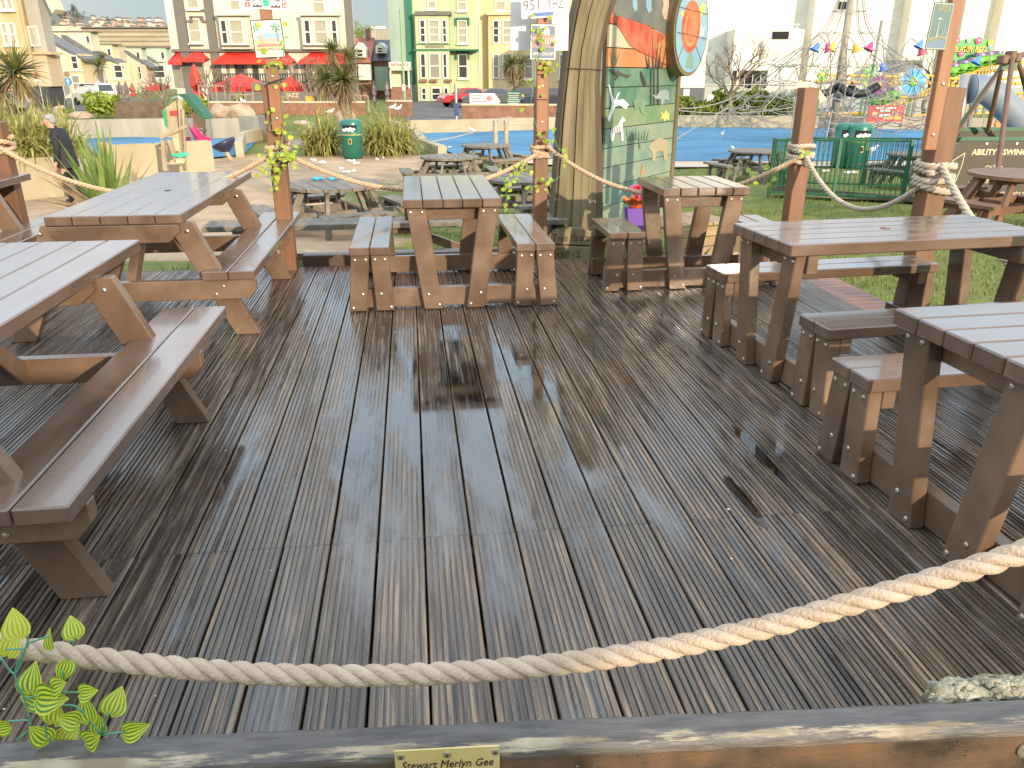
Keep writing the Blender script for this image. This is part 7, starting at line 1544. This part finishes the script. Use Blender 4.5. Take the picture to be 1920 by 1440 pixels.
# ------------------------------------------------------------------ vehicles, signs, lamps
TYRE = plain('tyre',(.02,.02,.02),.8); RIMM = plain('alloy_rim',(.45,.45,.46),.35,.8); LAMPR = plain('tail_lamp',(.5,.02,.02),.3); LAMPW = plain('head_lamp',(.75,.75,.72),.2)
def car(label, px, py, rot, col, van=False, L_=4.3, group='parked cars', d=None):
    g = G(px,py) if d is None else Vector((P(px,py,d)[0],d,-.9)); o = bthing('parked_van' if van else 'parked_car', label, 'van' if van else 'car', (g[0],g[1],-.9), rot, group if not van else None); P_ = pbr('car_paint_%s'%label[:8], col, col, rough=.22, coat=.6); W_ = .88; h = L_/2
    side = [(-h,.35),(-h,.75),(-h*.92,.90),(-h*.42,1.02),(h*.55,1.02),(h*.95,.92),(h,.7),(h,.35)] if not van else [(-h,.35),(-h,.8),(-h*.75,1.0),(-h*.62,1.05),(h*.98,1.08),(h,1.0),(h,.35)]
    cab = [(-h*.40,1.01),(-h*.12,1.42),(h*.35,1.46),(h*.62,1.30),(h*.80,1.0)] if not van else [(-h*.64,1.04),(-h*.38,1.70),(-h*.2,1.80),(h*.9,1.80),(h*.985,1.07)]
    b = MB(); b.prism(side,-W_,W_); b.build('body', P_, o, bevel=.05)
    n = len(cab); b = MB(); b.v = [(x,-W_*(.97 if z<1.1 else .80),z) for x,z in cab]+[(x,W_*(.97 if z<1.1 else .80),z) for x,z in cab]; b.f = [tuple(range(n)),tuple(range(2*n-1,n-1,-1))]+[(i,(i+1)%n,n+(i+1)%n,n+i) for i in range(n)]; b.build('cabin', P_, o, bevel=.03)
    cxm = sum(x for x,z in cab)/n; czm = sum(z for x,z in cab)/n
    for s in (-1,1):
        q = [(lerp(x,cxm,.16), lerp(z,czm,.2)) for x,z in cab]; vs = [(x, s*(W_*(.97 if z<1.12 else .825)+.012), z) for x,z in q]; MB().add(vs,[tuple(range(n))]).build('side_window', GLASS, o)
        for x in (-h*.62, h*.60):
            w_ = put('wheel', None, o, (x, s*(W_-.08), .32)); MB().lathe([(.20,-.09),(.31,-.10),(.33,-.05),(.33,.05),(.31,.10),(.20,.09)],18).xform(Matrix.Rotation(math.pi/2,4,'X')).build('tyre', TYRE, w_); MB().lathe([(.05,-.075),(.20,-.06),(.20,.06),(.05,.075)],12).xform(Matrix.Rotation(math.pi/2,4,'X')).build('rim', RIMM, w_)
        MB().box(-h-.01,-h+.10,s*.62-.16,s*.62+.16,.62,.76).build('headlight', LAMPW, o, bevel=.02); MB().box(h-.08,h+.01,s*.70-.10,s*.70+.10,.68,.88).build('tail_light', LAMPR, o, bevel=.02)
    a, c = cab[0], cab[1]; MB().add([(lerp(a[0],c[0],.1)-.03,-W_*.8,lerp(a[1],c[1],.1)+.01),(lerp(a[0],c[0],.1)-.03,W_*.8,lerp(a[1],c[1],.1)+.01),(lerp(a[0],c[0],.92)-.03,W_*.68,lerp(a[1],c[1],.92)+.01),(lerp(a[0],c[0],.92)-.03,-W_*.68,lerp(a[1],c[1],.92)+.01)],[(0,1,2,3)]).build('windscreen', GLASS, o)
    a, c = cab[-1], cab[-2]; MB().add([(lerp(a[0],c[0],.15)+.03,-W_*.75,lerp(a[1],c[1],.15)),(lerp(a[0],c[0],.15)+.03,W_*.75,lerp(a[1],c[1],.15)),(lerp(a[0],c[0],.85)+.03,W_*.65,lerp(a[1],c[1],.85)),(lerp(a[0],c[0],.85)+.03,-W_*.65,lerp(a[1],c[1],.85))],[(0,1,2,3)]).build('rear_window', GLASS, o)
    return o
car('red parked hatchback in front of the green hotel', 872, 200, rad(25), (.45,.02,.03), d=70); car('dark grey parked estate car behind the white arrow sign', 920, 203, rad(8), (.09,.09,.10), L_=4.8, d=68.5); car('black parked car right of the Amsterdam post', 1028, 202, rad(4), (.03,.035,.05), d=66.5)
car('silver parked car at the left edge below the stone house', -6, 206, rad(15), (.30,.28,.25), d=58); car('white parked van on the street behind the green bush', 178, 194, rad(-35), (.72,.70,.66), True, 4.6, d=74); car('dark car behind the green information sign', 975, 200, rad(4), (.06,.07,.08), d=71)
def signpost(label, px, base, d, h_px, panels, pole=.05, cat='sign', pm=None, name='street_sign', group=None):
    q = P(px,base,d); o = bthing(name, label, cat, (q[0],d,-.93), 0, group); zt = P(px,base-h_px,d)[2]+.93; MB().tube([(0,0,0),(0,0,zt)],pole,8).build('pole', pm or STEEL, o); k = d/FPX*1.05
    for (shape, py, w, h, m_) in panels:
        z = P(px,py,d)[2]+.93; w *= k; h *= k
        if shape == 'disc': MB().lathe([(w/2,-.02),(w/2,.02)],18).xform(Matrix.Translation((0,-pole-.03,z))@Matrix.Rotation(math.pi/2,4,'X')).build('sign_face', m_, o)
        elif shape == 'tri': MB().prism([(-w/2,z-h/2),(w/2,z-h/2),(0,z+h/2)],-pole-.04,-pole-.01).build('sign_face', m_, o)
        elif shape == 'arrow': MB().prism([(-w*.13,z-h/2),(w*.13,z-h/2),(w*.13,z),(w/2,z),(0,z+h/2),(-w/2,z),(-w*.13,z)],-pole-.07,-pole-.055).build('arrow', m_, o)
        else: box('sign_face', m_, o, -w/2, w/2, -pole-.04, -pole-.01, z-h/2, z+h/2)
    return o
BLU = plain('sign_blue',(.06,.25,.55),.4); SRED = plain('sign_red',(.60,.04,.03),.4)
signpost('blue round sign with white up arrow on the left street', 138, 200, 60, 62, [('disc',153,12,12,BLU),('arrow',153,6,9,FRAMEW),('disc',139,9,9,plain('sign_back_brown',(.30,.17,.11),.6))])
signpost('red-bordered warning triangle over a white plate by the stone house', 83, 202, 62, 68, [('tri',141,13,11,SRED),('tri',141.5,8,6.5,FRAMEW),('rect',149,12,6,FRAMEW)])
signpost('small red board on the wall behind the white van', 161, 185, 78, 26, [('rect',166,10,12,SRED)])
signpost('tall blue and grey pole sign on the hotel forecourt', 856, 226, 50, 70, [('rect',205,8,20,plain('navy_plate',(.05,.07,.20),.5))], .09)
signpost('pale green lamp post beside the hotel steps', 760, 216, 57, 198, [('rect',164,5,10,FRAMEW)], .09, 'lamp post', plain('lamp_green',(.24,.36,.18),.5), 'lamp_post')
signpost('slim grey lamp post against the white gable wall', 122, 180, 90, 62, [('rect',118,8,2,STEEL)], .08, 'lamp post', None, 'lamp_post')
q0, q1 = P(881,205,64), P(927,175,64); q2 = P(939,190,64); o = bthing('arrow_sign', 'large white arrow-ended direction board in front of the parked cars', 'sign', (q0[0],64,-.95)); wA, wB = q1[0]-q0[0], q2[0]-q0[0]; z0, z1 = q0[2]+.95, q1[2]+.95
MB().prism([(0,z0),(wA,z0),(wB,(z0+z1)/2),(wA,z1),(0,z1)],0,.08).build('board', WHITEB, o); RD2 = plain('faded_red_print',(.60,.22,.16),.6)
for k in range(3): box('print_line', RD2, o, wA*.06, wA*(.50,.42,.72)[k], -.012, -.003, z1-.22-.2*k, z1-.14-.2*k)
box('print_logo', BLU, o, wA*.2,wA*.32,-.012,-.003,z0+.25,z0+.42); MB().blob((wA*.8,-.02,z1-.35),(.22,.02,.18),2,.6,1).build('print_crab', RD2, o)
for x in (.3,wA-.3): box('board_leg', STEEL, o, x-.04,x+.04,.085,.16,0,z1)
q0, q1 = P(950,197,63), P(976,170,63); o = bthing('information_sign', 'dark green hotel board with white lettering below the palm', 'sign', ((q0[0]+q1[0])/2,63,-.95)); w = (q1[0]-q0[0])/2; z0, z1 = q0[2]+.95, q1[2]+.95
box('board', plain('sign_dark_green',(.02,.11,.06),.5), o, -w,w,-.03,.03,z0,z1); text('lettering','Seaways',.18,FRAMEW,o,(0,-.034,z1-.24),width=w*1.7,ext=.004,shear=.2)
for k in range(6): box('print_line', FRAMEW, o, -w*(.8,.7,.85,.9,.75,.3)[k], w*(.8,.7,.85,.9,.75,.85)[k], -.036, -.031, z1-.38-.13*k, z1-.34-.13*k)
for s in (-1,1): box('board_leg', STEEL, o, s*w*.9-.03,s*w*.9+.03,.032,.09,0,z1)
# cream card stuck on the flat-topped post, cable ties, small extras
o = thing('cream_card', 'cream plastic card fixed behind the top of the flat-topped post', 'card', PY(1500,165,6.82)); CARD = plain('cream_card',(.72,.60,.36),.5)
b = MB(); f0 = o.location
for pts_ in ([(1500,150),(1520,160),(1505,182),(1483,176)],[(1536,166),(1550,186),(1538,194),(1534,180)]):
    vs = [PY(x,y,6.82)-f0 for x,y in pts_]; b.add([tuple(v) for v in vs]+[(v.x,v.y+.004,v.z) for v in vs],[(0,1,2,3),(7,6,5,4),(0,4,5,1),(1,5,6,2),(2,6,7,3),(3,7,4,0)])
b.build('card', CARD, o)
for i,(px0,y0,px1,y1,Y,l) in enumerate(((500,157,533,147,6.88,'black cable tie sticking out of the Barbados post'),(1000,186,1030,187,7.77,'thin black tie round the Amsterdam post'),(1006,139,1028,140,7.77,'upper thin black tie round the Amsterdam batten'))):
    a = PY(px0,y0,Y); o = thing('cable_tie', l, 'cable tie', a); MB().bar((0,0,0), PY(px1,y1,Y)-a, .012 if i==0 else .006, .012 if i==0 else .005).build('strap', RUB, o)
# unseen kiosk added behind the viewer to shade the near end of the deck
KW = pbr('shade_kiosk_board',(.22,.16,.10),(.30,.22,.15),scale=3,rough=.7)
k_ = thing('shade_kiosk', 'unseen brown timber kiosk added behind the camera to shade the near deck', 'kiosk', (1.2,-5.4,-.25))
box('wall', KW, k_, -4.6, 1.6, -2.2, 0, 0, 2.60)
MB().hexa([(-4.9,.35,2.602),(1.75,.35,2.602),(1.75,-2.5,2.602),(-4.9,-2.5,2.602),(-4.9,.35,2.70),(1.75,.35,2.70),(1.75,-2.5,2.95),(-4.9,-2.5,2.95)]).build('roof', SLATE, k_)
box('serving_hatch', DARKWOOD, k_, -2, 1.6, .002, .05, 1.0, 1.9); box('counter', KW, k_, -2.1, 1.7, .052, .4, .93, .99)

# crumbs and leaf scraps on the wet boards
b = MB(); rnd = random.Random(31)
for i in range(26):
    x, y = rnd.uniform(-1.2,1.9), rnd.uniform(1.2,6.6); s = rnd.uniform(.002,.006); b.blob((x,y,.003),(s,s*rnd.uniform(.4,1),.002),1,.6,i)
tag(b.build('crumbs', plain('pale_crumb',(.62,.55,.42),.7)), 'pale crumbs scattered on the wet deck boards', kind='stuff')
